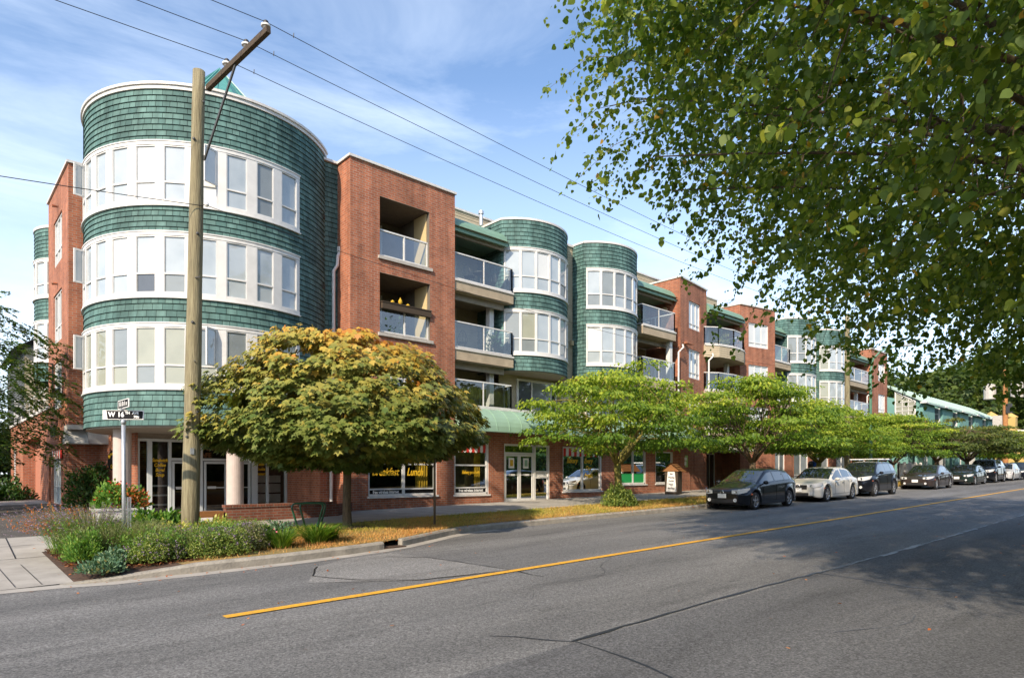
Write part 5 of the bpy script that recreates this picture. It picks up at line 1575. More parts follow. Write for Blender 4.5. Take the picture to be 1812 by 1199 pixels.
# --- feathery locust at the left edge
def locust(root, nf=560, a=4.4, z0=2.2, z1=7.6, seed=5):
    r = np.random.default_rng(seed)
    th = r.random(nf) * 2 * np.pi; rad = a * np.sqrt(r.random(nf))
    z = z0 + (z1 - z0) * (1 - .45 * (rad / a) ** 2) * r.random(nf) ** .8
    C = np.stack([rad * np.cos(th), rad * np.sin(th), z], 1)
    out = norm(np.stack([np.cos(th), np.sin(th), -.25 + 0 * th], 1) + r.normal(size=(nf, 3)) * .3)
    per = 110
    t = r.random((nf, per)) ; sgn = np.where(r.random((nf, per)) < .5, -1, 1)
    side = norm(np.cross(out, [0, 0, 1]))
    w = .26 * np.sin(np.pi * np.clip(t, .05, 1)) * r.random((nf, per))
    P = C[:, None] + out[:, None] * (t * 1.0)[..., None] + side[:, None] * (sgn * w)[..., None] + np.array([0, 0, -1]) * (t ** 2 * .35 + w * .4)[..., None]
    P = P.reshape(-1, 3); n = len(P)
    D = norm(np.repeat(out, per, axis=0) * .4 + np.repeat(side, per, axis=0) * sgn.reshape(-1, 1) + r.normal(size=(n, 3)) * .2)
    N = norm(np.array([0, 0, 1.0]) + r.normal(size=(n, 3)) * .3)
    leaves('crown', P, D, N, r.uniform(.07, .11, n), 'oval', 'locust_leaf', root, r.random(n))
    mb = MB(); mb.tube([(0, 0, -.1), (0, 0, 1), (.1, 0, 2.4), (0, 0, 5)], [.2, .16, .13, .07], 10)
    for k in range(14):
        i = int(r.integers(nf)); limb(mb, (0, 0, 1.8 + 2.6 * k / 14), C[i], .05, .012, .2, 6)
    mb.build('trunk', 'bark', root, smooth=True)
lo = tree_root('locust_tree', 'feathery green locust tree hanging in front of the side street wall', 'tree', .05, 25.6, .3)
locust(lo, 560, 3.4, 1.8, 7.2)

# --- woods behind the far houses
def forest_tree(root, a, h, base, n=5200, size=.55, seed=0, m='forest_leaf'):
    r = np.random.default_rng(seed)
    nb = 26
    bc = norm(r.normal(size=(nb, 3))) * r.uniform(.35, .8, nb)[:, None] * np.array([a, a, (h - base) / 2]) + np.array([0, 0, (h + base) / 2])
    br = r.uniform(.28, .46, nb) * a
    i = r.integers(nb, size=n)
    d = norm(r.normal(size=(n, 3)))
    P = bc[i] + d * (br[i] * (.75 + .3 * r.random(n)))[:, None] * np.array([1, 1, .75])
    D = norm(d + np.array([0, 0, -.6]) + r.normal(size=(n, 3)) * .3); N = norm(d + np.array([0, 0, .7]) + r.normal(size=(n, 3)) * .4)
    leaves('crown', P, D, N, r.uniform(.6, 1.2, n) * size, 'rag', m, root, r.random(n))
    mb = MB(); mb.tube([(0, 0, -1), (0, 0, h * .6)], [a * .07, a * .03], 8); mb.build('trunk', 'bark', root, smooth=True)
fr = []
for k, (a, h) in enumerate(((8.5, 17), (7.5, 15))):
    o = tree_root('woodland_tree', ('tall rounded tree behind the teal row house', 'bushy tree rising beyond the teal row roofs')[k], 'tree', (88, 104)[k], (33, 31)[k], K * (88, 104)[k], group='trees behind the far houses')
    forest_tree(o, a, h, 1.5, 6500, .62, 20 + k)
    fr.append(o)
spots = [(74, 37, 1.0, 'tree directly behind the end of the brick building'), (118, 36, 1.2, 'tree behind the ridge end of the teal roofs'), (132, 30, 1.15, 'tree left of the far pole with transformers'), (150, 33, 1.35, 'tree behind the far pole with transformers'), (165, 24, 1.25, 'tree right of the far pole with transformers'), (185, 30, 1.5, 'tall tree above the yellow building'), (205, 22, 1.5, 'tree at the right edge beyond the yellow building'), (235, 16, 1.6, 'distant tree near the end of the street'), (270, 12, 1.6, 'most distant tree at the end of the street'), (300, -6, 1.7, 'distant tree on the right side of the street end'), (100, 46, 1.5, 'tallest tree behind the teal row house'), (141, 25.5, 1.4, 'dense tree just behind the ochre building'), (172, 29.5, 1.6, 'tall dense tree between the far pole and the right edge'), (122, 31.5, 1.3, 'rounded tree left of the ochre chimneys'), (160, 24.5, 1.5, 'dense tree at the right edge behind the blue roof')]
for i, (x, y, s, lb) in enumerate(spots):
    dup(fr[i % 2], (x, y, K * x - .3), R(40 * i), lb, scale=(s, s, s * (.9 + .15 * (i % 3) / 2)))
for i, (x, y, s, lb) in enumerate(((-2.5, 47, .55, 'tree behind the yard at the left edge'), (2.4, 52, .5, 'tree at the back of the side lane'), (-9, 42, .6, 'tree left of the side lane'))):
    dup(fr[i % 2], (x, y, .3), R(70 * i), lb, scale=(s, s, s * .8))

# --- shrubs and border plants
def bush(name, label, x, y, rx, ry, h, n, size, shape, m, z=None, cat='plant', group=None, flowers=None, up=.4, low=0.0, seed=None, jitter=.35, core=True):
    r = np.random.default_rng(seed if seed is not None else int(abs(x * 97 + y * 31) * 10) % 9999)
    root = tree_root(name, label, cat, x, y, z, group=group)
    d = norm(np.abs(r.normal(size=(n, 3))) * np.sign(r.normal(size=(n, 3))) * np.array([1, 1, 1])); d[:, 2] = np.abs(d[:, 2])
    lump = 1 + .16 * np.sin(5 * d[:, 0] + x * 3) + .14 * np.sin(7 * d[:, 1] + y) + .08 * np.sin(13 * d[:, 0] * d[:, 1] + 3)
    f = (.35 + .65 * r.random(n) ** .45) * lump
    P = d * np.array([rx, ry, h]) * f[:, None] + np.array([0, 0, low + .03]) + r.normal(size=(n, 3)) * .025
    P[:, 2] = np.maximum(P[:, 2], .02)
    D = norm(d * .7 + np.array([0, 0, up]) + r.normal(size=(n, 3)) * jitter); N = norm(d * .6 + np.array([0, 0, .8]) + r.normal(size=(n, 3)) * .5)
    leaves('foliage', P, D, N, r.uniform(.7, 1.3, n) * size, shape, m, root, r.random(n))
    if flowers:
        fm, fn, fs, fsh = flowers
        d = norm(r.normal(size=(fn, 3))); d[:, 2] = np.abs(d[:, 2]) * 1.3 + .1; d = norm(d)
        P = d * np.array([rx, ry, h]) * (1.0 + .12 * r.random(fn))[:, None] + np.array([0, 0, low + .04])
        k = 5
        P = np.repeat(P, k, axis=0) + r.normal(size=(fn * k, 3)) * fs * .5
        leaves('flowers', P, rdir(fn * k), rdir(fn * k), r.uniform(.7, 1.2, fn * k) * fs, fsh, fm, root, r.random(fn * k), kind='stuff')
    mb = MB()
    for k in range(7):
        a = k * .9
        mb.tube([(0, 0, -.05), (rx * .5 * math.cos(a), ry * .5 * math.sin(a), low + h * .6)], [.012, .006], 4)
    mb.build('stem', 'bark', root)
    return root

def blades(name, label, x, y, n, length, spread, width, m, droop=1.0, cat='plant', z=None, group=None, flowers=None, lean=(0, 0), seed=0, up=1.0, base=.12, kind=None, seg=4, tips=None):
    r = np.random.default_rng(seed + int(abs(x * 53 + y * 17) * 10))
    root = tree_root(name, label, cat, x, y, z, group=group)
    a = r.random(n) * 2 * np.pi
    L = length * r.uniform(.6, 1.1, n)
    h0 = np.stack([np.cos(a), np.sin(a)], 1)
    b = h0 * base * np.sqrt(r.random(n))[:, None]
    sp = spread * r.uniform(.2, 1.1, n)
    dirh = h0 + np.array(lean) + r.normal(size=(n, 2)) * .2
    t = np.linspace(0, 1, seg + 1)
    V = []
    for i, tt in enumerate(t):
        xy = b + dirh * (sp * tt ** 1.4)[:, None]
        zz = L * (up * tt - droop * .55 * tt ** 2.2) * np.sqrt(np.clip(1 - (sp * .35 / L) ** 2, .2, 1))
        w = width * (1 - tt) ** .6 * .5 + .0008
        perp = np.stack([-np.sin(a), np.cos(a)], 1)
        V.append(np.concatenate([xy + perp * w, zz[:, None]], 1)); V.append(np.concatenate([xy - perp * w, zz[:, None]], 1))
    V = np.stack(V, 1)
    k = 2 * (seg + 1)
    F = []
    for i in range(seg): F.append([2 * i, 2 * i + 1, 2 * i + 3, 2 * i + 2])
    F = (np.array(F)[None] + (np.arange(n) * k)[:, None, None]).reshape(-1, 4)
    me = bpy.data.meshes.new('blades')
    me.vertices.add(n * k); me.vertices.foreach_set('co', V.reshape(-1, 3).astype(np.float32).ravel())
    me.loops.add(len(F) * 4); me.loops.foreach_set('vertex_index', F.astype(np.int32).ravel())
    me.polygons.add(len(F)); me.polygons.foreach_set('loop_start', (np.arange(len(F)) * 4).astype(np.int32)); me.polygons.foreach_set('loop_total', np.full(len(F), 4, dtype=np.int32))
    me.materials.append(M[m])
    at = me.attributes.new('rnd', 'FLOAT', 'FACE'); at.data.foreach_set('value', np.repeat(r.random(n), seg).astype(np.float32))
    me.update()
    o = bpy.data.objects.new('blades', me); COL.objects.link(o); o.parent = root
    if flowers:
        fm, frac, fs, fsh, per, t0 = flowers
        sel = np.where(r.random(n) < frac)[0]
        tt = t0 + (1 - t0) * r.random((len(sel), per))
        xy = b[sel][:, None] + dirh[sel][:, None] * (sp[sel][:, None] * tt ** 1.4)[..., None]
        zz = L[sel][:, None] * (up * tt - droop * .55 * tt ** 2.2) * np.sqrt(np.clip(1 - (sp[sel][:, None] * .35 / L[sel][:, None]) ** 2, .2, 1))
        P = np.concatenate([xy, zz[..., None]], 2).reshape(-1, 3) + r.normal(size=(len(sel) * per, 3)) * fs * .35
        leaves('flowers', P, rdir(len(P)), rdir(len(P)), r.uniform(.7, 1.2, len(P)) * fs, fsh, fm, root, r.random(len(P)), kind='stuff')
    return root

PG = 'plants of the corner flower bed'
blades('lavender', 'tall lavender with faded mauve spikes leaning left at the back of the bed', 2.2, 13.6, 760, .98, .7, .011, 'sage_leaf', .35, group=PG, lean=(-.35, .1), flowers=('purple_flower', .5, .02, 'oval', 11, .78), base=.34)
blades('lavender', 'grey-green lavender clump just left of the street sign post', 2.4, 12.7, 1000, .66, .5, .011, 'sage_leaf', .25, group=PG, flowers=('sage_leaf', .9, .03, 'slim', 14, .2), base=.42)
blades('lavender', 'grey-green lavender clump behind the street sign post', 2.95, 13.5, 520, .60, .45, .009, 'sage_leaf', .3, group=PG, flowers=('sage_leaf', .9, .035, 'slim', 14, .2), base=.3)
blades('orange_spires', 'plant with orange flower spires at the left edge of the bed', 1.95, 14.5, 90, .95, .55, .012, 'bright_leaf', .35, group=PG, lean=(-.3, .2), flowers=('orange_leaf', .9, .028, 'oval', 14, .62), base=.25)
blades('orange_spires', 'smaller plant with orange flower spires leaning over the lane', 1.8, 13.7, 45, .8, .55, .010, 'bright_leaf', .35, group=PG, lean=(-.3, .2), flowers=('orange_leaf', .9, .03, 'oval', 12, .6), base=.15)
bush('conifer_shrub', 'feathery dark green shrub beside the mulch at the bed\'s left edge', 1.95, 12.3, .25, .3, .42, 4200, .06, 'slim', 'bright_leaf', group=PG, up=.9)
bush('stonecrop', 'blue-green succulent cushion spilling over the kerb corner', 1.98, 11.08, .3, .24, .14, 1100, .055, 'oval', 'blue_leaf', z=.13, group=PG, up=.5)
bush('stonecrop', 'blue-green succulent clump behind the kerb cushion', 2.2, 11.6, .22, .2, .18, 700, .055, 'oval', 'blue_leaf', group=PG, up=.5)
for i, (x, y, w_, h, lb) in enumerate(((2.75, 11.5, .42, .36, 'purple catmint at the kerb, before the sign post'), (3.35, 12.2, .5, .42, 'purple catmint right of the sign post'), (3.75, 11.5, .52, .42, 'wide purple catmint at the kerb in the middle of the bed'), (4.35, 11.9, .45, .42, 'purple catmint before the utility pole'), (3.1, 12.9, .4, .36, 'small purple catmint in the middle of the bed'))):
    bush('catmint', lb, x, y, w_, w_ * .8, h, 5200, .034, 'oval', 'sage_leaf' if i % 2 else 'catmint_leaf', group=PG, flowers=('purple_flower', 110, .024, 'oval'), up=.8, jitter=.9)
for i, (x, y, L_, lb) in enumerate(((2.75, 11.9, .6, 'wispy green stems beside the blue-green succulent'), (3.45, 11.85, .62, 'wispy green stems between the two purple catmints at the kerb'), (4.05, 12.3, .66, 'wispy green stems before the foot of the utility pole'), (4.6, 12.9, .55, 'wispy green stems at the right of the yellow spurge'), (2.1, 13.1, .75, 'wispy yellow-green stems at the left of the bed'))):
    blades('wispy_perennial', lb, x, y, 260, L_, .42, .012, ('grass_blade', 'sage_leaf')[i % 2], .3, group=PG, flowers=('bright_leaf', .8, .035, 'oval', 9, .2), base=.3)
bush('lime_spurge', 'yellow-green spurge with domed heads before the utility pole', 4.15, 13.0, .5, .35, .42, 1900, .06, 'oval', 'lime_leaf', group=PG, up=1.2)
bush('lime_spurge', 'yellow-green spurge touched with orange left of the pole', 3.5, 13.3, .42, .32, .4, 1500, .06, 'oval', 'lime_leaf', group=PG, up=1.2)
bush('leafy_perennial', 'bright green leafy clump left of the utility pole', 3.45, 14.5, .5, .35, .5, 2200, .10, 'oval', 'bright_leaf', group=PG, flowers=('yellow_flower', 7, .05, 'oval'))
bush('leafy_perennial', 'bright green leafy clump wrapping the foot of the utility pole', 3.95, 14.45, .35, .35, .42, 1200, .09, 'oval', 'bright_leaf', group=PG)
bush('leafy_perennial', 'dark green leafy clump under the white planter', 2.95, 15.1, .3, .22, .3, 800, .08, 'oval', 'shrub_leaf', group=PG)
blades('daylily', 'arching grassy daylily clump with pink blooms near the kerb', 4.95, 11.75, 240, .62, .55, .022, 'grass_blade', .8, group=PG, base=.16)
blades('daylily', 'larger arching grassy daylily clump at the right end of the bed', 5.75, 11.95, 380, .66, .6, .022, 'grass_blade', .8, group=PG, base=.2)
blades('daylily', 'small arching grassy clump beyond the two daylilies', 6.15, 12.2, 160, .5, .45, .02, 'grass_blade', .8, group=PG, base=.15)
bush('pink_aster', 'low plant with a few pink blooms between catmint and daylily', 4.75, 12.2, .4, .3, .32, 900, .05, 'oval', 'shrub_leaf', group=PG, flowers=('pink_flower', 5, .045, 'oval'), up=.8)
bush('silver_sage', 'small silvery plant behind the daylilies', 5.5, 13.2, .3, .25, .3, 700, .06, 'oval', 'blue_leaf', group=PG)
bush('wall_shrub', 'dark green shrub growing against the brick wall left of the oval sign', 3.95, 24.1, .62, .45, 1.35, 2600, .10, 'oval', 'shrub_leaf', low=.2, z=.3, cat='shrub')
bush('trunk_shrub', 'rosemary-like shrub around the foot of the mossy street tree', 17.65, 13.75, .68, .5, .62, 3600, .11, 'slim', 'catmint_leaf', cat='shrub', up=1.3, jitter=.8)
bush('green_shrub', 'bright green shrub on the grass strip beside the brown sedan', 44.6, 14.6, 1.1, .9, 1.5, 3000, .14, 'oval', 'bright_leaf', cat='shrub')
for i, (x, y, h) in enumerate(((1.2, 31.8, 1.3), (-.4, 31.4, 1.0), (-2.2, 32.2, 1.5), (2.6, 32.4, .9))):
    bush('yard_shrub', ('dark shrub at the foot of the side wall window', 'low dark shrub in the yard at the left', 'tall dark shrub at the left edge of the yard', 'small dark shrub nearest the terracotta wall')[i], x, y, .9, .7, h, 1600, .13, 'oval', 'shrub_leaf', cat='shrub', z=.3, group='shrubs along the yard')

# planter box with red flowers
root = thing('planter_box', 'white square planter filled with green and red flowering plants before the cafe', 'planter', (3.1, 16.0, gz(3.1, 16.0)))
mb = MB(); 
for a in ((-.42, -.3, 0, .42, -.26, .55), (-.42, .26, 0, .42, .3, .55), (-.42, -.26, 0, -.38, .26, .55), (.38, -.26, 0, .42, .26, .55), (-.45, -.33, .551, .45, -.27, .6), (-.45, .27, .551, .45, .33, .6), (-.45, -.27, .551, -.38, .27, .6), (.38, -.27, .551, .45, .27, .6)): mb.box(*a)
mb.build('box', 'trim', root); mb = MB(); mb.box(-.38, -.26, .4, .38, .26, .5); mb.build('soil', 'soil', root)
pl = bush('flowering_plant', 'bushy green plant with red blooms and bronze leaves in the white planter', 3.1, 16.0, .5, .36, .5, 1500, .085, 'oval', 'bright_leaf', z=gz(3.1, 16) + .56, flowers=('red_flower', 14, .05, 'oval'))
bp_ = bush('flowering_plant', 'bronze-leaved plant at the right side of the white planter', 3.3, 15.95, .32, .3, .42, 500, .07, 'oval', 'orange_leaf', z=gz(3.1, 16) + .58)

# turf on the strip, mulch and fallen leaves: nobody could count them
n = 120000
xx = 3.4 + (rng.random(n) ** 1.7) * 60
yy = np.array([kerb_y(v) for v in xx]) + .2 + rng.random(n) * (15.1 - np.array([kerb_y(v) for v in xx]) - .25)
keep = ~((xx < 5.2) & (yy < 15)) | (rng.random(n) < .1)
keep &= rng.random(n) < (.45 + .55 * (np.sin(xx * 1.3 + yy * 2.1) * np.sin(yy * 3.3 - xx * .4) > -.3))
xx, yy = xx[keep], yy[keep]; n = len(xx)
P = np.stack([xx, yy, K * xx + .15 + .02 * np.maximum(0, yy - 12.4) - .012], 1)
green = (np.clip((yy - 12.6) / 2.4, 0, 1) * .55 + .25 * np.sin(xx * .9 + yy) + .25 * np.sin(xx * 2.3 - yy * 1.7))
rn = np.clip(.66 - .48 * green + .22 * (xx < 9.5) * (yy < 13.2) + rng.normal(size=n) * .16, 0, 1)
D = norm(np.array([0, 0, 1.0]) + rng.normal(size=(n, 3)) * .55)
tag(leaves('turf_grass', P, D, norm(rng.normal(size=(n, 3)) * np.array([1, 1, .2])), rng.uniform(.035, .08, n) * (1 + xx / 40), 'blade', 'turf', None, rn), kind='stuff')
n = 9000
xx = rng.uniform(1.66, 3.4, n); yy = rng.uniform(11.15, 14.6, n)
P = np.stack([xx, yy, K * xx + .15 + .02 * np.maximum(0, yy - 12.4) - .01 + rng.random(n) * .015], 1)
tag(leaves('mulch', P, norm(rng.normal(size=(n, 3)) * np.array([1, 1, .25])), norm(np.array([0, 0, 1.0]) + rng.normal(size=(n, 3)) * .4), rng.uniform(.02, .055, n), 'oval', 'mulch_chip'), kind='stuff')
n = 420
xx = rng.uniform(1, 24, n) ; yy = np.where(rng.random(n) < .55, np.array([kerb_y(v) for v in xx]) - rng.random(n) ** 2 * .6, rng.uniform(1, 18, n))
P = np.stack([xx, yy, np.array([gz(a, b) for a, b in zip(xx, yy)]) + .012], 1)
tag(leaves('fallen_leaves', P, norm(rng.normal(size=(n, 3)) * np.array([1, 1, .15])), norm(np.array([0, 0, 1.0]) + rng.normal(size=(n, 3)) * .3), rng.uniform(.03, .06, n), 'oval', 'orange_leaf'), kind='stuff')

# ------------------------------------------------------------------ cars
def interp(pts, x):
    """smooth-ish profile through points"""
    xs_, ys_ = [p[0] for p in pts], [p[1] for p in pts]
    return float(np.interp(x, xs_, ys_))

def smooth_profile(pts, xs_):
    y = np.interp(xs_, [p[0] for p in pts], [p[1] for p in pts])
    k = np.array([1, 3, 5, 3, 1.]) / 13
    yp = np.pad(y, 2, mode='edge')
    y2 = np.convolve(yp, k, mode='valid')
    return y2

def make_car(name, label, x, y, paint, L, W, H, top, belt, wheels, wr, glassx, pillars, cat='car', estate=False, group='cars parked along the kerb', rims='rim', suv=False, grille='bar', lampz=(.58, .74), clad=False, rack=False, emblem=None, lamp_len=.42, fog=True, tail=False):
    """front at local x = 0, facing -x; y is centred; z = 0 at the road"""
    root = thing(name, label, cat, (x, y, K * x), 0, group)
    root.rotation_euler = (0, -math.atan(K), 0)
    N_ = int(L / .045)
    X = np.linspace(0, L, N_ + 1)
    T = smooth_profile(top, X)
    Bt = smooth_profile(belt, X)
    cl = .17 if not suv else .24
    ra = wr + .055
    G = {}
    rows = []
    for i, xx in enumerate(X):
        e0, e1 = xx, L - xx
        pw = 1 - .30 * math.exp(-((e0 / .22) ** 1.1) * 1.3) - .20 * math.exp(-((e1 / .2) ** 1.1) * 1.3)
        w = W / 2 * pw * (1 - .035 * max(0, 1 - e0 / 1.1) - .03 * max(0, 1 - e1 / 1.0))
        zl = cl + .10 * math.exp(-e0 / .10) + .10 * math.exp(-e1 / .12)
        arch = False
        for wx in wheels:
            if abs(xx - wx) < ra:
                za = wr + math.sqrt(max(0, ra * ra - (xx - wx) ** 2))
                if za > zl: zl = za; arch = True
        zt, zb = T[i], min(Bt[i], T[i] - .045)
        gh = zt - zb
        has = gh > .09
        flare = .018 if arch else 0
        wroof = w - .10 - .34 * max(0, gh - .08)
        mid = (zl + zb) / 2
        P = [(w - .05, zl), (w - .012 + flare, zl + .02), (w + flare, zl + .06), (w + flare * .5, max(zl + .08, .50)), (w - .004, max(zl + .09, .62)), (w - .02, max(zl + .10, zb - .09)), (w - .045, zb)]
        wt = w - .075 if not has else wroof
        zr = zb + .008 if not has else zt - .075
        a = (w - .065, zb + .012)
        for t in (.12, .5, .88):
            P.append((a[0] + (wt - a[0]) * t, a[1] + (zr - a[1]) * t))
        P.append((wt, zr))
        P += [(wt - .055, zr + (zt - zr) * .62), (wt * .72, zt - .012), (wt * .35, zt), (0, zt + .004)]
        rows.append(P)
    nP = len(rows[0])
    verts, faces = [], {'body': [], 'windshield': [], 'rear_window': [], 'side_window': []}
    for xx, P in zip(X, rows):
        verts += [(xx, -p[0], p[1]) for p in P] + [(xx, p[0], p[1]) for p in P[-2::-1]]
    M_ = 2 * nP - 1
    cowl, rf, rr0, tailx = glassx
    for i in range(N_):
        xm = (X[i] + X[i + 1]) / 2
        ghm = T[i] - Bt[i]
        for j in range(M_ - 1):
            jj = j if j < nP - 1 else M_ - 2 - j
            q = [i * M_ + j, (i + 1) * M_ + j, (i + 1) * M_ + j + 1, i * M_ + j + 1]
            k = 'body'
            if jj in (7, 8) and cowl + .22 < xm < tailx - (.12 if estate else .25) and ghm > .12 and not any(abs(xm - p) < .035 for p in pillars):
                k = 'side_window'
            if jj >= 11 and cowl < xm < rf and ghm > .02: k = 'windshield'
            if jj >= 11 and rr0 < xm < tailx and ghm > .02: k = 'rear_window'
            faces[k].append(q)
    b0 = len(verts)
    faces['body'].append(list(range(0, M_))[::-1]); faces['body'].append([N_ * M_ + j for j in range(M_)])
    def mk(nm, fs, m, par, smooth=True):
        used = sorted({v for f in fs for v in f}); mp_ = {v: i for i, v in enumerate(used)}
        me = bpy.data.meshes.new(nm); me.from_pydata([verts[v] for v in used], [], [[mp_[v] for v in f] for f in fs])
        me.materials.append(M[m]); me.polygons.foreach_set('use_smooth', [smooth and len(f) == 4 for f in fs]); me.update()
        o = bpy.data.objects.new(nm, me); COL.objects.link(o); o.parent = par
        return o
    body = mk('body', faces['body'], paint, root)
    for nm in ('windshield', 'rear_window'):
        if faces[nm]: mk(nm, faces[nm], 'car_glass', root)
    for s_ in (0, 1):
        fs = [f for f in faces['side_window'] if (verts[f[0]][1] < 0) == (s_ == 0)]
        if fs: mk('side_window', fs, 'car_glass', root)
    # underbody and wheels
    mb = MB(); mb.box(.25, -W / 2 + .30, .20, L - .25, W / 2 - .30, .66); mb.box(wheels[0] + ra + .02, -W / 2 + .06, .22, wheels[1] - ra - .02, W / 2 - .06, .5)
    for wx in wheels:
        mb.box(wx - ra, -W / 2 + .26, wr, wx + ra, W / 2 - .26, wr + ra + .05)
    mb.build('underbody', 'plastic', root)
    for wx in wheels:
        for s_ in (-1, 1):
            yc = s_ * (W / 2 - .115)
            mb = MB(); tw = .105
            mb.lathe([(wr * .64, -tw * .9), (wr * .93, -tw), (wr, -tw * .6), (wr, tw * .6), (wr * .93, tw), (wr * .64, tw * .9)], (wx, yc, wr), 28, axis='y')
            w_ = mb.build('wheel', 'tyre', root, smooth=True)
            rm = MB(); o_ = s_ * tw
            rm.lathe([(wr * .645, o_ * .9), (wr * .60, o_ * .8), (wr * .58, o_ * .2)], (wx, yc, wr), 28, axis='y')
            for k in range(5):
                a = 2 * math.pi * k / 5 + .3
                for da in (-.16, .16):
                    rm.beam((wx + wr * .1 * math.cos(a), yc + o_ * .72, wr + wr * .1 * math.sin(a)), (wx + wr * .61 * math.cos(a + da), yc + o_ * .78, wr + wr * .61 * math.sin(a + da)), .035, .03, up=(0, 1, 0))
            rm.lathe([(wr * .17, o_ * .55), (wr * .15, o_ * .9), (.01, o_ * .92)], (wx, yc, wr), 14, axis='y')
            rm.build('rim', rims, w_)
            dk = MB(); dk.lathe([(wr * .60, o_ * .2), (.01, o_ * .2)], (wx, yc, wr), 20, axis='y'); dk.build('brake_disc', 'steel', w_)
    def pwid(xx):
        e0 = xx
        return W / 2 * (1 - .30 * math.exp(-((e0 / .22) ** 1.1) * 1.3)) * (1 - .035 * max(0, 1 - e0 / 1.1))
    # lamps wrap round the corner
    z0, z1 = lampz
    for s_ in (-1, 1):
        mb = MB()
        xs_ = [.02, .08, .16, .26, lamp_len]
        prev = None
        for k, xx in enumerate(xs_):
            wv = pwid(xx) + .012
            za, zb_ = z0 + .02 * k, z1 + .012 * k
            if k == len(xs_) - 1: za = zb_ - .05
            r_ = mb.av([(xx - .015, s_ * wv, za), (xx - .015, s_ * wv, zb_)])
            if prev is not None: mb.af([prev, r_, r_ + 1, prev + 1])
            prev = r_
        fw_ = pwid(.02) + .012
        a = mb.av([(-.018, s_ * (fw_ - .24), z0 + .015), (-.018, s_ * (fw_ - .24), z1 - .03), (.005, s_ * fw_, z1), (.005, s_ * fw_, z0)])
        mb.af([a, a + 1, a + 2, a + 3])
        h = mb.build('headlight', 'lamp_glass', root)
        b_ = MB(); b_.lathe([(.05, -.026), (.045, -.03), (.01, -.022)], (0, s_ * (fw_ - .09), (z0 + z1) / 2), 12, axis='x'); b_.build('bulb', 'chrome', h)
        if fog:
            mb = MB(); mb.lathe([(.065, -.012), (.06, -.03), (.01, -.026)], (.0, s_ * (fw_ - .12), .36 if not suv else .45), 14, axis='x'); mb.build('fog_light', 'lamp_glass', root)
        mb = MB(); mb.box(.46, s_ * (pwid(.5) + .004), z0 - .04, .58, s_ * (pwid(.5) + .014), z0 + .01); mb.build('side_marker', 'amber', root)
        # mirror
        mx0 = cowl + .32; zb_ = float(np.interp(mx0, X, Bt))
        mb = MB()
        mb.lathe([(.01, -.075), (.07, -.05), (.085, 0), (.07, .05), (.01, .07)], (0, 0, 0), 12, axis='x')
        mb.v = [(mx0 + v[0] * .9, s_ * (W / 2 + .07) + v[1] * 1.2, zb_ + .06 + v[2] * .85) for v in mb.v]
        mb.beam((mx0 + .02, s_ * (W / 2 - .06), zb_ + .01), (mx0 + .02, s_ * (W / 2 + .04), zb_ + .03), .06, .03)
        mb.build('mirror', paint, root, smooth=True)
        # door seams, handles, sill line
        mb = MB()
        ws_ = W / 2 + .0035
        for xx in [cowl + .30] + list(pillars[:1]) + [min(wheels[1] - ra * .6, pillars[-1] if len(pillars) > 1 else 9)]:
            zb_ = float(np.interp(xx, X, Bt))
            mb.box(xx - .005, s_ * (ws_ - .012), .32, xx + .005, s_ * ws_, zb_ - .06)
        mb.box(wheels[0] + ra + .05, s_ * (ws_ - .01), .305, wheels[1] - ra - .05, s_ * ws_, .315)
        mb.build('door_seam', 'black_paint', root)
        for xx in (pillars[0] - .22, pillars[0] + .75):
            zb_ = float(np.interp(xx, X, Bt)) - .11
            mb = MB(); mb.box(xx, s_ * (W / 2 - .006), zb_ - .012, xx + .16, s_ * (W / 2 + .022), zb_ + .014); mb.build('door_handle', paint if not suv else 'chrome', root)
        mb = MB(); prev = None
        for xx in (L - .30, L - .2, L - .12, L - .05):
            wv = W / 2 * (1 - .20 * math.exp(-(((L - xx) / .2) ** 1.1) * 1.3)) * (1 - .03 * max(0, 1 - (L - xx))) + .006
            zt_ = min(float(np.interp(xx, X, Bt)) - .05, .88 if not suv else 1.05)
            r_ = mb.av([(xx, s_ * wv, zt_ - .17), (xx, s_ * (wv - .012), zt_)])
            if prev is not None: mb.af([prev, r_, r_ + 1, prev + 1])
            prev = r_
        mb.build('tail_light', 'red_lens', root)
    # face: grille, intake, plate
    fz = z0
    g = MB()
    if grille == 'bars':
        g.box(-.012, -.36, fz - .07, .02, .36, fz + .11, m=0)
        for k in range(3): g.box(-.022, -.34, fz - .045 + .055 * k, -.011, .34, fz - .033 + .055 * k, m=1)
    elif grille == 'kidney':
        for s_ in (-1, 1):
            g.box(-.016, s_ * .02, fz - .03, .02, s_ * .24, fz + .10, m=0); g.box(-.02, s_ * .015, fz + .10, .0, s_ * .245, fz + .115, m=1)
    elif grille == 'wing':
        g.box(-.014, -.28, fz - .03, .02, .28, fz + .07, m=0); g.box(-.022, -.29, fz + .07, .0, .29, fz + .09, m=1)
    elif grille == 'block':
        g.box(-.018, -.30, fz - .04, .02, .30, fz + .13, m=1)
        for k in range(4): g.box(-.024, -.28, fz - .02 + .035 * k, -.017, .28, fz - .006 + .035 * k, m=0)
    else:
        g.box(-.012, -.34, fz + .02, .02, .34, fz + .09, m=0)
    g.build('grille', ['plastic', 'chrome'], root)
    mb = MB(); mb.box(-.010, -.42, .27 + (.06 if suv else 0), .03, .42, .39 + (.06 if suv else 0)); mb.build('bumper_intake', 'plastic', root)
    if clad:
        mb = MB(); mb.box(-.006, -W / 2 * .7, .22, .05, W / 2 * .7, .34); mb.build('bumper_trim', 'plastic', root)
    mb = MB(); mb.box(-.028, -.155, .43 + (.05 if suv else 0), -.012, .155, .58 + (.05 if suv else 0)); pl_ = mb.build('number_plate', 'white_paint', root)
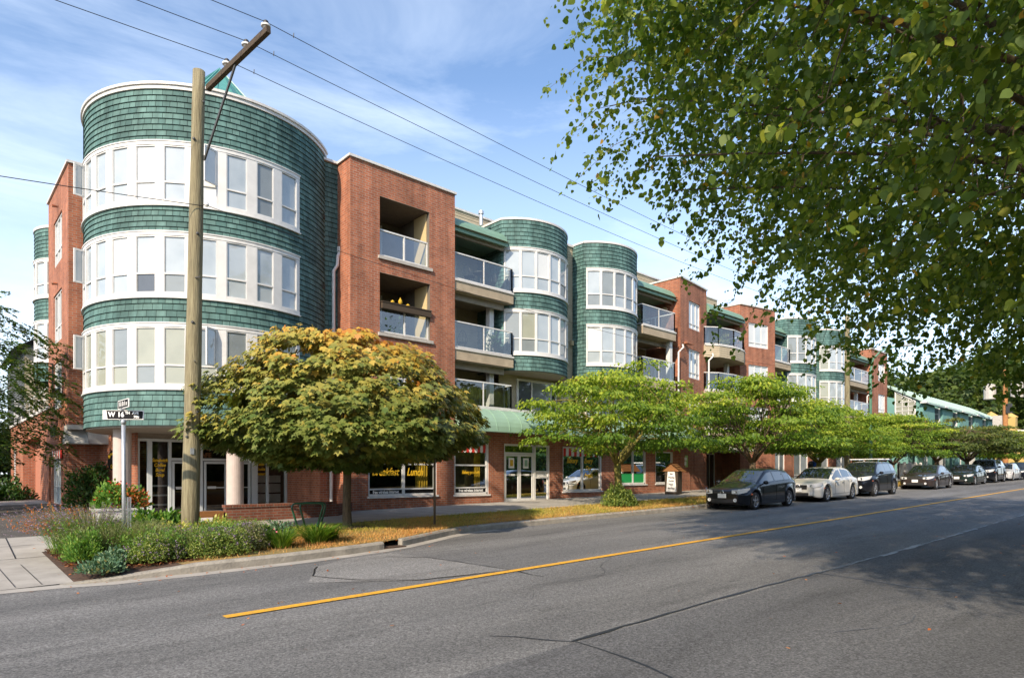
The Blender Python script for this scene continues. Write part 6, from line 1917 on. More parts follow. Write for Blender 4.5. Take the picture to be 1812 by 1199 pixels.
    mb = MB(); mb.box(-.031, -.12, .485, -.0285, .12, .53); 
    if emblem == 'star':
        mb = MB(); mb.lathe([(.085, -.035), (.095, -.03), (.085, -.02), (.075, -.03)], (0, 0, fz + .03), 24, axis='x')
        for k in range(3):
            a = math.pi / 2 + 2 * math.pi * k / 3
            mb.beam((-.03, 0, fz + .03), (-.03, .085 * math.cos(a), fz + .03 + .085 * math.sin(a)), .022, .01, up=(1, 0, 0))
        mb.build('emblem', 'chrome', root)
    elif emblem:
        mb = MB(); mb.lathe([(.055, -.02), (.07, -.026), (.055, -.03)], (0, 0, fz + .055), 18, axis='x'); mb.beam((-.026, -.04, fz + .06), (-.026, 0, fz + .04), .012, .01); mb.beam((-.026, 0, fz + .04), (-.026, .04, fz + .06), .012, .01)
        mb.build('emblem', 'chrome', root)
    # wipers and roof rack
    if rack:
        for s_ in (-1, 1):
            mb = MB(); mb.tube([(rf + .1, s_ * (W / 2 - .24), H - .03), (rf + .2, s_ * (W / 2 - .24), H + .06), (rr0 - .2, s_ * (W / 2 - .24), H + .06), (rr0 - .05, s_ * (W / 2 - .24), H - .03)], .018, 6); mb.build('roof_rail', 'chrome', root)
        for xx in (rf + .55, rf + 1.35):
            mb = MB(); mb.box(xx, -W / 2 + .12, H + .08, xx + .07, W / 2 - .12, H + .115); mb.build('roof_bar', 'white_paint', root)
    mb = MB()
    for y_ in (-.1, .45): mb.beam((cowl + .02, y_, float(np.interp(cowl + .02, X, T)) + .02), (cowl + .14, y_ - .5, float(np.interp(cowl + .14, X, T)) + .03), .012, .012)
    mb.build('wiper', 'plastic', root)
    return root

OUT = 10.72            # outer side of the parked row
def cy(W): return OUT + W / 2
sedan = lambda h, L: [(0, .60), (.05, .68), (.3, .77), (1.25, .93), (1.35, .97), (2.15, h - .04), (2.5, h), (3.1, h), (3.55, h - .09), (L - .62, 1.02), (L - .5, .99), (L - .08, .95), (L, .86)]
sbelt = lambda L: [(0, .58), (.3, .70), (1.2, .84), (2.2, .90), (L - .9, .96), (L - .4, .93), (L, .82)]
make_car('parked_car', 'black five-door hatchback with round fog lamps, nearest of the parked row', 20.65, cy(1.70), 'black_car', 4.30, 1.70, 1.44,
         [(0, .58), (.05, .66), (.3, .77), (1.0, .93), (1.1, .97), (1.95, 1.38), (2.3, 1.435), (3.0, 1.43), (3.6, 1.36), (4.12, 1.02), (4.24, .93), (4.30, .80)],
         [(0, .56), (.3, .70), (1.1, .87), (2.2, .92), (3.6, .97), (4.1, .97), (4.3, .80)], (.80, 3.42), .31, (1.06, 1.92, 3.55, 4.14), (2.35, 3.15, 3.62), estate=True, emblem='m', lampz=(.57, .73))
make_car('parked_car', 'cream white four-door sedan with a round star emblem in its grille', 26.85, cy(1.77), 'white_car', 4.58, 1.77, 1.44, sedan(1.44, 4.58), sbelt(4.58), (.82, 3.58), .33, (1.3, 2.12, 3.2, 3.98), (2.55, 3.42), grille='bars', emblem='star', lampz=(.60, .76))
make_car('parked_car', 'black compact utility car with a pale bar across its roof rack', 32.45, cy(1.80), 'black_car', 4.42, 1.80, 1.68,
         [(0, .74), (.06, .84), (.35, .98), (1.0, 1.10), (1.1, 1.14), (1.75, 1.60), (2.1, 1.67), (3.4, 1.66), (3.95, 1.55), (4.28, 1.12), (4.36, .98), (4.42, .85)],
         [(0, .72), (.35, .90), (1.1, 1.04), (2.2, 1.09), (3.9, 1.15), (4.42, .9)], (.86, 3.46), .36, (1.07, 1.74, 3.85, 4.26), (2.45, 3.3), estate=True, suv=True, cat='car', rack=True, lampz=(.76, .94), grille='block')
make_car('parked_car', 'dark brown low sedan with twin split grille after the gap in the row', 42.55, cy(1.82), 'brown_car', 4.75, 1.82, 1.43, sedan(1.43, 4.75), sbelt(4.75), (.84, 3.68), .33, (1.3, 2.15, 3.3, 4.1), (2.6, 3.5), grille='kidney', lampz=(.60, .74))
make_car('parked_car', 'dark green sedan with a bright block grille', 51.6, cy(1.80), 'green_car', 4.55, 1.80, 1.40, sedan(1.40, 4.55), sbelt(4.55), (.85, 3.55), .33, (1.3, 2.12, 3.2, 3.98), (2.55, 3.42), grille='block', lampz=(.58, .72))
make_car('parked_car', 'tall black utility car with amber lamp corners behind the green sedan', 57.8, cy(1.86), 'black_car', 4.75, 1.86, 1.76,
         [(0, .80), (.06, .92), (.35, 1.04), (1.1, 1.16), (1.2, 1.2), (1.85, 1.68), (2.2, 1.75), (3.9, 1.74), (4.4, 1.62), (4.62, 1.2), (4.70, 1.0), (4.75, .85)],
         [(0, .76), (.35, .96), (1.2, 1.10), (2.2, 1.14), (4.3, 1.18), (4.75, .9)], (.9, 3.72), .37, (1.15, 1.84, 4.3, 4.6), (2.6, 3.6), estate=True, suv=True, lampz=(.80, .98), grille='bar')
make_car('parked_car', 'light silver car half hidden behind the tall black utility car', 64.0, cy(1.75), 'silver_car', 4.3, 1.75, 1.45, sedan(1.45, 4.3), sbelt(4.3), (.8, 3.4), .32, (1.3, 2.1, 3.0, 3.75), (2.5, 3.3), lampz=(.6, .74))
make_car('parked_car', 'dark blue car, last of the parked row in view', 69.6, cy(1.75), 'navy_car', 4.5, 1.75, 1.5, sedan(1.5, 4.5), sbelt(4.5), (.8, 3.5), .32, (1.3, 2.1, 3.1, 3.9), (2.5, 3.3), lampz=(.6, .74))

# ------------------------------------------------------------------ poles and wires
def utility_pole(name, label, x, y, h, r0=.172, r1=.112, lean=(0, 0), arms=True, mt='pole', z=None):
    z = gz(x, y) if z is None else z
    root = thing(name, label, 'utility pole', (x, y, z), group='utility poles')
    mb = MB()
    n_ = 12
    pts = [(lean[0] * t, lean[1] * t, -.2 + (h + .2) * t) for t in np.linspace(0, 1, n_)]
    mb.tube(pts, [r0 + (r1 - r0) * t + (.004 if i % 3 else -.003) for i, t in enumerate(np.linspace(0, 1, n_))], 22)
    mb.build('pole', mt, root, smooth=True)
    return root
px0, py0 = 4.0, 14.0
p1_ = utility_pole('utility_pole', 'weathered yellowish wooden pole with a side arm in front of the round tower', px0, py0, 9.55, lean=(.16, -.05))
mb = MB(); mb.beam((.30, -.15, 9.22), (.64, -2.42, 9.42), .085, .11); mb.build('crossarm', 'dark_wood', p1_)
mb = MB(); mb.beam((.24, -.14, 7.75), (.47, -1.28, 9.3), .03, .045); mb.lathe([(.02, -.05), (.02, .05)], (.24, -.14, 7.78), 8, close=True); mb.build('arm_brace', 'steel', p1_)
INS = []
for t in (.34, .66, .96):
    q = Vector((.30, -.15, 9.22)).lerp(Vector((.64, -2.42, 9.42)), t) + Vector((0, 0, .065))
    mb = MB(); mb.lathe([(.02, -.02), (.05, .02), (.085, .03), (.085, .06), (.05, .085)], tuple(q), 16, m=0); mb.lathe([(.05, .085), (.045, .13), (.02, .15), (.01, .15)], tuple(q), 16, m=1)
    mb.build('insulator', ['porcelain', 'plastic'], p1_)
    INS.append(Vector((px0, py0, gz(px0, py0))) + q + Vector((0, 0, .12)))
mb = MB(); mb.lathe([(.03, 0), (.05, .03), (.03, .09)], (.26, -.20, 6.78), 10, close=True); mb.build('insulator', 'porcelain', p1_)
mb = MB(); mb.box(-.04, -.185, 1.75, .03, -.168, 1.87); mb.build('pole_tag', 'galv', p1_)
for zz, a in ((2.1, -2.4), (2.6, -1.2), (4.4, -2.0), (6.2, -1.6), (8.1, -2.3), (8.9, -1.0)):
    mb = MB(); mb.lathe([(.028, 0), (.028, .02), (.014, .03)], (0, 0, 0), 8, axis='x', close=True)
    mb.v = [(.15 * zz / 9.5 + (.165 - .004 * zz + v[0]) * math.cos(a) - v[1] * math.sin(a), -.05 * zz / 9.5 + (.165 - .004 * zz + v[0]) * math.sin(a) + v[1] * math.cos(a), zz + v[2]) for v in mb.v]
    mb.build('bolt', 'steel', p1_)
for k, (zz, a) in enumerate(((5.3, -.6), (3.6, -1.9))):
    mb = MB(); mb.tube([(.05, -.17, zz), (.05 + .1 * math.cos(a), -.17 + .1 * math.sin(a), zz + .02)], .012, 5); mb.build('step_bolt', 'steel', p1_)
p2_ = utility_pole('utility_pole', 'second wooden pole rising through the street trees beside the fourth bay', 39.4, 14.2, 10.0, .17, .12)
mb = MB(); mb.beam((0, .1, 9.2), (.2, -2.35, 9.3), .10, .13); mb.build('crossarm', 'dark_wood', p2_)
p3_ = utility_pole('utility_pole', 'far brown pole carrying two pale transformers', 84, 14.6, 11.0, .26, .2, mt=mat('orange_pole', (.38, .17, .06), .9, var=.3))
for dy in (-1.0, 1.3):
    mb = MB(); mb.lathe([(.01, 0), (.55, 0), (.55, 1.5), (.1, 1.65)], (-.2, dy, 8.0), 14, close=True); mb.build('transformer', 'ledge', p3_)
mb = MB(); mb.box(-.5, .2, 4.2, -.1, 1.0, 6.2); mb.build('equipment_box', 'ledge', p3_)
mb = MB(); mb.box(-.35, -.6, 6.4, -.05, -.1, 7.4); mb.build('cable_box', 'plastic', p3_)

def wire(label, a, b, sag, r=.0075, seg=26, ties=False):
    a, b = Vector(a), Vector(b)
    pts = []
    for i in range(seg + 1):
        t = i / seg
        p = a.lerp(b, t); p.z -= sag * 4 * t * (1 - t)
        pts.append(p)
    mb = MB(); mb.tube(pts, r, 4)
    if ties:
        for t in (.015,):
            p = a.lerp(b, t)
            mb.tube([p + Vector((0, 0, -.05)), p + Vector((.01, .01, .05))], .008, 4)
    o = mb.build('overhead_wire', 'wire')
    return tag(o, label, 'wire', group='overhead wires')
far = [Vector((39.6, 14.2 - d, 10.1)) for d in (.7, 1.45, 2.15)]
for i, (p, q) in enumerate(zip(INS, far)):
    nm_ = ('inner wire on the pole arm', 'middle wire on the pole arm', 'outermost wire at the tip of the pole arm')[i]
    wire(f'{nm_}, running right along the street', p, q, .45, ties=True)
    wire(f'{nm_}, running left out of the picture', p, p + Vector((-34, 0, -.6)), .5)
wire('low service wire running left from the pole in front of the tower', (px0 + .2, py0 - .2, 7.02), (px0 - 32, py0 + .4, 6.4), .9, .008)
wire('low wire crossing in front of the balconies from the pole', (px0 + .2, py0 - .2, 7.05), (39.4, 14.0, 7.6), .9, .006)

# street lamp post, green
root = thing('street_lamp', 'slim green lamp post with a curved arm beyond the second utility pole', 'street lamp', (39.8, 13.1, gz(39.8, 13.1)))
M['lamp_green'] = mat('lamp_green', (.10, .22, .15), .5)
mb = MB(); mb.tube([(0, 0, -.1), (0, 0, 6.6), (.05, -.1, 7.3), (.15, -.5, 7.75), (.3, -1.3, 7.95)], [.10, .075, .06, .05, .04], 10); mb.build('pole', 'lamp_green', root, smooth=True)
mb = MB(); mb.box(.2, -2.0, 7.86, .46, -1.25, 7.98); mb.build('lamp_head', 'galv', root)

# ------------------------------------------------------------------ street name sign
sx, sy = 2.66, 13.1
root = thing('street_sign', 'galvanised post with black and white W 16TH AVE street name blades', 'street sign', (sx, sy, gz(sx, sy)))
mb = MB(); mb.tube([(0, 0, -.1), (-.015, 0, 2.33)], .034, 14); mb.lathe([(.045, 0), (.045, .08)], (-.015, 0, 2.28), 14, close=True); mb.build('post', 'galv', root, smooth=True)
for dx in (.045, .085):
    mb = MB(); mb.box(dx - .012, -.05, -.05, dx + .012, -.02, .98); mb.build('base_bracket', 'galv', root)
# blade faces the camera side: it runs along the direction below
bd = Vector((math.cos(R(-38)), math.sin(R(-38)), 0))
xfb = frame_xf(-.015 - bd.x * .33, -bd.y * .33, bd.x, bd.y, 2.36)
mb = MB(xfb); mb.box(-.02, -.008, 0, .68, .008, .165); bl = mb.build('name_blade', 'white_cloth', root)
mb = MB(xfb); o_ = [(.045, .158), (.655, .150), (.672, .135), (.66, .02), (.645, .01), (.065, .01), (.06, .03)]
a = mb.av([(p, .0095, q) for p, q in o_]); mb.af(range(a, a + len(o_)))
fc = mb.build('blade_face', 'black_paint', bl)
def sgn(t, a, c, s_, sx_=1, off=.004): text_obj(t, 'white_paint', xfb @ Matrix.Translation((a, .0115, c)), s_, bl, sx=sx_, offset=off, extrude=.001)
sgn('W', .135, .085, .115, .95); sgn('16', .29, .085, .12, .95); sgn('TH', .405, .115, .062, 1.0, .002); sgn('AVE', .54, .115, .062, 1.0, .002); sgn('700', .555, .045, .062, 1.0, .002)
b2 = Vector((math.cos(R(52)), math.sin(R(52)), 0))
b2 = Vector((.04, -1, 0)).normalized()
xfc = frame_xf(-.015 - b2.x * .33, -b2.y * .33, b2.x, b2.y, 2.56)
mb = MB(xfc); mb.box(0, -.008, 0, .68, .008, .155); b_2 = mb.build('cross_blade', 'white_cloth', root)
mb = MB(xfc); mb.box(.03, .0085, .012, .65, .0095, .143); mb.build('blade_face', 'black_paint', b_2)
text_obj('WILLOW ST', 'white_paint', xfc @ Matrix.Translation((.34, .0115, .078)), .10, b_2, sx=.95, offset=.003, extrude=.001) if False else None
mb = MB(xfc)
for k_, (a_, h_) in enumerate(((.10, .07), (.15, .07), (.20, .05), (.27, .07), (.31, .07), (.38, .05), (.44, .07), (.52, .04), (.57, .04))): mb.box(a_, .0105, .04, a_ + .022, .0115, .04 + h_); mb.box(a_, .0105, .04 + h_ + .002, a_ + (.04 if k_ % 2 else .022), .0115, .055 + h_)
tag(mb.build('worn_lettering', 'white_cloth', b_2), kind='stuff')
mb = MB(); mb.box(-.055, -.02, 2.525, .03, .02, 2.56); mb.box(-.08, -.03, 2.34, .06, .03, 2.362); mb.build('blade_clamp', 'galv', root)

# plain sign post near the kerb, seen edge on
root = thing('parking_sign_post', 'thin brownish sign post at the kerb right of the globe maple', 'sign post', (9.35, 13.0, gz(9.35, 13)))
mb = MB(); mb.tube([(0, 0, -.1), (0, 0, 2.75)], .03, 10); mb.build('post', mat('post_brown', (.16, .13, .10), .5, metal=.4), root, smooth=True)
mb = MB(); mb.box(-.02, -.16, 2.25, -.012, .16, 2.72); mb.build('sign_plate', 'white_cloth', root)

# bike rack: two nested green hoops
root = thing('bike_rack', 'dark green bike rack of two crossed tube hoops on the grass beside the maple', 'bike rack', (6.85, 14.55, gz(6.85, 14.55)), R(-15))
for k, (w0, w1, dy) in enumerate(((.20, .36, 0), (.16, .30, .2))):
    ox = -.08 + .16 * k
    pts = [(ox - w0, dy, -.05), (ox - w1, dy, .5)]
    pts += [(ox - w1 + .10 - .10 * math.cos(R(t)), dy, .5 + .10 * math.sin(R(t))) for t in (25, 50, 75, 90)]
    pts += [(ox + w1 - .10 + .10 * math.sin(R(t)), dy, .5 + .10 * math.cos(R(t))) for t in (0, 25, 50, 75, 90)] + [(ox + w0, dy, -.05)]
    mb = MB(); mb.tube(pts, .024, 10); mb.build('hoop', 'rack', root, smooth=True)

# low brick wall and wooden bench end before the cafe
root = thing('low_brick_wall', 'low dark brick wall edging the cafe terrace behind the bike rack', 'wall', (5.73, 17.15, gz(5.7, 17.15)), world=True)
mb = MB(); mb.prism([(5.75, 17.12), (8.9, 17.12), (9.9, 18.15), (9.9, 18.27), (8.75, 17.32), (5.75, 17.32)], .1, .72); mb.build('wall', 'lowbrick', root)
mb = MB()
for x in np.arange(5.73, 8.85, .078): mb.box(x, 17.095, .722, x + .068, 17.345, .80)
mb.build('brick_coping', 'lowbrick', root)
root = thing('wooden_planter', 'brown plank box beside the low brick wall behind the utility pole', 'planter', (5.1, 17.2, gz(5.1, 17.2)), world=True)
mb = MB()
for k in range(3): mb.box(4.55, 17.1, .28 + .125 * k, 5.70, 17.5, .28 + .125 * k + .118)
mb.build('plank', 'plank', root); mb = MB(); mb.box(5.02, 17.07, .40, 5.42, 17.098, .50); mb.build('white_plate', 'white_cloth', root)

# roofed sandwich board
bx_, by_ = 25.9, 17.0
root = thing('sandwich_board', 'wooden pavement sign with a little shingled roof and a white lettered face', 'sign', (bx_, by_, gz(bx_, by_)), R(18))
mb = MB(); mb.prism([(-.38, -.3), (.38, -.3), (.38, .3), (-.38, .3)], 0, 1.12); mb.build('body', 'dark_wood', root)
mb = MB()
for s_ in (-1, 1):
    for k in range(4):
        y0_, y1_ = s_ * (.48 - .125 * k), s_ * (.48 - .125 * (k + 1) - .02)
        z0_, z1_ = 1.05 + .10 * k + .02, 1.05 + .10 * (k + 1)
        mb.quad((-.5, y0_, z0_), (.5, y0_, z0_), (.5, y1_, z1_), (-.5, y1_, z1_)); mb.quad((-.5, y0_, z0_ - .025), (.5, y0_, z0_ - .025), (.5, y0_, z0_), (-.5, y0_, z0_))
mb.quad((-.42, -.45, 1.06), (-.42, .45, 1.06), (-.42, 0, 1.44)); mb.quad((.42, -.45, 1.06), (.42, .45, 1.06), (.42, 0, 1.44))
mb.build('shingled_roof', M['plank'], root)
mb = MB(); mb.quad((-.388, -.24, .12), (-.388, .24, .12), (-.388, .16, 1.08), (-.388, -.16, 1.08)); mb.box(-.386, -.24, .12, -.381, .24, .16)
fp = mb.build('sign_face', 'white_cloth', root)
for t_, z in (('Spa', .95), ('Waxing', .78), ('Facials', .62), ('Nails', .46), ('Massage', .28)):
    text_obj(t_, 'black_paint', frame_xf(-.392, 0, 0, -1, z), .12, fp, sx=.8, offset=.003, extrude=.001)

# small things on the balconies and ledges
root = thing('rail_planter', 'long dark planter hanging on the third floor loggia rail of the first brick block', 'planter', (11.98, 18.33, 7.0))
mb = MB(); mb.box(-.95, -.12, 0, .98, .02, .20); mb.box(-.97, -.14, .201, 1.0, .04, .23); mb.build('trough', 'dark_wood', root)
for i, (x, lb) in enumerate(((11.45, 'left yellow gourd on the hanging planter'), (11.75, 'tallest yellow gourd on the hanging planter'), (12.05, 'right yellow gourd on the hanging planter'))):
    mb = MB(); h = (.09, .2, .07)[i]; mb.lathe([(.01, 0), (.07, h * .3), (.06, h * .7), (.02, h), (.01, h * 1.2)], (0, 0, 0), 10)
    o = mb.build('gourd', 'yellow_curtain', None, smooth=True); o.location = (x, 18.28, 7.232); tag(o, lb, 'gourd', 'gourds on the hanging planter')
def patio_chair(label, x, y, z, rz, m='steel'):
    root = thing('patio_chair', label, 'chair', (x, y, z), rz, 'balcony chairs')
    mb = MB(); mb.lathe([(.01, .44), (.21, .44), (.21, .46)], (0, 0, 0), 14); mb.build('seat', m, root)
    mb = MB()
    arcp = [(.21 * math.cos(R(a)), .21 * math.sin(R(a)), .45 + .42 * math.sin(R((a - 20) * 180 / 140))) for a in range(20, 161, 14)]
    mb.tube(arcp, .011, 5)
    for a in (60, 90, 120): mb.tube([(.21 * math.cos(R(a)), .21 * math.sin(R(a)), .45), (.20 * math.cos(R(a)), .20 * math.sin(R(a)), .82)], .008, 4)
    mb.build('backrest', m, root)
    for a in (45, 135, 225, 315):
        mb = MB(); mb.tube([(.16 * math.cos(R(a)), .16 * math.sin(R(a)), .44), (.22 * math.cos(R(a)), .22 * math.sin(R(a)), 0)], .011, 5); mb.build('leg', m, root)
    return root
patio_chair('dark wire bistro chair left of the table on the top balcony beside the first bay', 15.2, 18.9, 8.56, R(100))
patio_chair('dark wire bistro chair right of the table on the top balcony beside the first bay', 16.3, 18.95, 8.56, R(-80))
patio_chair('dark wire chair on the third floor balcony beside the second bay', 26.4, 18.9, 6.09, R(60))
patio_chair('pale chair on the top balcony beside the second bay', 26.2, 18.8, 8.56, R(20), 'trim')
patio_chair('dark chair on the third floor balcony beside the first bay', 15.0, 19.1, 6.09, R(150))
root = thing('patio_table', 'small round wire bistro table on the top balcony beside the first bay', 'table', (15.75, 18.9, 8.56))
mb = MB(); mb.lathe([(.01, .69), (.3, .69), (.3, .71), (.01, .71)], (0, 0, 0), 18); mb.build('tabletop', 'steel', root)
mb = MB(); mb.tube([(0, 0, .69), (0, 0, .05)], .02, 6); [mb.tube([(0, 0, .1), (.22 * math.cos(R(a)), .22 * math.sin(R(a)), 0)], .012, 5) for a in (0, 120, 240)]; mb.build('pedestal', 'steel', root)
root = thing('storage_box', 'light blue box on the third floor curved balcony', 'box', (32.2, 18.6, 6.1)); mb = MB(); mb.box(-.3, -.2, 0, .3, .2, .5); mb.build('tub', mat('blue_tub', (.12, .35, .65), .5), root); mb = MB(); mb.box(-.32, -.22, .501, .32, .22, .55); mb.build('lid', M['blue_tub'] if 'blue_tub' in M else 'white_paint', root)
o_ = bush('balcony_plant', 'leafy potted plant on the top curved balcony', 33.8, 19.0, .45, .4, 1.1, 500, .12, 'oval', 'sage_leaf', z=8.56)

bush('balcony_plant', 'tall potted plant on the third floor balcony beside the first bay', 16.3, 18.8, .3, .25, 1.0, 350, .10, 'oval', 'shrub_leaf', z=6.09)
bush('balcony_plant', 'potted plant behind the glass of the third floor loggia', 11.6, 18.65, .5, .2, .75, 420, .10, 'oval', 'shrub_leaf', z=6.21)
bush('balcony_plant', 'small potted plant on the top balcony beside the second bay', 25.3, 18.5, .25, .25, .8, 260, .09, 'oval', 'bright_leaf', z=8.56)
# ------------------------------------------------------------------ person beyond the white sedan
def person(x, y, rz):
    root = thing('person', 'person in a blue shirt with a black backpack walking behind the white sedan', 'person', (x, y, gz(x, y)), rz)
    J = {'pelvis': (0, 0, .95), 'spine': (0, .01, 1.15), 'chest': (0, 0, 1.36), 'neck': (0, -.01, 1.52), 'head0': (0, -.02, 1.60), 'head': (0, -.03, 1.68), 'top': (0, -.02, 1.75),
         'shl': (-.19, 0, 1.44), 'ell': (-.27, .02, 1.15), 'wrl': (-.26, -.14, .93), 'hal': (-.25, -.19, .87),
         'shr': (.19, 0, 1.44), 'elr': (.27, .06, 1.16), 'wrr': (.28, .0, .90), 'har': (.28, -.03, .82),
         'hil': (-.10, 0, .92), 'knl': (-.11, -.14, .52), 'anl': (-.11, -.05, .10), 'tol': (-.12, -.22, .05),
         'hir': (.10, 0, .92), 'knr': (.11, .02, .50), 'anr': (.11, .26, .13), 'tor': (.12, .12, .03)}
    E = [('pelvis', 'spine'), ('spine', 'chest'), ('chest', 'neck'), ('neck', 'head0'), ('head0', 'head'), ('head', 'top'), ('chest', 'shl'), ('shl', 'ell'), ('ell', 'wrl'), ('wrl', 'hal'), ('chest', 'shr'), ('shr', 'elr'), ('elr', 'wrr'), ('wrr', 'har'), ('pelvis', 'hil'), ('hil', 'knl'), ('knl', 'anl'), ('anl', 'tol'), ('pelvis', 'hir'), ('hir', 'knr'), ('knr', 'anr'), ('anr', 'tor')]
    Rd = {'pelvis': (.15, .11), 'spine': (.14, .10), 'chest': (.16, .11), 'neck': (.055, .055), 'head0': (.07, .08), 'head': (.08, .10), 'top': (.06, .07), 'shl': (.065, .065), 'ell': (.045, .045), 'wrl': (.028, .028), 'hal': (.032, .02), 'shr': (.065, .065), 'elr': (.045, .045), 'wrr': (.028, .028), 'har': (.032, .02),
          'hil': (.09, .09), 'knl': (.06, .06), 'anl': (.042, .042), 'tol': (.04, .03), 'hir': (.09, .09), 'knr': (.06, .06), 'anr': (.042, .042), 'tor': (.04, .03)}
    names = list(J)
    me = bpy.data.meshes.new('body'); me.from_pydata([J[k] for k in names], [(names.index(a), names.index(b)) for a, b in E], [])
    o = bpy.data.objects.new('body', me); COL.objects.link(o)
    md = o.modifiers.new('skin', 'SKIN'); sm = o.modifiers.new('sub', 'SUBSURF'); sm.levels = 2; sm.render_levels = 2
    for i, k in enumerate(names): me.skin_vertices[0].data[i].radius = Rd[k]; me.skin_vertices[0].data[i].use_root = (k == 'pelvis')
    dg = bpy.context.evaluated_depsgraph_get()
    m2 = bpy.data.meshes.new_from_object(o.evaluated_get(dg))
    bpy.data.objects.remove(o)
    for k in (mat('skin', (.48, .27, .18), .6), mat('jeans', (.03, .04, .08), .8), mat('blue_shirt', (.02, .09, .40), .8), mat('shoe', (.03, .03, .03), .6)): m2.materials.append(k)
    for p in m2.polygons:
        c_ = p.center; p.use_smooth = True
        p.material_index = 0
        if c_.z < .98 and abs(c_.x) < .23: p.material_index = 1
        if c_.z < .10: p.material_index = 3
        if .98 <= c_.z < 1.53 and not (abs(c_.x) > .2 and c_.z < 1.2): p.material_index = 2
    o = bpy.data.objects.new('body', m2); COL.objects.link(o); o.parent = root
    mb = MB()
    prof = []
    mb.lathe([(.012, .125), (.075, .10), (.092, .03), (.09, -.03)], (0, -.01, 1.66), 16); mb.build('hair', mat('hair', (.06, .035, .02), .8), root, smooth=True)
    mb = MB(); mb.lathe([(.02, 0), (.012, .03)], (0, -.125, 1.665), 6, axis='y'); mb.build('nose', M['skin'] if 'skin' in M else 'tan', root)
    root2 = thing('backpack', 'black backpack worn by the person in the blue shirt', 'backpack', (x, y, gz(x, y)), rz)
    mb = MB(); mb.lathe([(.01, -.26), (.12, -.25), (.16, -.1), (.16, .1), (.12, .22), (.01, .26)], (0, 0, 0), 14); mb.v = [(v[0] * 1.05, .19 + v[1] * .75, 1.26 + v[2]) for v in mb.v]; mb.build('bag', 'plastic', root2, smooth=True)
    mb = MB(); [mb.tube([(s_ * .12, .14, 1.45), (s_ * .13, 0, 1.525), (s_ * .13, -.13, 1.4), (s_ * .15, .1, 1.1)], .018, 6) for s_ in (-1, 1)]; mb.build('strap', 'plastic', root2)
person(38.6, 15.8, R(60))

# ------------------------------------------------------------------ far buildings
M['teal_wall'] = mat('teal_wall', (.14, .30, .27), .8, var=.12, scale=1)
M['pale_teal'] = mat('pale_teal_roof', (.36, .48, .43), .5, var=.12, scale=1)
root = thing('teal_row_house', 'teal green row house with pale sloping roof and stepped window bays', 'building', (66, 17.9, gz(66, 17.9)), world=True)
def gable(x0, x1, y0, y1, zl, zh, zb, name='house_wall'):
    """shed roof: low at y0 (street), high at y1"""
    mb = MB()
    mb.quad((x0, y1, zb), (x0, y0, zb), (x0, y0, zl), (x0, y1, zh)); mb.quad((x1, y0, zb), (x1, y1, zb), (x1, y1, zh), (x1, y0, zl))
    mb.quad((x0, y0, zb), (x1, y0, zb), (x1, y0, zl), (x0, y0, zl)); mb.quad((x1, y1, zb), (x0, y1, zb), (x0, y1, zh), (x1, y1, zh)); mb.quad((x0, y0, zb), (x0, y1, zb), (x1, y1, zb), (x1, y0, zb))
    mb.build(name, 'teal_wall', root)
gable(66, 100, 18.6, 24, 8.2, 9.9, 1.2)
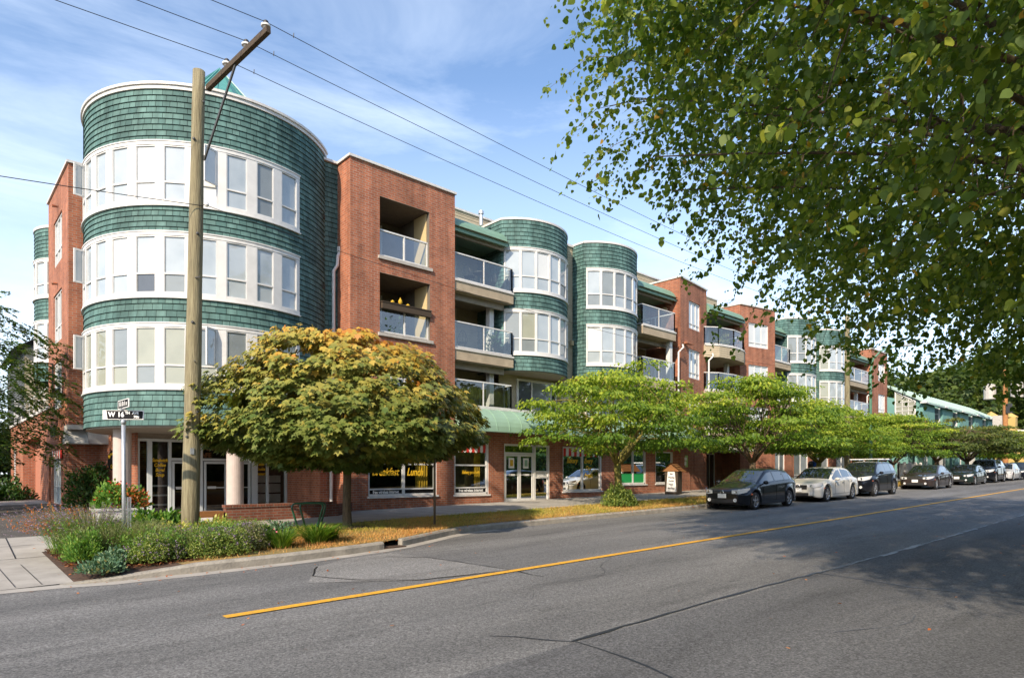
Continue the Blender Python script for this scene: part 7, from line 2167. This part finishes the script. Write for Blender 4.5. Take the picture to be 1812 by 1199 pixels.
for i in range(5):
    x0 = 66 + i * 6.2
    mb = MB(); y0, y1 = 17.4, 20.4
    for a, b, c_, d in (((x0 - .25, y0 - .35, 8.02), (x0 + 5.6, y0 - .35, 8.02), (x0 + 5.6, y1, 9.85), (x0 - .25, y1, 9.85)),):
        mb.quad(a, b, c_, d); mb.quad(*[(p[0], p[1], p[2] - .16) for p in (a, b, c_, d)])
        mb.quad(a, d, (d[0], d[1], d[2] - .16), (a[0], a[1], a[2] - .16)); mb.quad(b, a, (a[0], a[1], a[2] - .16), (b[0], b[1], b[2] - .16))
    for x in np.arange(x0, x0 + 5.6, .9): mb.beam((x, y0 - .35, 8.04), (x, y1, 9.87), .05, .05)
    mb.build('roof', 'pale_teal', root)
    gable(x0, x0 + 3.6, y0, 19.5, 8.0 - .08, 9.3 - .08, 6.35, 'bay_wall')
    xf_ = frame_xf(x0, 20.0 if i == 0 else 18.5, 0, -1)
    if i == 0:
        mb = MB()
        pts = [(19.6, 6.95), (18.0, 6.95), (18.0, 8.15), (19.6, 9.15)]
        for (a, b), (c_, d) in zip(pts, pts[1:] + pts[:1]): mb.beam((x0 - .04, a, b), (x0 - .04, c_, d), .1, .1, up=(1, 0, 0))
        for y_ in (18.55, 19.05): mb.beam((x0 - .03, y_, 6.95), (x0 - .03, y_, 8.15 + (y_ - 18) * .6), .05, .05, up=(1, 0, 0))
        for z_ in (7.35, 7.75, 8.15): mb.beam((x0 - .03, 18.0, z_), (x0 - .03, 19.6, z_), .05, .05, up=(1, 0, 0))
        w = mb.build('window', 'trim', root); mb = MB(); mb.quad(*[(x0 - .015, a, b) for a, b in pts]); mb.build('pane', 'beige_blind', w)
    else:
        mb = MB(); mb.box(x0 - .05, 17.6, 6.5, x0 - .01, 17.75, 7.9); mb.box(x0 - .05, 18.35, 6.5, x0 - .01, 18.5, 8.2); mb.box(x0 - .05, 17.75, 7.3, x0 - .01, 18.35, 7.42)
        w = mb.build('window', 'trim', root); mb = MB(); mb.quad((x0 - .02, 17.7, 6.5), (x0 - .02, 18.4, 6.5), (x0 - .02, 18.4, 8.1), (x0 - .02, 17.7, 7.9)); mb.build('pane', 'grey_blind', w)
    mb = MB(); mb.box(x0 - .45, 17.0, 7.9, x0 + .3, 17.5, 8.02); mb.build('gutter', 'trim', root)
    # ground floor: alternating pale and teal walls with glazing
    mb = MB(); mb.box(x0 + .2, 17.9, 1.1, x0 + 2.2, 18.1, 4.2); mb.build('ground_wall', 'white_cloth' if i % 2 else 'teal_wall', root)
    window(frame_xf(x0 + 2.6, 18.55, 1, 0), 0, 3.0, 1.6, 4.0, cols=(.33, .66), transom=.3, panes=(3, 1, 3, 5, 1, 3), inset=-.02, parent=root, label=f'ground floor window of the teal row, unit {i + 1}')
for x in (60.2, 61.5, 62.8, 64.1):
    pass
root = thing('white_shop_fence', 'low white panelled wall between the brick building and the teal row', 'wall', (60, 17.6, gz(60, 17.6)), world=True)
mb = MB(); mb.box(59.8, 17.5, 1.1, 65.8, 17.6, 2.5); mb.build('panel', 'white_cloth', root)
mb = MB(); [mb.box(x, 17.45, 1.1, x + .12, 17.65, 2.62) for x in np.arange(59.8, 66, 1.5)]; mb.build('post', 'trim', root)
M['ochre'] = mat('ochre_wall', (.46, .33, .11), .85, var=.12, scale=1)
root = thing('ochre_building', 'ochre yellow building with square chimneys beyond the teal row', 'building', (112, 16.5, gz(112, 16.5)), world=True)
mb = MB(); mb.box(112, 16.5, 1.2, 130, 27, 7.6); mb.box(114, 19, 7.6, 130, 27, 8.2); mb.build('wall', 'ochre', root)
for x, y in ((106.5, 19.5), (110, 18.0)):
    mb = MB(); mb.box(x, y, 1.2, x + 1.3, y + 1.4, 9.4); mb.lathe([(.95, 0), (.02, .7)], (x + .65, y + .7, 9.4), 4); mb.build('chimney', 'ochre', root)
mb = MB(); mb.box(111.8, 16.3, 7.45, 130, 27, 7.7); mb.build('roof_edge', 'coping', root)
for y in (18.2, 20.4):
    window(frame_xf(112, y + 1.4, 0, -1), 0, 1.2, 5.2, 7.4, panes=(3, 1), parent=root, inset=-.02, label='window on the end wall of the ochre building')
root = thing('blue_roof_house', 'small house with a blue and brown pitched roof at the right edge', 'building', (120, 12.9, gz(120, 13)), world=True)
mb = MB(); mb.box(118, 14.3, 1.5, 128, 16.3, 6.6); mb.build('wall', 'ochre', root)
mb = MB(); mb.quad((117.5, 13.4, 6.6), (128.5, 13.4, 6.6), (128.5, 15.6, 8.8), (117.5, 15.6, 8.8), m=0); mb.quad((117.5, 15.6, 8.8), (128.5, 15.6, 8.8), (128.5, 17.2, 6.8), (117.5, 17.2, 6.8), m=1); mb.quad((117.5, 13.4, 6.6), (117.5, 15.6, 8.8), (117.5, 17.2, 6.8), m=1)
mb.build('roof', [mat('blue_roof', (.10, .25, .45), .6), 'dark_wood'], root)
# dark house behind the left wing
root = thing('grey_house', 'dark grey clapboard house with cream gable boards behind the side street wall', 'building', (4.2, 46, .9), world=True)
mb = MB(); mb.courses([(4.2, 54), (4.2, 44.5)], .5, 8.6, .16, .02, m=0); mb.courses([(4.2, 44.5), (12, 44.5)], .5, 8.6, .16, .02, m=1); mb.box(4.25, 44.55, 0, 12, 54, 8.55, m=0)
mb.build('wall', [mat('grey_clapboard', (.07, .075, .075), .8, var=.2), 'siding'], root)
mb = MB(); mb.quad((3.7, 43.9, 8.5), (3.7, 54.4, 8.5), (8, 54.4, 11.2), (8, 43.9, 11.2)); mb.quad((12.5, 43.9, 8.5), (12.5, 54.4, 8.5), (8, 54.4, 11.2), (8, 43.9, 11.2)); mb.quad((4.2, 44.5, 8.5), (12, 44.5, 8.5), (8, 44.5, 11.1))
mb.build('roof', 'roofing', root)
window(frame_xf(4.18, 49, 0, -1), 0, 1.4, 4.2, 6.0, panes=(4, 3), parent=root, inset=-.02, label='window in the dark side wall of the grey house')
# unseen trees behind the viewpoint, added to darken the shop window reflections
for i, (x, y, s) in enumerate(((18, -19, .8), (34, -17, .75), (50, -16, .8), (68, -17, .9), (88, -16, .9), (112, -18, 1.1), (-26, -14, .55))):
    dup(fr[i % 2], (x, y, K * x - .2), R(50 * i), ('unseen tree added across the road from the cafe', 'unseen tree added across the road from the lobby', 'unseen tree added across the road from the second pole', 'unseen tree added across the road from the brown sedan', 'unseen tree added across the road from the teal row', 'unseen tree added across the road from the ochre building', 'tree on the near pavement far behind the viewpoint')[i], scale=(s, s, s))

for i, (x, y, s) in enumerate(((26, -15, .6), (42, -21, .8), (59, -20, .75), (78, -21, .8), (99, -15, .8), (8, -24, .7), (130, -16, 1.0))):  # more unseen trees, added to close bright gaps in the reflections
    dup(fr[(i + 1) % 2], (x, y, K * x - .8), R(33 * i), ('unseen low tree added opposite the bakery window', 'unseen rear tree added opposite the lobby', 'unseen rear tree added opposite the second pole', 'unseen rear tree added opposite the teal row', 'unseen low tree added opposite the ochre building', 'unseen rear tree added opposite the cafe', 'unseen tree added opposite the end of the street')[i] + ', unseen, added across the road', scale=(s, s, s))
root = thing('added_hedge', 'unseen, added for shop reflections: long clipped evergreen hedge along the far side of the near pavement', 'added_hedge', (50, -9, K * 50 + .1))  # out of view, added so the shop glass mirrors dark foliage
n = 26000
P = np.stack([rng.uniform(-75, 90, n), rng.uniform(-.8, .8, n), rng.uniform(0, 2.6, n)], 1)
f = rng.integers(3, size=n)
P[:, 1] = np.where(f == 0, .8, np.where(f == 1, P[:, 1], .7)) + rng.normal(size=n) * .06
P[:, 2] = np.where(f == 1, 2.6, P[:, 2]) + K * P[:, 0] + .12 * np.sin(P[:, 0] * .8)
leaves('foliage', P, norm(rng.normal(size=(n, 3)) + np.array([0, .6, .4])), norm(rng.normal(size=(n, 3)) * .5 + np.array([0, 1, .6])), rng.uniform(.18, .34, n), 'rag', 'shrub_leaf', root)
mb = MB()
for x in range(-75, 90, 5): mb.box(x, -.7, -.4 + K * x, x + 5, .62, 2.5 + K * x)
mb.build('inner_growth', 'shrub_core' if 'shrub_core' in M else mat('shrub_core', (.02, .03, .01), .95, var=.4), root)
for o in list(scn.objects):
    if '_world' in o: del o['_world']
